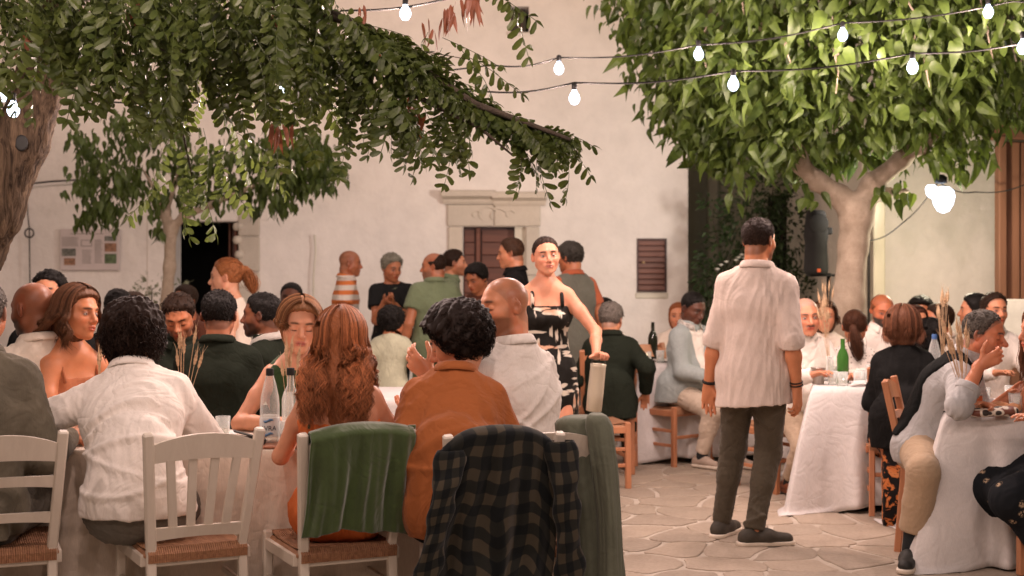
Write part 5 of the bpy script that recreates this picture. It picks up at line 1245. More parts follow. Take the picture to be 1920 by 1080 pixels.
for (a, b) in ((1352, 497), (1362, 491), (1385, 483), (1391, 478), (1396, 485), (1345, 505), (1380, 488), (1372, 520)): 
    c_ = W(a, b, by-.4); mb.lathe([(0, -.012), (.022, 0), (.026, .008), (0, .016)], 6, (c_[0]-bt.location.x, c_[1]-bt.location.y, c_[2]))
mb.build('blossoms', M_FLW, bt)
bush('potted_olive', 'thin grey green young shrub at the foot of the wall beside the small tree', (wx(282, 15), 15, 0), [(W(a, b, 15), r_, k) for (a, b, r_, k) in ((270, 560, .18, 60), (285, 540, .16, 50), (295, 565, .16, 50), (275, 590, .2, 60), (340, 545, .14, 40))], leafmat('olive_leaf', (.16, .18, .12), (.30, .32, .22), .2), .06, 0)
# ------------------------------------------------------------------ furniture and table things
M_WHITE = woodmat('white_paint', (.70, .62, .52), (.60, .52, .43), 2, .45, 20); M_PINE = woodmat('chair_wood', (.56, .25, .125), (.36, .14, .065), 2, .45, 18); M_RUSH = woodmat('rush', (.48, .25, .13), (.20, .09, .045), 1, .8, 60)
def sheet(Pg, th=.004):
    """a grid of points (a,b,3) as a cloth with real thickness"""
    a, b, _ = Pg.shape; du = np.gradient(Pg, axis=0); dv = np.gradient(Pg, axis=1); n = np.cross(du, dv); n /= np.maximum(1e-9, np.linalg.norm(n, axis=2, keepdims=True))
    T = Pg+n*th/2; B = Pg-n*th/2; V = np.concatenate([T.reshape(-1, 3), B.reshape(-1, 3)]); i, j = np.meshgrid(np.arange(a-1), np.arange(b-1), indexing='ij')
    q = np.stack([i*b+j, (i+1)*b+j, (i+1)*b+j+1, i*b+j+1], -1).reshape(-1, 4); m = a*b; Q = [q, q[:, ::-1]+m]
    rim = [k*b for k in range(a)]+[(a-1)*b+k for k in range(1, b)]+[k*b+b-1 for k in range(a-2, -1, -1)]+[k for k in range(b-2, 0, -1)]
    rim = np.array(rim); r2 = np.roll(rim, -1); Q.append(np.stack([r2, rim, rim+m, r2+m], 1)); uv = np.stack(np.meshgrid(np.linspace(0, 1, a), np.linspace(0, 1, b), indexing='ij'), -1).reshape(-1, 2)
    return V, np.concatenate(Q), np.concatenate([uv, uv])
def chair(loc, yaw, kind, label, group, mat, flare=.035, rec=.10, H=.89, group2=None):
    t = empty('chair', loc, math.radians(yaw), label, 'chair', group); wd = .176
    for sx in (-1, 1):
        mb = MB(); p0, p1, p2 = (sx*wd, -.235, 0), (sx*(wd-.002), -.20, .44), (sx*(wd+flare), -.20-rec, H)
        mb.bar(p0, (p1[0], p1[1], p1[2]+.004), .036, .036, (1, 0, 0), .005); mb.bar(p1, p2, .036, .038, (1, 0, 0), .006); mb.build('back_post', mat, t)
        MB().bar((sx*.205, .205, 0), (sx*.20, .20, .452), .038, .038, (1, 0, 0), .006).build('front_leg', mat, t)
        MB().bar((sx*.20, -.19, .40), (sx*.205, .19, .40), .022, .045, (0, 0, 1), .003).build('seat_rail', mat, t)
        for z in (.16, .27): MB().bar((sx*.192, -.21, z), (sx*.203, .2, z), .018, .024, (0, 0, 1), .003).build('stretcher', mat, t)
    for y, z in ((.2, .40), (-.2, .40), (.2, .22), (-.215, .25)): MB().bar((-.185, y, z), (.185, y, z), .022, .045 if z == .40 else .024, (0, 0, 1), .003).build('seat_rail' if z == .40 else 'stretcher', mat, t)
    yb = lambda z: -.20-rec*(z-.44)/(H-.44); xb = lambda z: wd+flare*(z-.44)/(H-.44)-.016
    def rail(z0, z1, crest, nm):
        n = 13; V = []; th = .012
        for i in range(n):
            u_ = -1+2*i/(n-1); cr = crest*(1-u_*u_)
            for (zz, dy) in ((z0, -th), (z1+cr, -th), (z1+cr, th), (z0, th)): V.append((u_*xb(zz), yb(zz)+dy-.018*(1-u_*u_), zz+(.012*(1-u_*u_) if zz == z0 else 0)))
        Fs = [(i*4+k, i*4+(k+1) % 4, i*4+4+(k+1) % 4, i*4+4+k) for i in range(n-1) for k in range(4)]+[(3, 2, 1, 0), tuple((n-1)*4+k for k in range(4))]
        MB().add(V, Fs).build(nm, mat, t)
    rail(H-.115, H-.045, .038, 'top_rail')
    if kind == 'ladder': rail(.70-.025, .70+.020, .004, 'back_slat'); rail(.56-.022, .56+.020, .004, 'back_slat')
    elif kind == 'slats':
        rail(.475, .525, .003, 'lower_rail')
        for k in range(4):
            f_ = -.6+.4*k; a = (f_*xb(.52), yb(.52)-.012, .52); b = (f_*xb(H-.1)*1.12, yb(H-.1)-.014, H-.098); MB().bar(a, b, .012, .034, (1, 0, 0), .003).build('back_slat', mat, t)
    mb = MB(); n = 46
    for i in range(n):
        x = -.185+.37*i/(n-1); mb.tube([(x, -.222, .395), (x, -.226, .425), (x, -.205, .447), (x, -.1, .438), (x, .1, .438), (x, .20, .448), (x, .222, .43), (x, .22, .395)], .0046, 5)
    MB().box((0, 0, .418), (.40, .40, .028), None, .01).build('seat_filling', M_RUSH, t); o = mb.build('rush_seat', M_RUSH, t); tag(o, kind='stuff')
    return t
def copytree(o, loc, yaw, label):
    c = o.copy(); C.objects.link(c); c.location = loc; c.rotation_euler = (0, 0, math.radians(yaw)); c['label'] = label
    for ch in o.children:
        d = ch.copy(); C.objects.link(d); d.parent = c
    return c
def tablecloth(cx, cy, lx, ly, yaw, label, mat, h=.752, drop=.70, corner=.05, seed=1, flare=.07, foldn=26, amp=.022, group=None, table_label='', trim=None):
    r = np.random.default_rng(seed); y_ = math.radians(yaw); n = 300
    tb = empty('table', (cx, cy, 0), y_, table_label, 'table', 'dining tables'); MB().box((0, 0, h-.022), (lx-.02, ly-.02, .03), None, .004).build('table_top', M_PINE, tb)
    for sx in (-1, 1):
        for sy in (-1, 1): MB().bar((sx*(lx/2-.07), sy*(ly/2-.07), 0), (sx*(lx/2-.07), sy*(ly/2-.07), h-.037), .06, .06, (1, 0, 0), .004).build('leg', M_PINE, tb)
    rc_ = .02; pts = []; per = 2*(lx+ly)
    s_ = np.linspace(0, per, n, endpoint=False); nx_ = []
    for q in s_:
        if q < lx: p = (-lx/2+q, -ly/2); no = (0, -1)
        elif q < lx+ly: p = (lx/2, -ly/2+q-lx); no = (1, 0)
        elif q < 2*lx+ly: p = (lx/2-(q-lx-ly), ly/2); no = (0, 1)
        else: p = (-lx/2, ly/2-(q-2*lx-ly)); no = (-1, 0)
        pts.append(p); nx_.append(no)
    pts = np.array(pts); no = np.array(nx_, float); cor = np.array([[-lx/2, -ly/2], [lx/2, -ly/2], [lx/2, ly/2], [-lx/2, ly/2]])
    dc = np.min(np.linalg.norm(pts[:, None]-cor[None], axis=2), 1); ci = np.argmin(np.linalg.norm(pts[:, None]-cor[None], axis=2), 1)
    cd_ = nrm_rows(cor[ci]); wc = np.exp(-(dc/.16)**2)[:, None]; no = nrm_rows(no*(1-wc)+cd_*wc)
    ang = s_/per*2*PI; wav = sum(np.sin(ang*k+r.uniform(0, 6))*a for k, a in ((foldn*.35//1, .5), (foldn*.6//1, .6), (foldn, .9), (foldn*1.7//1, .55), (foldn*3, .2)))
    rows = []; L = 22
    for j in range(L+1):
        v = j/L; d = drop*(1+.10*(wc[:, 0]))-.02*np.sin(ang*3+seed)
        off = .006+v**.8*flare*(.25+1.9*wc[:, 0])+amp*(v**.9)*(wav)*(1-.3*wc[:, 0]); z = h+.004-v*d-.012*(1-v)*v
        if j == 0: off = off*0
        zz = np.maximum(z, .006+.004*np.abs(np.sin(ang*40))); out = np.maximum(0, .006-z)*1.0
        rows.append(np.column_stack([pts+no*(off+out)[:, None], zz]))
    G = np.array(rows); V = np.concatenate([G.reshape(-1, 3), [[0, 0, h+.004]]]); m = L+1
    i, j = np.meshgrid(np.arange(L), np.arange(n), indexing='ij'); Q = np.stack([i*n+j, (i+1)*n+j, (i+1)*n+(j+1) % n, i*n+(j+1) % n], -1).reshape(-1, 4)
    Fs = [tuple(q) for q in Q.tolist()]+[(len(V)-1, (k), (k+1) % n) for k in range(n)]
    me = bpy.data.meshes.new('tablecloth'); me.from_pydata(V.tolist(), [], Fs); me.update(); me.polygons.foreach_set('use_smooth', [True]*len(Q)+[False]*n)
    o = addobj('tablecloth', me, None, mat); o.location = (cx, cy, 0); o.rotation_euler = (0, 0, y_); tag(o, label, 'tablecloth', group)
    md = o.modifiers.new('thick', 'SOLIDIFY'); md.thickness = .003
    return tb
M_CLOTH = cloth('table_linen', (.68, .65, .63), .05, 300, .2, .25); M_CLOTHB = cloth('table_linen_beige', (.66, .56, .46), .06, 300, .2, .3)
G_CLEAR = glassmat('clear_glass'); G_GREEN = glassmat('green_glass', (.10, .30, .06), .55); G_DARK = plain('dark_bottle', (.015, .018, .01), .12, bs=0); M_CAPB = plain('blue_cap', (.05, .12, .30), .4); M_WATER = glassmat('water', (.92, .90, .86), .70)
M_WHEAT = plain('wheat', (.52, .36, .22), .8, .25, 40); M_LABEL = plain('paper_label', (.74, .72, .70), .5, .05)
def bottle(x, y, z, prof, mat, label, cap=None, band=None, group=None, cat='bottle', n=20, name='bottle'):
    t = empty(name, (x, y, z), 0, label, cat, group); MB().lathe(prof, n).build('glass_body', mat, t, True)
    top = prof[-1]
    if cap is not None: MB().lathe([(top[0]*1.12, top[1]-.022), (top[0]*1.15, top[1]-.02), (top[0]*1.15, top[1]+.006), (top[0]*1.0, top[1]+.009)], 14).build('cap', cap, t, True)
    if band: z0, z1, r_, m_ = band; MB().lathe([(r_, z0), (r_+.0008, z0+.002), (r_+.0008, z1-.002), (r_, z1)], n).build('label', m_, t, True)
    return t
PB_TALL = [(.030, 0), (.038, .004), (.041, .02), (.041, .16), (.038, .20), (.026, .255), (.016, .29), (.0145, .31)]
PB_SODA = [(.024, 0), (.029, .004), (.030, .07), (.027, .10), (.015, .135), (.0125, .175), (.0135, .18)]
PB_SQ = [(.034, 0), (.040, .004), (.041, .15), (.036, .166), (.018, .178), (.017, .215), (.018, .225)]
PB_WINE = [(.034, 0), (.038, .004), (.038, .18), (.030, .21), (.015, .24), (.0135, .30), (.015, .305)]
def tumbler(x, y, z, label, r_=.034, h=.10, fill=.55, group='drinking glasses', mat=None):
    t = empty('drinking_glass', (x, y, z), 0, label, 'glass', group); MB().lathe([(r_*.80, 0), (r_*.84, .003), (r_, h), (r_*.94, h), (r_*.78, .012), (.001, .011)], 18).build('glass_wall', mat or G_CLEAR, t, True)
    if fill: MB().lathe([(r_*.74, .014), (r_*(.78+.16*fill), h*fill), (.001, h*fill+.0005)], 16).build('water', M_WATER, t, True)
def wheat(x, y, z, label, n=9, h=.36, r_=.032, vh=.15, seed=1, lean=(0, 0), spread=.05):
    r = random.Random(seed); t = empty('wheat_vase', (x, y, z), 0, label, 'vase', 'glass vases of dried wheat'); MB().lathe([(r_*.7, 0), (r_*.9, .004), (r_, vh*.5), (r_*.85, vh), (r_*.80, vh), (r_*.9, vh*.5), (r_*.6, .012)], 16).build('glass_wall', G_CLEAR, t, True)
    for i in range(n):
        a = r.uniform(0, 6.3); sp = r.uniform(.2, 1)*spread; hh = h*r.uniform(.72, 1.0); b = Vector((math.cos(a)*sp+lean[0], math.sin(a)*sp+lean[1], hh)); p = [Vector((math.cos(a+2)*r_*.3, math.sin(a+2)*r_*.3, .01)), Vector((b.x*.3, b.y*.3, hh*.45)), b]
        st = MB().tube(p, .0016, 4).build('stem', M_WHEAT, t); d = (b-p[1]).normalized(); e = MB(); m = 9; L = .075
        e.tube([b+d*L*k/m for k in range(m+1)], [.002+.0075*math.sin(PI*min(1, .12+k/m))*(1 if k % 2 else .72) for k in range(m+1)], 6)
        for k in range(8): q = b+d*L*(k+2)/m; s_ = Vector((r.uniform(-1, 1), r.uniform(-1, 1), 0))*.012; e.tube([q, q+d*.035+s_], [.0008, .0003], 3, False)
        e.build('wheat_ear', M_WHEAT, st)
# tables: a long one near, three beyond
TY = 6.17
tablecloth(wx(560, TY)-.75, TY, 3.6, .74, 0, 'beige pink tablecloth of the long near table hanging to the ground', M_CLOTHB, .748, .72, seed=3, foldn=60, amp=.016, group='tablecloths', table_label='long near table with the seated party around it, under the beige cloth')
tA = (wx(1642, 9.35), 9.35); tablecloth(tA[0], tA[1], .80, 1.3, -12, 'white tablecloth hanging to the ground on the table behind the standing man', M_CLOTH, .752, .715, seed=5, foldn=11, amp=.060, flare=.16, group='tablecloths', table_label='square table with wine and flowers behind the standing man')
tB = (wx(1905, 7.55), 7.55); tablecloth(tB[0], tB[1], .82, .95, -10, 'white tablecloth with long folds on the table at the right edge', M_CLOTH, .752, .735, seed=8, foldn=11, amp=.060, flare=.14, group='tablecloths', table_label='table at the right edge with bread and a vase of wheat')
tC = (wx(1330, 11.3), 11.3); tablecloth(tC[0], tC[1], 1.15, .9, 0, 'white tablecloth on the farther table beside the man in the pale blue jacket', M_CLOTH, .752, .69, seed=9, foldn=18, amp=.02, group='tablecloths', table_label='farther table behind the standing man, with a dark bottle on it')
tD = (wx(330, 8.4), 8.4); tablecloth(tD[0], tD[1], 3.2, .8, 0, 'white tablecloth of the second long table, almost hidden behind the near party', M_CLOTH, .752, .70, seed=12, foldn=50, group='tablecloths', table_label='second long table hidden behind the near party')
# near white chairs
GW = 'white rush seated chairs at the near table'
ch1 = chair((wx(2, 5.5), 5.5, 0), 22, 'ladder', 'white ladder back chair cut by the left edge, under the man in the grey blazer', GW, M_WHITE, .03, .115)
ch2 = chair((wx(345, 5.57), 5.57, 0), 27, 'slats', 'white chair with four upright slats behind the man in the white shirt', GW, M_WHITE, .035, .115)
ch3 = chair((wx(622, 5.57), 5.57, 0), 25, 'ladder', 'white chair with the green cloth hung over its back', GW, M_WHITE, .035, .115)
ch4 = copytree(ch3, (wx(910, 5.5), 5.5, 0), 14, 'white chair almost covered by the dark checked shirt')
ch5 = copytree(ch3, (wx(1000, 5.62), 5.62, 0), 12, 'white chair under the grey green jacket at the end of the near table')
def local_pts(root, Pg):
    M = np.array(Matrix.Rotation(root.rotation_euler[2], 3, 'Z')); return Pg@M.T+np.array(root.location)
def world_sheet(name, root, Pg, mat, label, cat, th=.004, under=None):
    P_ = local_pts(root, Pg); V, Q, uv = sheet(P_, th); c0 = P_.reshape(-1, 3).mean(0); o = addobj(name, npmesh(name, V-c0, Q, True, None, uv), None, mat); o.location = c0
    if under is not None: o.parent = under; o.location = Vector(c0)-under.location; return o
    tag(o, label, cat); return o
def backrest(z): return -.20-.115*(z-.44)/.45
# the green cloth
M_GREEN = cloth('green_velvet', (.050, .085, .020), .2, 260, .2, .3, .6, .25, sheen=.6)
A, B = 60, 70; u_ = np.linspace(-1, 1, A)[:, None]; v_ = np.linspace(-.28, 1, B)[None, :]; r = np.random.default_rng(4)
zt = .885+.028*(1-u_**2); z = np.where(v_ < 0, zt+v_*.42, zt-v_*.40); x = u_*(.197+.012*v_)+.012+.006*np.sin(v_*5+u_*2)
wv = (np.sin(u_*9+.4)*.5+np.sin(u_*17+1+v_*1.3)*.35+np.sin(u_*31+2-v_*2)*.18); y = backrest(np.clip(z, .4, .95))-.050-.018*(1-u_**2)-wv*.026*np.clip(np.abs(v_)*1.6+.15, 0, 1); y = np.where(v_ < 0, backrest(z)+.028+wv*.006, y); tb_ = np.clip(1-np.abs(v_)/.05, 0, 1); y = y*(1-tb_)+(backrest(.9)-.006)*tb_; z = z+tb_*.010-.02*np.clip(v_, 0, 1)**3*(u_*.6+.3*np.sin(u_*6))
gc_ = world_sheet('green_cloth', ch3, np.stack(np.broadcast_arrays(x, y, z), -1), M_GREEN, 'dark green velvety cloth hung over the back of a white chair', 'cloth', .006)
x = .212+u_*.018+.004*np.sin(v_*7); z = .90-np.clip(v_, 0, 1)*.26; y = -.300+.02*u_-.0*v_+(.90-z)*.24-.012*np.sin(v_*6+u_*2)
world_sheet('cloth_end', ch3, np.stack(np.broadcast_arrays(x, y-.02, z), -1)[:, 14:], M_GREEN, 'loose folded end of the green cloth hanging at the right chair post', 'cloth', .006, gc_)
# the checked shirt hung over chair four
def plaid():
    m, n, p, o = _m('checked_flannel'); tc = n.nodes.new('ShaderNodeTexCoord'); sp = n.nodes.new('ShaderNodeSeparateXYZ'); n.links.new(tc.outputs['UV'], sp.inputs[0])
    def band(out, k, ph):
        a = N(n, 'ShaderNodeMath', operation='MULTIPLY_ADD'); a.inputs[1].default_value = k; a.inputs[2].default_value = ph; n.links.new(out, a.inputs[0])
        b = N(n, 'ShaderNodeMath', operation='SINE'); n.links.new(a.outputs[0], b.inputs[0]); c = N(n, 'ShaderNodeMapRange'); c.inputs[1].default_value = -.12; c.inputs[2].default_value = .12; n.links.new(b.outputs[0], c.inputs[0]); return c.outputs[0]
    nz = noise(n, coords(n), 5, 2); wz_ = N(n, 'ShaderNodeVectorMath', operation='MULTIPLY_ADD'); nv = N(n, 'ShaderNodeCombineXYZ'); n.links.new(nz, nv.inputs[0]); n.links.new(nz, nv.inputs[1]); n.links.new(nv.outputs[0], wz_.inputs[0]); wz_.inputs[1].default_value = (.16, .12, 0); n.links.new(tc.outputs['UV'], wz_.inputs[2]); n.links.new(wz_.outputs[0], sp.inputs[0])
    a, b = band(sp.outputs[0], 36, .5), band(sp.outputs[1], 46, 1.0); s_ = N(n, 'ShaderNodeMath', operation='ADD'); n.links.new(a, s_.inputs[0]); n.links.new(b, s_.inputs[1])
    h_ = N(n, 'ShaderNodeMath', operation='MULTIPLY'); h_.inputs[1].default_value = .5; n.links.new(s_.outputs[0], h_.inputs[0])
    c = ramp(n, h_.outputs[0], [(.10, (.008, .010, .011)), (.5, (.020, .021, .018)), (.9, (.068, .057, .040))]); n.links.new(c, p.inputs['Base Color']); p.inputs['Roughness'].default_value = .9; p.inputs['Specular IOR Level'].default_value = .1; p.inputs['Sheen Weight'].default_value = .15
    v = coords(n, 300); bump(n, noise(n, v, 1, 2), p, .3, .001); return m
M_PLAID = plaid()
A, B = 90, 90; u_ = np.linspace(-1, 1, A)[:, None]; v_ = np.linspace(-.12, 1, B)[None, :]; zt = .895+.030*(1-u_**2)-.05*np.abs(u_)**4
hem = .60+.045*np.sin(u_*5+1)+.10*(u_ > .45)*(u_-.45)*2-.05*u_+.012*np.sin(u_*17); z = np.where(v_ < 0, zt+v_*.5, zt-v_*hem); x = u_*(.210+.060*np.clip(v_, 0, 1)**.7)-.02-.050*np.clip(v_, 0, 1)+.012*np.sin(v_*9+u_*3)*v_
wv = np.sin(u_*6+v_*1.5)*.5+np.sin(u_*13-v_*3+1)*.35+np.sin(u_*23+v_*4)*.18+np.abs(np.sin(u_*4.2+v_*2.2))*.5
y = backrest(np.clip(z, .44, .95))-.035-.020*(1-u_**2)-wv*.032*np.clip(v_*1.3+.1, 0, 1)-.03*np.clip(v_-.5, 0, 1); y = np.where(v_ < 0, backrest(z)+.03, y); tb_ = np.clip(1-np.abs(v_)/.04, 0, 1); y = y*(1-tb_)+(backrest(.9)-.004)*tb_
cs_ = world_sheet('checked_shirt', ch4, np.stack(np.broadcast_arrays(x, y, z), -1), M_PLAID, 'dark checked flannel shirt hung over the white chair of the man in rust', 'shirt', .006)
th = np.linspace(0, 2*PI, 22)[:, None]; v_ = np.linspace(0, 1, 40)[None, :]
for (x0, x1, z0, z1, y0, r0) in ((-.205, -.29, .84, .34, -.345, .048), (.205, .265, .86, .30, -.33, .052)):
    rr_ = r0*(1-.15*v_)*(1+.16*np.sin(v_*17+th*2)+.08*np.sin(v_*31)); x = x0+(x1-x0)*v_+rr_*np.cos(th)*(1+.1*np.sin(v_*9)); y = y0+.03*v_+rr_*.55*np.sin(th)-.02*np.sin(v_*5); z = z0+(z1-z0)*v_+.02*np.cos(th)*v_
    world_sheet('shirt_sleeve', ch4, np.stack(np.broadcast_arrays(x, y, z), -1), M_PLAID, 'sleeve of the checked shirt hanging '+('left' if x0 < 0 else 'right')+' of the chair back', 'shirt', .004, cs_)
# grey green jacket over the end chair
M_JK = cloth('grey_green_suiting', (.135, .145, .105), .12, 500, .25, .25, .75); jr = empty('hung_jacket', (wx(1100, 5.3), 5.3, 0), 0, 'grey green suit jacket hung over the last chair of the near table', 'jacket')
lj = lambda a, b, Y: vec(*W(a, b, Y))-np.array(jr.location)
def hung(name, vs, pys, cxs, hws, Yc, dep, seed, nth=84):
    r = np.random.default_rng(seed); th = np.linspace(0, 2*PI, nth)[:, None]; v = np.linspace(0, 1, 60)[None, :]; py = np.interp(v, vs, pys); cxp = np.interp(v, vs, cxs); hwp = np.interp(v, vs, hws); k = 1/F*Yc
    fold = .10*np.sin(3*th+r.uniform(0, 6)+v*1.2)+.075*np.abs(np.sin(4.5*th+r.uniform(0, 6)-v*.8))+.045*np.sin(11*th+v*2+1)+.025*np.sin(17*th-v*3); fold = fold*np.clip(v*4, .15, 1)+.03*np.sin(v*21+2*th)*np.clip(1-v*2, 0, 1)
    rad = 1+fold; cap_ = np.sqrt(np.clip(1-(1-np.clip(v/.05, 0, 1))**2, 0, 1))
    x = (cxp-960)*k+hwp*k*rad*np.cos(th)*(.55+.45*cap_); y = Yc+dep*rad*np.sin(th)*cap_; z = EYE-(py-HOR)*k+0*th+.010*np.cos(th*3)*v
    P_ = np.stack(np.broadcast_arrays(x, y, z), -1)-np.array(jr.location); V, Q, uv = sheet(P_, .004); addobj(name, npmesh(name, V, Q), jr, M_JK)
hung('jacket_body', [0, .06, .2, .5, 1], [778, 792, 840, 940, 1130], [1088, 1088, 1092, 1104, 1116], [30, 46, 44, 44, 52], 5.44, .085, 3)
hung('jacket_sleeve', [0, .08, .3, .6, 1], [774, 800, 880, 960, 1120], [1118, 1124, 1136, 1143, 1148], [18, 24, 22, 20, 22], 5.33, .050, 5)
MB().box(tuple(lj(1046, 842, 5.34)), (.035, .02, .12), None, .006).build('lining', plain('lining', (.03, .032, .03), .5), jr)
# wooden chairs of the other tables
GO = 'orange brown wooden chairs'
wc = chair((wx(1776, 7.55), 7.55, 0), -112, 'ladder', 'orange wooden chair under the man eating at the right', GO, M_PINE, .01, .10, .90)
for (px, Y, yaw, lb) in ((1690, 8.72, -14, 'wooden chair under the woman in the black cardigan'), (1462, 9.62, -150, 'wooden chair under the white haired man with the moustache'), (1262, 10.9, -140, 'wooden chair under the man in the pale blue jacket'), (1108, 9.75, -78, 'empty looking wooden chair beside the man in the dark suit'), (1140, 10.5, -4, 'wooden chair under the man in the dark suit'), (1945, 7.15, 100, 'wooden chair at the right edge under the woman in the flowered dress'), (1600, 10.0, -20, 'wooden chair under the woman with the ponytail')):
    copytree(wc, (wx(px, Y), Y, 0), yaw, lb)
ch6 = copytree(ch3, (wx(470, 7.05), 7.05, 0), 185, 'white chair of the far side behind the woman in green'); 
# things on the near table
TZ = .7535
bt_ = bottle(wx(506, 5.98), 5.98, TZ, [(r_*1.0, z*1.0) for r_, z in PB_TALL], G_CLEAR, 'tall glass water bottle with a printed label on the near table beside the green chair', M_BLACK, (.035, .115, .0425, glassmat('clear_label', (.85, .88, .90), .55)))
MB().lathe([(.037, .006), (.039, .02), (.039, .125), (.001, .126)], 18).build('water', M_WATER, bt_, True)
fc = bpy.data.curves.new('t', 'FONT'); fc.body = 'AVRA'; fc.size = .028; fc.align_x = 'CENTER'; fc.extrude = .0004; fo = bpy.data.objects.new('t', fc); C.objects.link(fo)
me = bpy.data.meshes.new_from_object(fo.evaluated_get(bpy.context.evaluated_depsgraph_get())); bpy.data.objects.remove(fo)
for v in me.vertices: a = v.co.x/.0445; z_ = v.co.y; d_ = v.co.z; v.co = (math.sin(a)*(.0445+d_), -math.cos(a)*(.0445+d_), z_+.062)
addobj('label_text', me, bt_, plain('blue_black_ink', (.03, .04, .06), .5))
mb = MB()
for zc in (.103, .046): mb.tube([(math.sin(a)*.0442, -math.cos(a)*.0442, zc+.004*math.sin(a*6)) for a in np.linspace(-.5, .5, 9)], [.001, .004, .006, .005, .004, .006, .005, .004, .001], 5)
mb.build('label_swash', plain('blue_ink', (.10, .22, .40), .5), bt_)
tumbler(wx(536, 5.95), 5.95, TZ, 'water glass beside the tall water bottle on the near table', .030, .10, .5)
bottle(wx(545, 6.08), 6.08, TZ, PB_WINE, G_CLEAR, 'slim clear bottle with a dark stopper behind the water glass', M_BLACK)
wheat(wx(541, 6.2), 6.2, TZ, 'dried wheat in a slim glass beside the woman in green', 9, .37, .024, .20, 3, (.0, 0), .045)
bottle(wx(144, 5.98), 5.98, TZ, [(r_, z*.98) for r_, z in PB_SQ], G_CLEAR, 'clear round shouldered bottle with a black cap before the long haired woman at the left', M_BLACK)
wheat(wx(343, 6.4), 6.4, TZ, 'dried wheat stalks showing behind the shoulder of the man in white', 7, .40, .030, .15, 5, (.02, 0), .05)
wheat(wx(185, 6.35), 6.35, TZ, 'wheat stalks half hidden by the dark haired man, left of his hair', 5, .36, .03, .15, 6, (.0, 0), .02)
# tray edge and the black clutch
tag(MB().box((0, 0, 0), (.34, .22, .010), None, .003).build('tray', plain('tray_wood', (.34, .14, .08), .4)), 'thin brown tray under the bottle on the near table', 'tray').location = (wx(505, 5.93)-.02, 5.93, .7535+.006)
MC = plain('woven_black', (.025, .026, .022), .6, .5, 120, .8, 160); cl = empty('clutch_bag', (wx(462, 5.86), 5.88, .775), .25, 'small black woven clutch bag lying on the near table behind the slatted chair', 'bag')
MB().box((0, 0, .012), (.15, .05, .022), Matrix.Rotation(.18, 3, 'Y'), .006).build('bag_body', MC, cl); MB().box((.01, -.002, .028), (.14, .055, .006), Matrix.Rotation(.30, 3, 'Y'), .002).build('flap', MC, cl)
tumbler(wx(778, 6.1), 6.1, TZ, 'small glass standing behind the shoulder of the woman in orange', .03, .09, .0)
nk = MB().box((0, 0, 0), (.10, .12, .03), Matrix.Rotation(.4, 3, 'Z'), .008).build('napkin', M_CLOTH); nk.location = (wx(778, 6.0), 6.02, .775); tag(nk, 'folded white napkin right of the woman in orange', 'napkin')
# second table things
tumbler(wx(352, 7.75), 7.75, .84, 'white cup shaped glass held up by the man with bowed head', .034, .10, .7)
# table A things
z = .758; YA_ = 9.0
bk_ = empty('ice_bucket', (wx(1534, YA_), YA_, z), 0, 'small metal bucket at the left end of the table behind the standing man', 'bucket'); MB().lathe([(.034, 0), (.038, .003), (.047, .10), (.049, .104), (.045, .104), (.034, .01)], 20).build('bucket_wall', plain('zinc', (.42, .37, .33), .3, metal=.7), bk_, True)
bottle(wx(1587, YA_), YA_+.1, z, [(r_*1.0, z_*.92) for r_, z_ in PB_WINE], G_GREEN, 'green glass bottle among the glasses on the table behind the standing man')
for i, (px, dy, lb) in enumerate(((1558, -.05, 'water glass between the metal bucket and the green bottle'), (1604, -.08, 'stemless glass right of the green bottle'), (1618, .05, 'glass beside the little flower bowl'), (1572, -.12, 'low glass in front of the green bottle'))): tumbler(wx(px, YA_), YA_+dy, z, lb, .034, .085, .5)
wheat(wx(1556, 9.25), 9.25, z, 'tall thin stalks in a slim glass on the table of the moustached man', 8, .52, .025, .16, 8, (-.05, 0), .06)
fb = empty('flower_bowl', (wx(1612, 9.1), 9.12, z), 0, 'small glass bowl of pale flowers on the table behind the standing man', 'flowers'); MB().lathe([(.03, 0), (.045, .02), (.05, .06), (.046, .06), (.03, .01)], 16).build('bowl', G_CLEAR, fb, True)
for k in range(12): a = k*2.4; MB().lathe([(0, -.01), (.016, -.004), (.020, .006), (.008, .014), (0, .01)], 7, (.032*math.cos(a)*(k/12)**.5, .032*math.sin(a)*(k/12)**.5, .065+.012*math.sin(k))).build('flower', M_FLW, fb, True)
tag(MB().box((0, 0, 0), (.05, .05, .07), None, .004).build('paper_box', M_LABEL), 'small white box at the right end of the flowers', 'box').location = (wx(1641, 9.1), 9.1, z+.036)
pl = MB().lathe([(.03, 0), (.09, .008), (.11, .016), (.108, .019), (.03, .006), (0, .006)], 24).build('plate', M_LABEL, None, True); pl.location = (wx(1625, 8.92), 8.92, z); tag(pl, 'white plate near the front right corner of the table behind the standing man', 'plate')
bottle(wx(1752, 8.9), 8.9, .758, PB_TALL, G_CLEAR, 'water bottle with a blue cap behind the black cardigan', M_CAPB)
wheat(wx(1768, 8.6), 8.6, .80, 'pale wheat bunch behind the water bottle with the blue cap', 8, .52, .03, .16, 9, (0, 0), .04)
wheat(wx(1548, 10.2), 10.2, .758, 'blurred wheat bunch behind the head of the moustached man', 7, .62, .03, .16, 10, (.02, 0), .05)
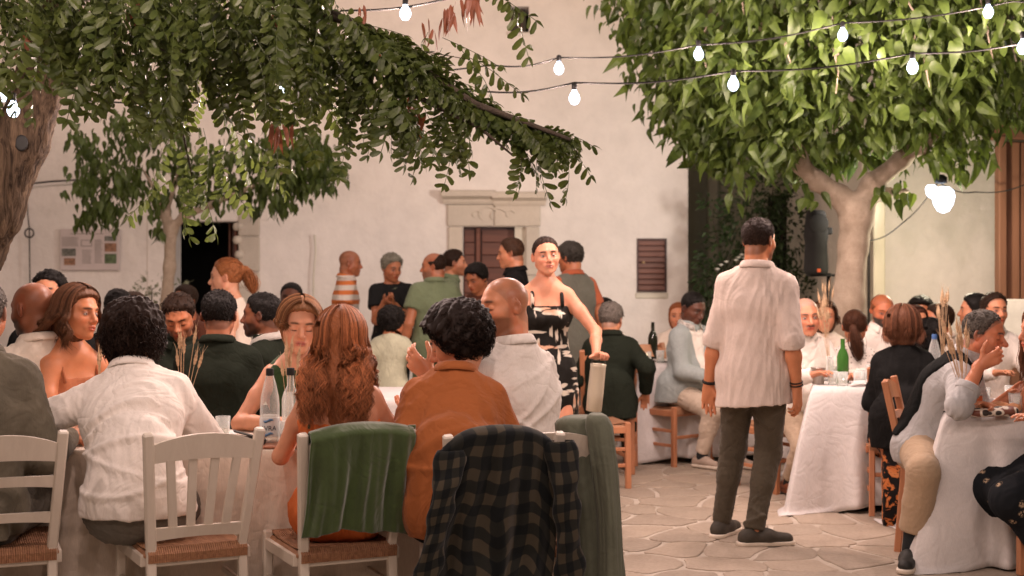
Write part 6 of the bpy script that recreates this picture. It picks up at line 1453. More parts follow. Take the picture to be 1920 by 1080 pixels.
# table B things
z = .758
wheat(wx(1808, 7.15), 7.15, z, 'tall bunch of dried wheat in a glass on the table of the man eating', 17, .42, .032, .16, 11, (-.035, 0), .085)
sb = bottle(wx(1830, 7.25), 7.25, z, PB_SODA, G_CLEAR, 'small soda bottle with an orange label before the man eating', None, (.045, .085, .031, plain('orange_label', (.62, .16, .05), .5)))
MB().lathe([(.026, .004), (.027, .08), (.001, .081)], 14).build('soda', plain('orange_soda', (.55, .20, .05), .2), sb, True)
M_BREAD = plain('crust', (.62, .30, .15), .7, .3, 25, .5, 40)
for i, (px, dy, s_) in enumerate(((1852, .0, 1), (1878, .04, 1.15), (1893, -.05, .9))):
    b_ = MB().lathe([(0, -.024), (.028*s_, -.018), (.040*s_, 0), (.032*s_, .018), (0, .028)], 14).build('bread_roll', M_BREAD, None, True); b_.scale = (1.25, .9, 1); b_.location = (wx(px, 7.2), 7.2+dy, z+.030); tag(b_, ('leftmost', 'largest, middle', 'rightmost')[i]+' bread roll beside the soda bottle', 'bread', 'bread rolls on the right table')
def pouchmat():
    m, n, p, o = _m('pouch_print'); v = coords(n, 16); w_ = N(n, 'ShaderNodeTexVoronoi'); w_.inputs['Scale'].default_value = 1.2; n.links.new(v, w_.inputs['Vector'])
    n.links.new(ramp(n, w_.outputs['Distance'], [(.30, (.03, .022, .018)), (.36, (.68, .60, .50)), (.52, (.68, .60, .50)), (.58, (.16, .05, .03))]), p.inputs['Base Color']); return m
F_ = Fld(vec(-.15, -.09, -.02), vec(.15, .09, .08), .006); F_.prim(pr(vec(-.08, 0, .018), vec(.08, 0, .026), .042, .046, .02, (0, 0, 1), .55)); F_.prim(pr(vec(-.02, .01, .03), vec(.1, .02, .034), .03, .03, .02, (0, 0, 1), .5)); po = finish(F_, 'pouch', pouchmat(), None, .002, .05, 4); po.location = (wx(1862, 7.05), 7.05, z); tag(po, 'soft pouch printed in black, cream and brown on the right table', 'pouch')
for i, (px, dy, lb) in enumerate(((1906, -.02, 'empty water glass at the right edge beside the patterned pouch'), (1917, .1, 'second glass at the right edge, behind the first'))): tumbler(wx(px, 7.2), 7.2+dy, z, lb, .036, .095, .4)
# table C things
bottle(wx(1224, 11.2), 11.2, .758, PB_WINE, G_DARK, 'dark wine bottle on the farther table beside the pale blue jacket')
cg = empty('candle_glass', (wx(1213, 11.1), 11.1, .758), 0, 'small glowing candle glass on the farther table by the dark bottle', 'candle'); MB().lathe([(.03, 0), (.034, .003), (.036, .08), (.033, .08), (.028, .01)], 14).build('glass_wall', G_CLEAR, cg, True); MB().lathe([(.002, .03), (.008, .042), (.0, .07)], 8).build('flame', emit('flame', (1, .75, .45), 4), cg, True)
# loudspeaker on its stand
sp = empty('loudspeaker', (wx(1530, 11.6), 11.6, 0), 0, 'black loudspeaker with two round cones beside the pale trunk', 'speaker')
def spk(px0, px1, py0, py1):
    ps = []
lz = lambda py: wz(py, 11.6)
F_ = Fld(vec(-.16, -.16, lz(525)), vec(.20, .16, lz(385)), .012)
for (a, b, r0, r1) in ((lz(404), lz(440), .082, .10), (lz(440), lz(505), .086, .100)): F_.prim(pr(vec(0, 0, a), vec(0, 0, b), r0, r1, .02, (0, 1, 0), 1.0))
F_.plane(vec(0, 0, lz(394)), vec(0, 0, 1), .02); F_.plane(vec(0, 0, lz(515)), vec(0, 0, -1), .02); finish(F_, 'cabinet', plain('speaker_black', (.014, .014, .013), .85), sp, 0)
MB().lathe([(.02, -.02), (.075, -.015), (.085, 0), (.075, .008)], 20).build('woofer_ring', M_BLACK, sp, True); o = sp.children[-1]; o.location = (0, -.098, lz(475)); o.rotation_euler = (PI/2, 0, 0)
MB().lathe([(.01, -.02), (.042, -.012), (.05, 0), (.042, .006)], 18).build('tweeter_ring', M_BLACK, sp, True); o = sp.children[-1]; o.location = (0, -.088, lz(420)); o.rotation_euler = (PI/2, 0, 0)
MB().box((0, -.112, lz(507)), (.028, .006, .028), None, .002).build('badge', plain('badge', (.65, .12, .04), .4), sp)
MB().box((.105, 0, lz(433)), (.05, .07, .06), None, .01).build('side_handle', M_BLACK, sp)
ss = empty('speaker_stand', (wx(1554, 11.7), 11.7, 0), 0, 'black pole stand under the loudspeaker', 'stand'); MB().tube([(0, 0, .35), (0, 0, wz(512, 11.7))], .018, 8).build('pole', M_BLACK, ss, True); MB().box((-.05, -.05, wz(516, 11.7)), (.26, .14, .02), None, .004).build('top_plate', M_BLACK, ss)
for k in range(3): a = k*2.1+.4; MB().tube([(0, 0, .45), (.4*math.cos(a), .4*math.sin(a), .01)], .012, 6).build('leg', M_BLACK, ss, True)

# more plates, glasses and napkins on the tables
def plate(x, y, z, r_, label): o = MB().lathe([(r_*.3, 0), (r_*.75, .006), (r_, .015), (r_*.98, .018), (r_*.7, .009), (0, .007)], 24).build('plate', M_LABEL, None, True); o.location = (x, y, z); tag(o, label, 'plate', 'plates on the tables')
for (px, Y, z, r_, lb) in ((600, 6.3, TZ, .11, 'plate partly behind the auburn haired woman'), (400, 6.25, TZ, .11, 'plate on the near table behind the slatted chair'), (70, 6.2, TZ, .11, 'plate at the left end of the near table'), (1545, 9.35, .758, .11, 'plate before the moustached man'), (1885, 7.6, .758, .11, 'plate in front of the man eating'), (1850, 7.75, .758, .10, 'plate behind the bread rolls on the right table'), (1250, 11.1, .758, .11, 'plate on the farther table by the pale blue jacket'), (1345, 11.2, .758, .11, 'plate on the farther table behind the standing man')): plate(wx(px, Y), Y, z, r_, lb)
for (px, Y, z, lb) in ((418, 6.2, TZ, 'glass on the near table behind the clutch bag'), (585, 6.35, TZ, 'glass at the left of the auburn hair'), (210, 6.3, TZ, 'glass left of the dark wavy haired man'), (1570, 9.3, .758, 'glass behind the green bottle'), (1632, 9.4, .758, 'glass beside the white paper box'), (1650, 9.2, .758, 'glass at the right of the middle table'), (1800, 7.4, .758, 'glass at the left edge of the right table'), (1845, 7.6, .758, 'glass behind the bread rolls'), (1895, 7.75, .758, 'glass at the far side of the right table'), (1238, 11.0, .758, 'glass beside the candle on the farther table'), (1320, 11.0, .758, 'glass on the farther table hidden by the standing man')): tumbler(wx(px, Y), Y, z, lb, .033, .095, .5)
for (px, Y, rz, lb) in ((1610, 8.85, .5, 'crumpled napkin at the front of the middle table'), (1788, 7.3, -.3, 'folded napkin at the near left corner of the right table')):
    F_ = Fld(vec(-.09, -.07, -.01), vec(.09, .07, .05), .006); F_.prim(pr(vec(-.05, -.01, .008), vec(.05, .01, .012), .026, .030, .02, (0, 0, 1), .5)); F_.prim(pr(vec(-.01, .02, .014), vec(.03, -.02, .02), .02, .018, .02)); F_.plane(vec(0, 0, 0), vec(0, 0, -1)); o = finish(F_, 'napkin', M_CLOTH, None, .004, .04, int(px)); o.location = (wx(px, Y), Y, .758); o.rotation_euler[2] = rz; tag(o, lb, 'napkin')
# ------------------------------------------------------------------ the people
SK_L, SK_T, SK_D, SK_DD, SK_P = (.61, .262, .142), (.49, .185, .090), (.20, .075, .038), (.125, .050, .030), (.66, .34, .215)
BLK, DBR, BRN, AUB, GRY, LGR, BLD = (.012, .010, .009), (.030, .016, .010), (.095, .042, .022), (.30, .095, .035), (.16, .14, .12), (.42, .36, .30), (.42, .21, .10)
def patt(name, fn, rough=.85):
    m, n, p, o = _m(name); c = fn(n, coords(n)); n.links.new(c, p.inputs['Base Color']); p.inputs['Roughness'].default_value = rough; p.inputs['Specular IOR Level'].default_value = .15
    v = coords(n, vec=(300, 300, 40)); bump(n, noise(n, v, 1, 2), p, .25, .001); return m
def vor(n, v, s, rnd=1):
    w_ = N(n, 'ShaderNodeTexVoronoi'); w_.inputs['Scale'].default_value = s; w_.inputs['Randomness'].default_value = rnd; n.links.new(v, w_.inputs['Vector']); return w_.outputs['Distance']
def stretchv(n, a, b, c, rot=(0, 0, 0)):
    tc = n.nodes.new('ShaderNodeTexCoord'); mp = n.nodes.new('ShaderNodeMapping'); mp.inputs['Scale'].default_value = (a, b, c); mp.inputs['Rotation'].default_value = rot; n.links.new(tc.outputs['Object'], mp.inputs[0]); return mp.outputs[0]
def warp(n, v, a):
    t = N(n, 'ShaderNodeTexNoise'); t.inputs['Scale'].default_value = 1.5; n.links.new(v, t.inputs['Vector']); m_ = N(n, 'ShaderNodeVectorMath', operation='MULTIPLY_ADD'); n.links.new(t.outputs['Color'], m_.inputs[0]); m_.inputs[1].default_value = (a, a, a); n.links.new(v, m_.inputs[2]); return m_.outputs[0]
def f_stripes(n, v):
    w_ = N(n, 'ShaderNodeTexWave'); w_.bands_direction = 'Z'; w_.inputs['Scale'].default_value = 3.6; w_.inputs['Distortion'].default_value = .5; n.links.new(v, w_.inputs['Vector']); return ramp(n, w_.outputs['Fac'], [(.52, (.66, .60, .54)), (.62, (.62, .19, .06))])
def f_orange(n, v):
    d = vor(n, stretchv(n, 9, 9, 12), 1); w_ = noise(n, v, 60, 3); d2 = N(n, 'ShaderNodeMath', operation='MULTIPLY_ADD'); n.links.new(w_, d2.inputs[0]); d2.inputs[1].default_value = .35; n.links.new(d, d2.inputs[2])
    return mixc(n, .9, ramp(n, d2.outputs[0], [(.30, (.05, .075, .045)), (.36, (.62, .155, .045))]), (.62, .155, .045), 'DARKEN')
def f_floral(n, v):
    a = ramp(n, vor(n, warp(n, stretchv(n, 6, 6, 24, (0, .5, 0)), .9), 1), [(.26, (1, 1, 1)), (.33, (0, 0, 0))]); b = ramp(n, vor(n, warp(n, stretchv(n, 24, 6, 6, (0, -.5, 0)), .9), 1.0), [(.25, (1, 1, 1)), (.32, (0, 0, 0))])
    cc = ramp(n, noise(n, v, 9, 1), [(.50, (.66, .60, .50)), (.62, (.60, .36, .24))]); m_ = mixc(n, 1.0, a, b, 'LIGHTEN'); return mixc(n, m_, (.014, .013, .011), cc)
def f_blackflowers(n, v):
    return mixc(n, ramp(n, vor(n, stretchv(n, 11, 11, 11), 1), [(.13, (1, 1, 1)), (.24, (0, 0, 0))]), (.010, .012, .015), ramp(n, noise(n, v, 90, 2), [(.45, (.02, .02, .02)), (.52, (.45, .33, .22))]))
def f_blackorange(n, v):
    d = N(n, 'ShaderNodeMath', operation='MULTIPLY'); n.links.new(noise(n, v, 13, 3, .7, .8), d.inputs[0]); d.inputs[1].default_value = 1; return ramp(n, d.outputs[0], [(.50, (.012, .011, .011)), (.55, (.55, .17, .05)), (.64, (.60, .24, .09)), (.68, (.02, .014, .012))])
def f_lace(n, v): return ramp(n, vor(n, v, 42), [(.20, (.30, .26, .22)), (.34, (.76, .70, .64))])
def f_tee(n, v):
    return ramp(n, noise(n, stretchv(n, 14, 14, 14), 1, 3), [(.66, (.014, .015, .016)), (.72, (.30, .33, .22))])
M_WS = cloth('white_shirt', (.84, .77, .70), .05, 420, .15, .45); M_WS2 = cloth('cream_shirt', (.74, .65, .55), .05, 420, .15, .4); M_LINEN = cloth('pale_linen', (.62, .52, .46), .08, 300, .35, .18)
M_BLAZER = cloth('grey_linen_blazer', (.135, .118, .085), .2, 260, .4, .35); M_RUST = cloth('rust_shirt', (.37, .115, .035), .12, 220, .5, .4, .85, .15, 85); M_BLACKG = cloth('black_green_suit', (.016, .020, .014), .15, 400, .2, .3); M_BLACKS = cloth('black_cloth', (.012, .012, .012), .15, 400, .2, .35)
M_GREEND = cloth('green_dress', (.030, .065, .022), .15, 350, .2, .35, .6); M_GREENS = cloth('sage_green_shirt', (.17, .215, .125), .1, 350, .25, .35); M_BLUEJ = cloth('pale_blue_jacket', (.32, .36, .35), .1, 400, .2, .3); M_BEIGE = cloth('beige_trousers', (.46, .35, .25), .08, 400, .2, .5); M_CREAMT = cloth('cream_trousers', (.56, .46, .36), .08, 400, .2, .5)
M_BEIGE2 = cloth('khaki_trousers', (.40, .29, .19), .06, 400, .15, .3); M_OLIVE = cloth('dark_olive_trousers', (.082, .068, .048), .18, 400, .25, .6); M_GREYT = cloth('grey_trousers', (.15, .135, .11), .12, 400, .2, .5); M_GBSH = cloth('grey_blue_shirt', (.42, .42, .42), .08, 400, .2, .45); M_VEST = cloth('black_vest', (.012, .013, .013), .15, 300, .3, .3); M_GVEST = cloth('grey_vest', (.13, .13, .105), .15, 300, .3, .3); M_ORS = cloth('orange_red_shirt', (.42, .11, .05), .12, 400, .2, .4); M_BRS = cloth('brown_top', (.14, .05, .03), .15, 400, .2, .4)
M_SHOE = plain('dark_shoe', (.045, .038, .028), .7, .2, 30); M_SOLE = plain('pale_sole', (.68, .60, .50), .6); M_TAN = plain('tan_leather', (.20, .065, .03), .35); M_CANV = plain('canvas_shoe', (.36, .28, .22), .8); M_SOCK = plain('dark_sock', (.015, .018, .020), .9); M_BSHOE = plain('black_shoe', (.018, .018, .016), .6)
M_STR = patt('striped_polo', f_stripes); M_ORD = patt('orange_dress', f_orange); M_FLO = patt('floral_dress', f_floral, .7); M_BFL = patt('black_flowered_dress', f_blackflowers); M_BOR = patt('black_orange_dress', f_blackorange); M_LACE = patt('lace_top', f_lace); M_TEE = patt('printed_tee', f_tee); M_PALE = cloth('pale_green_white', (.52, .52, .38), .2, 200, .3, .4)
GN, G2, GB, GR_ = 'party at the near table', 'diners at the second long table', 'people standing by the building', 'diners at the right hand tables'
bt = .006
def pant(m=None, **k): return dict(k='trousers', mat=m or M_BLACKS, off=.010, **k)
def shirt(m, **k): return dict(k='shirt', mat=m, **{**dict(off=.016, amp=.006, wl=.11), **k})
# -- near table, backs to the viewer
make_person(-28, 528, 5.62, -8, 'man in a grey linen blazer seen from behind at the left edge', GN, seat=.46, girth=1.22, lean=9, hl=(-.2, .42, .80), hr=(.22, .40, .80), er=(.35, -.5, -1), skin=SK_L,
    head=(12, 4, 0), wearing=[dict(k='jacket', mat=M_BLAZER, off=.022, hem=.1, amp=.007, wl=.13, drape=[((0, -.10, .55), (.06, -.14, .50), .20, .18, .05, (0, 1, 0), .5)]), pant(M_GREYT)], hair=dict(st='short', col=GRY, t=.010, ts=.004, n=825, sl=.016, rw=.0026, wild=.55, cv=.6), res=.008, face=dict(fat=.5))
c = make_person(250, 560, 5.88, 4, 'dark wavy haired man in a white shirt leaning on the near table, from behind', GN, seat=.46, girth=1.12, lean=24, side=-7, hunch=8, hl=(-.36, .36, .80), hr=(.02, .42, .82), elb=(-1, -.2, -.4), er=(1, -.2, -.7), skin=SK_L, head=(10, 22, -6),
    wearing=[shirt(M_WS, off=.024, amp=.010, wl=.13, hemup=.075, st=(1, 1, .9), ridges=[(.98, .1, -2.2, .020, .016, -1), (.925, 0, -2.6, .016, .016, -1), (.85, .12, -1.6, .018, .012, -1), (.72, -.3, 0, .02, .010, -1), (.64, .2, 1, .018, .010, -1), (1.03, -.5, 0, .02, .008, -1)], drape=[((0, -.09, .60), (0, -.05, .75), .19, .17, .05, (0, 1, 0), .62)]), pant(M_GREYT, amp=.008)], hair=dict(st='curly', col=(.022, .011, .007), t=.042, ts=.044, n=2600, sl=.080, cr=.015, turns=.9, lump=.012, low=.075, rw=.0026, droop=(0, -.25, -1.0)), res=.0075, fr=(.16, .30, .085), fl=(-.2, .35, .085), hs=1.12)
make_person(640, 574, 5.62, 0, 'woman with long wavy auburn hair in an orange print dress, seen from behind', GN, sex='f', seat=.46, lean=7, hl=(-.22, .36, .80), hr=(.24, .34, .80), elb=(-.5, -.5, -1), er=(.5, -.4, -1), skin=(.62, .28, .16), head=(-4, 4, 0),
    wearing=[dict(k='dress', mat=M_ORD, off=.008, sleeve='none', neck='strap', cutz=.035, cutf=-.3, shin=.8, amp=.008, wl=.07, strapr=.006, strapx=.10)], hair=dict(st='long', col=(.36, .125, .050), t=.014, ts=.012, L=.37, n=4200, wave=.013, w=.080, bl=.11, lw=.058, lw2=.036, front=.7, vol=.010, rw=.0016, cv=.6, clumps=46, amax=96, fl=.022, m2=18), res=.0075, hs=1.08)
make_person(856, 563, 5.66, -2, 'man with dark curly hair in a rust coloured shirt, head bowed to the left', GN, seat=.46, girth=.9, lean=15, hunch=6, hl=(-.20, .20, .74), hr=(.28, .38, .80), elb=(-.25, -.6, -1), er=(.3, -.5, -1), skin=SK_L, head=(78, 22, 0),
    wearing=[shirt(M_RUST, off=.024, amp=.010, wl=.14, sleeve='fore', ridges=[(.88, .35, -2, .03, .009, -1), (.76, .3, 1.5, .02, .008, -1)], drape=[((0, -.08, .60), (0, -.06, .78), .18, .17, .05, (0, 1, 0), .62)]), pant(M_BLACKS)], face=dict(closed=1, nose=1.05), hair=dict(st='curly', col=(.020, .012, .009), t=.042, ts=.040, n=3200, sl=.078, cr=.012, turns=1.7, lump=.012, low=.015, rw=.0026, droop=(0, -.05, -.35), cv=.7), res=.0075, hs=1.1)
c = make_person(944, 520, 5.95, 46, 'bald bearded man in a white open collared shirt talking with his hands', GN, seat=.46, lean=6, girth=1.05, hl=('w', wx(808, 5.88), 5.88, wz(705, 5.88)), hr=('w', wx(800, 6.15), 6.15, wz(775, 6.15)), elb=(-.4, -.3, -1), er=(.4, -.2, -1), skin=(.63, .262, .135), head=(74, 4, 2),
    hands=dict(l=dict(d=(-.25, .75, .55), pn=(.9, .2, .1), curl=38, thumb=40, spread=2), r=dict(d=(-.2, .95, .15), pn=(0, -.2, 1), curl=25)),
    wearing=[shirt(M_WS, off=.024, amp=.010, wl=.12, sleeve='fore', neck='v', vd=.10, vw=.02, st=(1, 1, .8), ridges=[(.98, .9, 0, .02, .013, -1), (.90, .6, 0, .018, .013, -1), (.80, -.7, 0, .02, .012, -1), (.72, .5, 0, .018, .012, -1), (1.06, .3, 0, .016, .009, -1)]), pant(M_BLACKS)], face=dict(closed=1, stubble=.75, beardc=(.12, .045, .02), shave=.35, nose=1.15, hair=(.20, .10, .06)), res=.0075, hs=1.06)
# -- near table, far side
make_person(60, 530, 6.75, 52, 'bald dark skinned man with a short beard and white shirt at the left', GN, seat=.46, lean=6, skin=(.235, .085, .042), head=(10, 6, 0), wearing=[shirt(M_WS2, off=.02), pant()], face=dict(stubble=.8, beardc=(.02, .012, .008)), res=.009, hs=1.1)
make_person(146, 531, 6.72, -128, 'woman with long brown hair and bare tanned shoulders looking to the right', GN, sex='f', seat=.46, lean=8, skin=(.60, .235, .11), head=(12, 2, -6), hr=(.1, .4, .8), wearing=[dict(k='dress', mat=cloth('terracotta', (.42, .15, .07)), off=.008, sleeve='none', neck='strap', cutz=.085, strapr=.008)],
    face=dict(balls=1, gaze=.2), hair=dict(st='long', col=(.15, .068, .036), t=.020, ts=.014, L=.25, n=2600, wave=.012, w=.080, bl=.115, lw=.065, lw2=.05, front=.45, vol=.014, rw=.0016, cv=.6, fl=.04, part=.02), res=.008, hs=1.08)
make_person(562, 553, 6.62, -172, 'woman in a sleeveless dark green dress with pinned up fair hair looking down', GN, sex='f', seat=.46, lean=11, girth=1.1, skin=(.66, .32, .195), head=(6, 8, -4), hr=(.10, .40, .81), hl=(-.18, .42, .80), er=(.9, -.3, -.6), elb=(-.8, -.3, -.8), wearing=[dict(k='dress', mat=M_GREEND, off=.010, sleeve='none', collar=False, nh=.0, nf=.45)],
    face=dict(closed=1, lip=(.50, .14, .11)), hair=dict(st='bob', col=(.30, .14, .065), t=.018, ts=.014, n=2600, w=.080, bl=.095, front=.75, vol=.012, wave=.008, bobl=.09, rw=.0018, cv=.6, fl=.010, tuck=.02, amax=88, fo=.064), res=.008, hs=1.10)
# -- second long table
make_person(93, 505, 8.0, 176, 'man with slicked back black hair facing the viewer behind the bald man', G2, seat=.46, lean=4, skin=SK_L, head=(0, 0, 6), wearing=[shirt(M_BLACKS)], hair=dict(st='slick', col=BLK, t=.018, ts=.010, n=495, sl=.03, flow=(.3, -1, 0), rw=.0026, wild=.55, cv=.6), res=.011, face=dict(brow=1.8, balls=1), hs=1.04)
make_person(336, 551, 7.75, 184, 'dark haired man with bowed head raising a white cup to his mouth', G2, seat=.46, lean=14, skin=SK_T, head=(0, 26, 4), hr=('w', wx(352, 7.6), 7.62, wz(655, 7.6)), hands=dict(r=dict(d=(.3, .4, .8), pn=(-.9, .1, 0), curl=60)), wearing=[shirt(M_BLACKG)], face=dict(closed=1, stubble=.5), hair=dict(st='short', col=DBR, t=.020, ts=.007, n=770, sl=.026, rw=.0026, wild=.55, cv=.6), res=.010)
make_person(411, 543, 7.35, 2, 'man with cropped black hair in a dark green black jacket seen from behind', G2, seat=.46, lean=5, girth=1.12, skin=(.40, .15, .075), head=(0, 4, 0), wearing=[dict(k='jacket', mat=M_BLACKG, off=.020, amp=.006, wl=.14, vd=.1), pant()], hair=dict(st='short', col=BLK, t=.013, ts=.006, n=990, sl=.012, rw=.0026, wild=.55, cv=.6), res=.009, hs=1.06, face=dict(shave=.6))
make_person(489, 548, 7.9, 84, 'dark skinned man with short hair in profile, facing left', G2, seat=.46, lean=4, skin=SK_D, head=(0, 2, 0), wearing=[dict(k='jacket', mat=M_BLACKG, off=.018), shirt(M_WS, off=.008, nh=.03)], face=dict(stubble=.7, balls=1), hair=dict(st='short', col=BLK, t=.014, ts=.005, n=495, sl=.010, rw=.0026, wild=.55, cv=.6), res=.009, hs=1.02)
make_person(424, 482, 9.6, 88, 'woman with a ginger ponytail standing in profile, facing left', GB, sex='f', skin=SK_P, head=(0, 4, 0), wearing=[dict(k='top', mat=M_WS2, off=.010, sleeve='none', nh=-.01), pant(M_CREAMT)], hair=dict(st='pony', col=(.36, .135, .05), t=.010, ts=.007, n=1600, sl=.05, flow=(0, -1, .25), wild=.1, pd=(0, -.055, -.15), pz=.04), res=.011, hs=1.12)
make_person(546, 529, 10.6, 178, 'dark skinned person whose forehead shows above the fair haired woman', G2, seat=.46, skin=SK_DD, wearing=[shirt(M_WS2)], hair=dict(st='short', col=BLK, t=.010), res=.014)
make_person(346, 533, 11.0, 150, 'dark haired person half hidden beside the small tree trunk', G2, seat=.46, skin=SK_T, wearing=[shirt(M_BRS)], hair=dict(st='short', col=DBR, t=.016), res=.014)
make_person(222, 541, 9.3, 10, 'black haired person, only the crown of the head showing left of the small tree', G2, seat=.46, lean=8, skin=SK_T, wearing=[shirt(M_BLACKS)], hair=dict(st='messy', col=BLK, t=.02, n=420, sl=.03, rw=.0026, wild=.55, cv=.6), res=.013)
make_person(252, 546, 9.8, -20, 'brown haired person behind, next to the small tree trunk', G2, seat=.46, skin=SK_T, wearing=[shirt(M_BRS)], hair=dict(st='short', col=(.07, .04, .025), t=.018), res=.014)
# -- standing group by the wall
make_person(657, 470, 13.0, -82, 'bald tanned man in an orange and white striped polo shirt, in profile facing right', GB, lean=2, skin=(.45, .17, .085), girth=1.1, head=(0, 6, 0), wearing=[shirt(M_STR, sleeve='short', off=.018, hem=.14), pant(M_BEIGE)], face=dict(shave=.25, hair=GRY, fat=.5), res=.011)
make_person(735, 474, 12.8, 174, 'grey haired person in a black T-shirt looking aside with a phone in their hands', GB, lean=3, skin=(.46, .18, .09), girth=1.15, head=(42, 12, 0), hr=(.02, .27, 1.20), hl=(-.06, .28, 1.17), hands=dict(r=dict(d=(-.6, .6, .2), pn=(0, 0, 1), curl=50), l=dict(d=(.5, .6, .2), pn=(0, 0, 1), curl=50)), wearing=[shirt(M_TEE, sleeve='short', collar=False, off=.018, hem=.14), pant()], hair=dict(st='short', col=(.26, .25, .20), t=.026, ts=.016, n=420, sl=.03, rw=.0026, wild=.55, cv=.6), res=.011)
make_person(735, 571, 10.6, -8, 'child with dark tousled hair in a pale patterned top, seen from behind', GB, child=True, H=1.2, skin=SK_T, head=(-25, 5, 0), wearing=[shirt(M_PALE, sleeve='long', off=.016, collar=False, hem=.06), pant(M_GREENS)], hair=dict(st='messy', col=BLK, t=.026, ts=.022, n=420, sl=.04, lump=.01, low=.02, rw=.0026, wild=.55, cv=.6), res=.010, hl=(-.22, .10, .72), hr=(.22, .10, .72))
make_person(812, 473, 12.0, 18, 'balding man in a sage green shirt seen from behind, head turned left', GB, lean=4, girth=1.15, skin=SK_T, head=(66, 4, 0), wearing=[shirt(M_GREENS, sleeve='short', off=.022, hem=.13), pant(M_GREENS)], hair=dict(st='sides', col=DBR, t=.008, ts=.006, back=1.2, n=420, sl=.012, rw=.0026, wild=.55, cv=.6), face=dict(stubble=.5, beardc=GRY, shave=.3), res=.011)
make_person(853, 467, 12.8, -84, 'young man with short dark hair in profile, facing right', GB, skin=SK_L, wearing=[shirt(M_GREENS, sleeve='short'), pant()], hair=dict(st='short', col=DBR, t=.014, ts=.006, n=420, sl=.015, rw=.0026, wild=.55, cv=.6), face=dict(stubble=.3), res=.011)
make_person(893, 492, 12.0, 140, 'dark haired person bending down in a brown top before the plank door', GB, lean=22, skin=SK_T, head=(0, 25, 0), wearing=[shirt(M_BRS, collar=False), pant()], hair=dict(st='messy', col=BLK, t=.022, ts=.018, n=420, sl=.03, rw=.0026, wild=.55, cv=.6), res=.012)
make_person(957, 445, 11.3, 82, 'man in a black jacket with brown receding hair in profile, facing left', GB, lean=3, girth=1.1, skin=SK_L, head=(0, 8, 0), wearing=[dict(k='jacket', mat=M_BLACKS, off=.016), pant()], hair=dict(st='short', col=(.07, .035, .02), t=.012, ts=.009, rec=.4, n=420, sl=.016, rw=.0026, wild=.55, cv=.6), res=.010)
c = make_person(1024, 442, 8.35, 186, 'young woman in a black dress with pale and orange flowers walking towards the viewer', GB, sex='f', lean=1, skin=(.65, .29, .175), head=(2, -1, 4), hr=(.30, .16, .82), hl=('w', wx(1118, 8.05), 8.05, wz(668, 8.05)), elb=(-1, -.7, -.3),
    hands=dict(l=dict(d=(-.35, .8, .2), pn=(.2, .1, -1), curl=75, thumb=55)), wearing=[dict(k='dress', mat=M_FLO, off=.008, sleeve='none', neck='strap', cutz=.075, cutf=.12, len=.75, flare=.03, amp=.003, strapr=.011, strapx=.088)], face=dict(balls=1, lip=(.50, .17, .13)), hair=dict(st='bun', col=DBR, t=.007, ts=.005, n=1600, sl=.05, flow=(0, -1, .2), wild=.12, bp=(0, -.10, .03)), res=.008)
jg = empty('metal_jug', W(1118, 722, 8.05), 0, 'tall pale metal jug hanging from the hand of the woman in the flowered dress', 'jug'); jg.rotation_euler = (.0, .10, 0)
MB().lathe([(.036, -.15), (.044, -.146), (.046, -.05), (.044, .10), (.046, .118), (.042, .122), (.040, .118)], 20).build('jug_body', plain('pale_metal', (.60, .54, .42), .35, .06, metal=.3), jg, True)
MB().tube([(-.042, 0, .11), (-.030, 0, .150), (0, 0, .160), (.030, 0, .150), (.042, 0, .11)], .005, 6).build('handle', M_IRON, jg, True)
make_person(1068, 451, 11.2, 32, 'grey curly haired man in a grey vest over an orange red shirt', GB, lean=4, skin=SK_T, head=(20, 4, 0), wearing=[shirt(M_ORS, sleeve='short', off=.014), dict(k='vest', mat=M_GVEST, off=.030, sleeve='none', hem=.16), pant(M_GREYT)], hair=dict(st='messy', col=(.05, .045, .038), t=.020, ts=.014, n=440, sl=.03, lump=.006, rw=.0026, wild=.55, cv=.6), res=.010)
make_person(1131, 557, 11.8, 150, 'dark haired person in the background left of the man in the dark suit', G2, seat=.46, skin=SK_L, wearing=[shirt(M_WS)], hair=dict(st='short', col=BLK, t=.02), res=.014)
make_person(1146, 565, 10.3, -6, 'grey haired man in a dark suit sitting with his back to the viewer', GR_, seat=.46, lean=8, girth=1.2, skin=SK_L, head=(-18, 12, 0), hr=(.25, .0, .60), hl=(-.2, .3, .65), wearing=[dict(k='jacket', mat=M_BLACKG, off=.022, amp=.006, drape=[((0, -.14, .62), (.02, -.16, .36), .18, .17, .05, (0, 1, 0), .55)]), pant(M_BLACKG, to=.9), dict(k='shoes', mat=M_TAN, sole=M_SOLE)], hair=dict(st='short', col=GRY, t=.016, ts=.012, n=495, sl=.02, rw=.0026, wild=.55, cv=.6), res=.009, fr=(.12, .36, .085), fl=(-.1, .45, .085))
# -- right hand tables
make_person(1300, 548, 10.75, -138, 'dark skinned man in a pale blue jacket and cream trousers sitting turned to the right', GR_, seat=.46, lean=5, girth=1.18, skin=SK_DD, head=(-6, 22, 0), hr=(.10, .34, .68), hl=(-.12, .36, .66), wearing=[dict(k='jacket', mat=M_BLUEJ, off=.024, amp=.006, vd=.42, vw=.06, drape=[((.12, -.02, .60), (.15, -.05, .47), .13, .10, .05)]), shirt(M_WS, off=.010, sleeve='none', collar=True), pant(M_CREAMT, off2=1, amp=.006, to=.90), dict(k='shoes', mat=M_CANV, sole=M_SOLE, sock=M_SOCK)], face=dict(), hair=dict(st='short', col=BLK, t=.008, ts=.005), res=.009, fr=('w', wx(1312, 10.6), 10.55, .085), fl=(-.10, .40, .085), hs=1.04)
make_person(1272, 566, 12.3, 170, 'red haired person almost hidden behind the man in the pale blue jacket', GR_, seat=.46, skin=SK_L, wearing=[shirt(M_WS2)], hair=dict(st='bob', col=AUB, t=.012), res=.014)
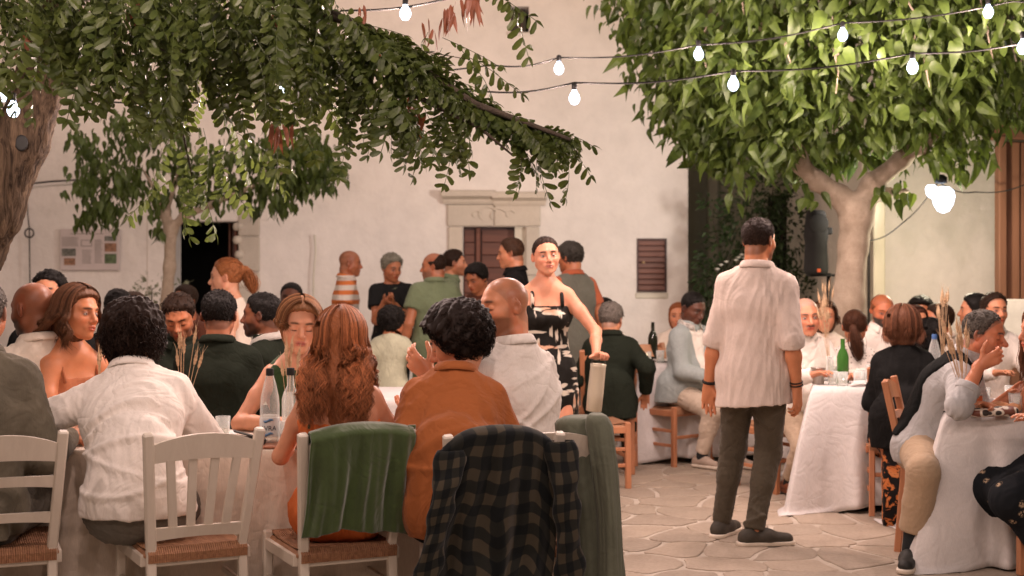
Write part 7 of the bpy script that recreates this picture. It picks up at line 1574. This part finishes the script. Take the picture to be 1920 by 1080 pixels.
c = make_person(1424, 408, 7.65, -24, 'young man standing with his back to the viewer in a loose pale pink shirt', None, lean=1, girth=1.02, skin=(.58, .23, .11), head=(-20, -2, 0), hr=('w', wx(1494, 7.5), 7.5, wz(728, 7.5)), hl=('w', wx(1329, 7.75), 7.75, wz(722, 7.75)), er=(.25, -1, .1), elb=(-.25, -1, 0), side=1.5,
    hands=dict(r=dict(d=(.05, .0, -1), pn=(-.9, .3, 0), curl=[60, 45, 55, 60], thumb=20), l=dict(d=(-.03, 0, -1), pn=(.4, -.9, 0), curl=22, thumb=28), toer=(1, .12, 0), toel=(.35, .55, 0)),
    wearing=[shirt(M_LINEN, off=.024, soff=.018, hem=.17, sleeve=.14, cuff=True, tilt=.6, amp=.010, wl=.12, st=(1.4, 1.4, .20), flare=.016, ch=.034), pant(M_OLIVE, amp=.006, ank=.044, to=1.0, wl=.06, st=(1, 1, 1.9), ridges=[(.52, .9, 0, .020, .012, -1), (.47, -.8, 0, .018, .012, -1), (.42, .7, 0, .018, .010, -1), (.15, .5, 0, .018, .014, -1), (.20, -.7, 0, .018, .012, -1), (.26, .6, 0, .018, .010, -1), (.78, .7, 0, .020, .011, -1), (.72, -.9, 0, .020, .011, -1), (.64, .8, 0, .02, .009, -1)]), dict(k='shoes', mat=M_SHOE, sole=M_SOLE, sc=1.06)], legg=.88, hair=dict(st='short', col=(.030, .017, .012), t=.011, ts=.0035, n=1650, sl=.010, wild=.5, rw=.0024, cv=.6), face=dict(shave=.55, stubble=.6), res=.0075, fr=('w', wx(1412, 7.68), 7.64, .085), fl=('w', wx(1352, 7.92), 7.90, .085), x_at='head')
for i, rd in ((1, .0085), (0, .004)):
    w_ = c['Wt'][i]; d = nrm(c['E'][i]-w_); a = nrm(np.cross(d, (0, 1, 0))); b = np.cross(d, a)
    for dz in ((.0,) if i == 1 else (.0, .016)): MB().tube([tuple(w_+d*(.018+dz)+(a*math.cos(t)+b*math.sin(t)*.95)*.0325) for t in np.linspace(0, 2*PI, 21)], rd, 6).build('wristband' if i == 1 else 'bracelet', M_BLACK, c['root'], True)
make_person(1511, 558, 9.35, -164, 'white haired man with a dark moustache in a white shirt looking at the viewer', GR_, seat=.46, lean=5, girth=1.2, skin=(.64, .27, .155), head=(-10, 4, 3), hr=(.12, .42, .82), wearing=[shirt(M_WS, off=.020, neck='v', vd=.10, vw=.02), pant(M_BEIGE, to=.86), dict(k='shoes', mat=M_TAN, sock=M_SOCK, sl=.35)], face=dict(balls=1, mous=(.10, .07, .055), fat=.6, hair=(.28, .25, .22), brow=1.2, nose=1.1), hair=dict(st='sides', col=(.55, .48, .42), t=.006, ts=.007, back=.8, n=420, sl=.014, rw=.0026, wild=.55, cv=.6), res=.0085, fr=('w', wx(1477, 9.35), 9.35, .085), hands=dict(toer=(.25, -.8, 0)), hs=1.08)
make_person(1546, 562, 10.3, 172, 'brown haired person behind the moustached man', GR_, sex='f', seat=.46, skin=SK_L, wearing=[shirt(M_WS2)], hair=dict(st='bob', col=BRN, t=.012, n=300), res=.013)
make_person(1603, 579, 9.75, -26, 'woman with a long brown ponytail in a white lace top, seen from behind', GR_, sex='f', seat=.46, lean=8, skin=SK_T, head=(8, 6, 0), wearing=[dict(k='top', mat=M_LACE, off=.012, sleeve='short'), pant()], hair=dict(st='pony', col=(.085, .034, .018), t=.012, ts=.009, n=1200, sl=.05, flow=(.1, -1, -.2), wild=.1, pd=(.05, -.045, -.20), pz=-.02), res=.010)
make_person(1655, 551, 10.3, 184, 'bearded man with a reddish face and white shirt in the background between two women', GR_, seat=.46, skin=(.58, .20, .10), head=(0, 16, 0), wearing=[shirt(M_WS)], face=dict(stubble=1, beardc=(.03, .025, .02), hair=AUB), hair=dict(st='sides', col=(.25, .09, .04), t=.008, n=420, rw=.0026, wild=.55, cv=.6), res=.011)
make_person(1693, 571, 8.45, -12, 'woman with a brown bob, black cardigan and orange print skirt, from behind', GR_, sex='f', seat=.46, lean=7, girth=1.25, skin=SK_L, head=(-8, 4, 0), hl=(-.16, .32, .78), hr=(.18, .34, .78), elb=(-.25, -.5, -1), er=(.25, -.5, -1), wearing=[dict(k='jacket', name='cardigan', mat=M_BLACKS, off=.022, amp=.006, collar=False, drape=[((0, -.10, .60), (0, -.12, .42), .21, .19, .05, (0, 1, 0), .6)]), dict(k='dress', mat=M_BOR, off=.020, shin=.95, sleeve='none', skirt=1, drape=[((0, -.07, .50), (0, -.12, .16), .22, .23, .05, (0, 1, 0), .55)])],
    hair=dict(st='bob', col=(.155, .062, .032), t=.018, ts=.014, n=3000, w=.084, bl=.12, front=.6, vol=.014, wave=.002, bobl=.150, rw=.0016, cv=.45, fl=.004, tuck=.012, amax=92), res=.009, hs=1.08)
make_person(1726, 553, 10.6, 160, 'person with curly black hair in the background above the brown bob', GR_, seat=.46, skin=SK_T, wearing=[shirt(M_BRS)], hair=dict(st='curly', col=BLK, t=.03, ts=.026, n=500, sl=.04, rw=.002), res=.013)
make_person(1716, 572, 9.9, -150, 'person with reddish brown hair just behind the brown bob', GR_, sex='f', seat=.46, skin=SK_L, wearing=[shirt(M_BLACKS)], hair=dict(st='bob', col=(.08, .03, .02), t=.012, n=300), res=.013)
make_person(1758, 567, 10.2, 90, 'short haired person with glasses in profile in the background', GR_, seat=.46, skin=SK_T, wearing=[shirt(M_WS2)], hair=dict(st='short', col=DBR, t=.02, ts=.014), res=.012)
make_person(1742, 596, 9.2, 8, 'black haired person between the brown bob and the man eating', GR_, seat=.46, lean=10, skin=SK_T, wearing=[shirt(M_BLACKG)], hair=dict(st='bob', col=BLK, t=.014, n=400), res=.012)
make_person(1826, 549, 10.2, 70, 'dark haired man in profile behind the man eating', GR_, seat=.46, skin=SK_L, wearing=[shirt(M_BRS)], hair=dict(st='short', col=BLK, t=.018, ts=.012), res=.012)
make_person(1865, 548, 9.7, 190, 'man with receding dark hair and a white shirt facing the viewer behind the man eating', GR_, seat=.46, skin=SK_L, wearing=[shirt(M_WS)], hair=dict(st='short', col=DBR, t=.014, ts=.010, rec=.6, n=420, sl=.02, rw=.0026, wild=.55, cv=.6), res=.011)
c = make_person(1846, 581, 7.35, -116, 'older man in a black vest and grey blue shirt eating at the right table', GR_, seat=.46, lean=25, hunch=8, girth=1.22, skin=(.60, .23, .12), head=(-6, 12, 0), hr=('w', wx(1838, 7.10), 7.10, wz(684, 7.10)), hl=('w', wx(1895, 7.40), 7.40, wz(742, 7.3)), er=(.8, -.3, -1), hands=dict(r=dict(d=(.0, .9, .45), pn=(-.8, .3, .4), curl=70, thumb=50), toer=(-.35, -.8, 0)),
    wearing=[shirt(M_GBSH, off=.022, amp=.009, sleeve='fore', wl=.12), dict(k='vest', mat=M_VEST, off=.034, sleeve='none', hemup=.16, vd=.3, vw=.08), pant(M_BEIGE2, amp=.003, to=.74, ank=.072, st=(1, 1, 1)), dict(k='shoes', mat=M_BSHOE, sole=M_SOLE, sock=M_SOCK, sl=.42, sc=1.15)], face=dict(closed=1, fat=.9, nose=1.12, stubble=.25, beardc=GRY, hair=(.10, .085, .07)), hair=dict(st='short', col=(.10, .088, .075), t=.010, ts=.009, rec=1.1, n=880, sl=.016, rw=.0026, wild=.55, cv=.6), res=.0075,
    fr=('w', wx(1706, 7.12), 7.10, .085), fl=('w', wx(1790, 7.65), 7.65, .085), knee=((1, .3, .5), (0, .5, 1)), hs=1.03)
make_person(1950, 572, 7.0, 96, 'long haired woman in a black flowered dress cut by the right edge', GR_, sex='f', seat=.46, lean=12, skin=(.58, .24, .13), head=(0, 4, 0), hl=(-.30, .30, .79), hr=(.1, .35, .8), elb=(-.6, -.5, -1), fr=(.12, .12, .085), fl=(-.12, .10, .085), wearing=[dict(k='dress', mat=M_BFL, off=.012, sleeve='none', nh=-.03, shin=.75)], hair=dict(st='long', col=(.24, .105, .055), t=.014, L=.34, n=1600, wave=.004, w=.086, bl=.13, front=.6, lw=.07, rw=.0016), res=.009)
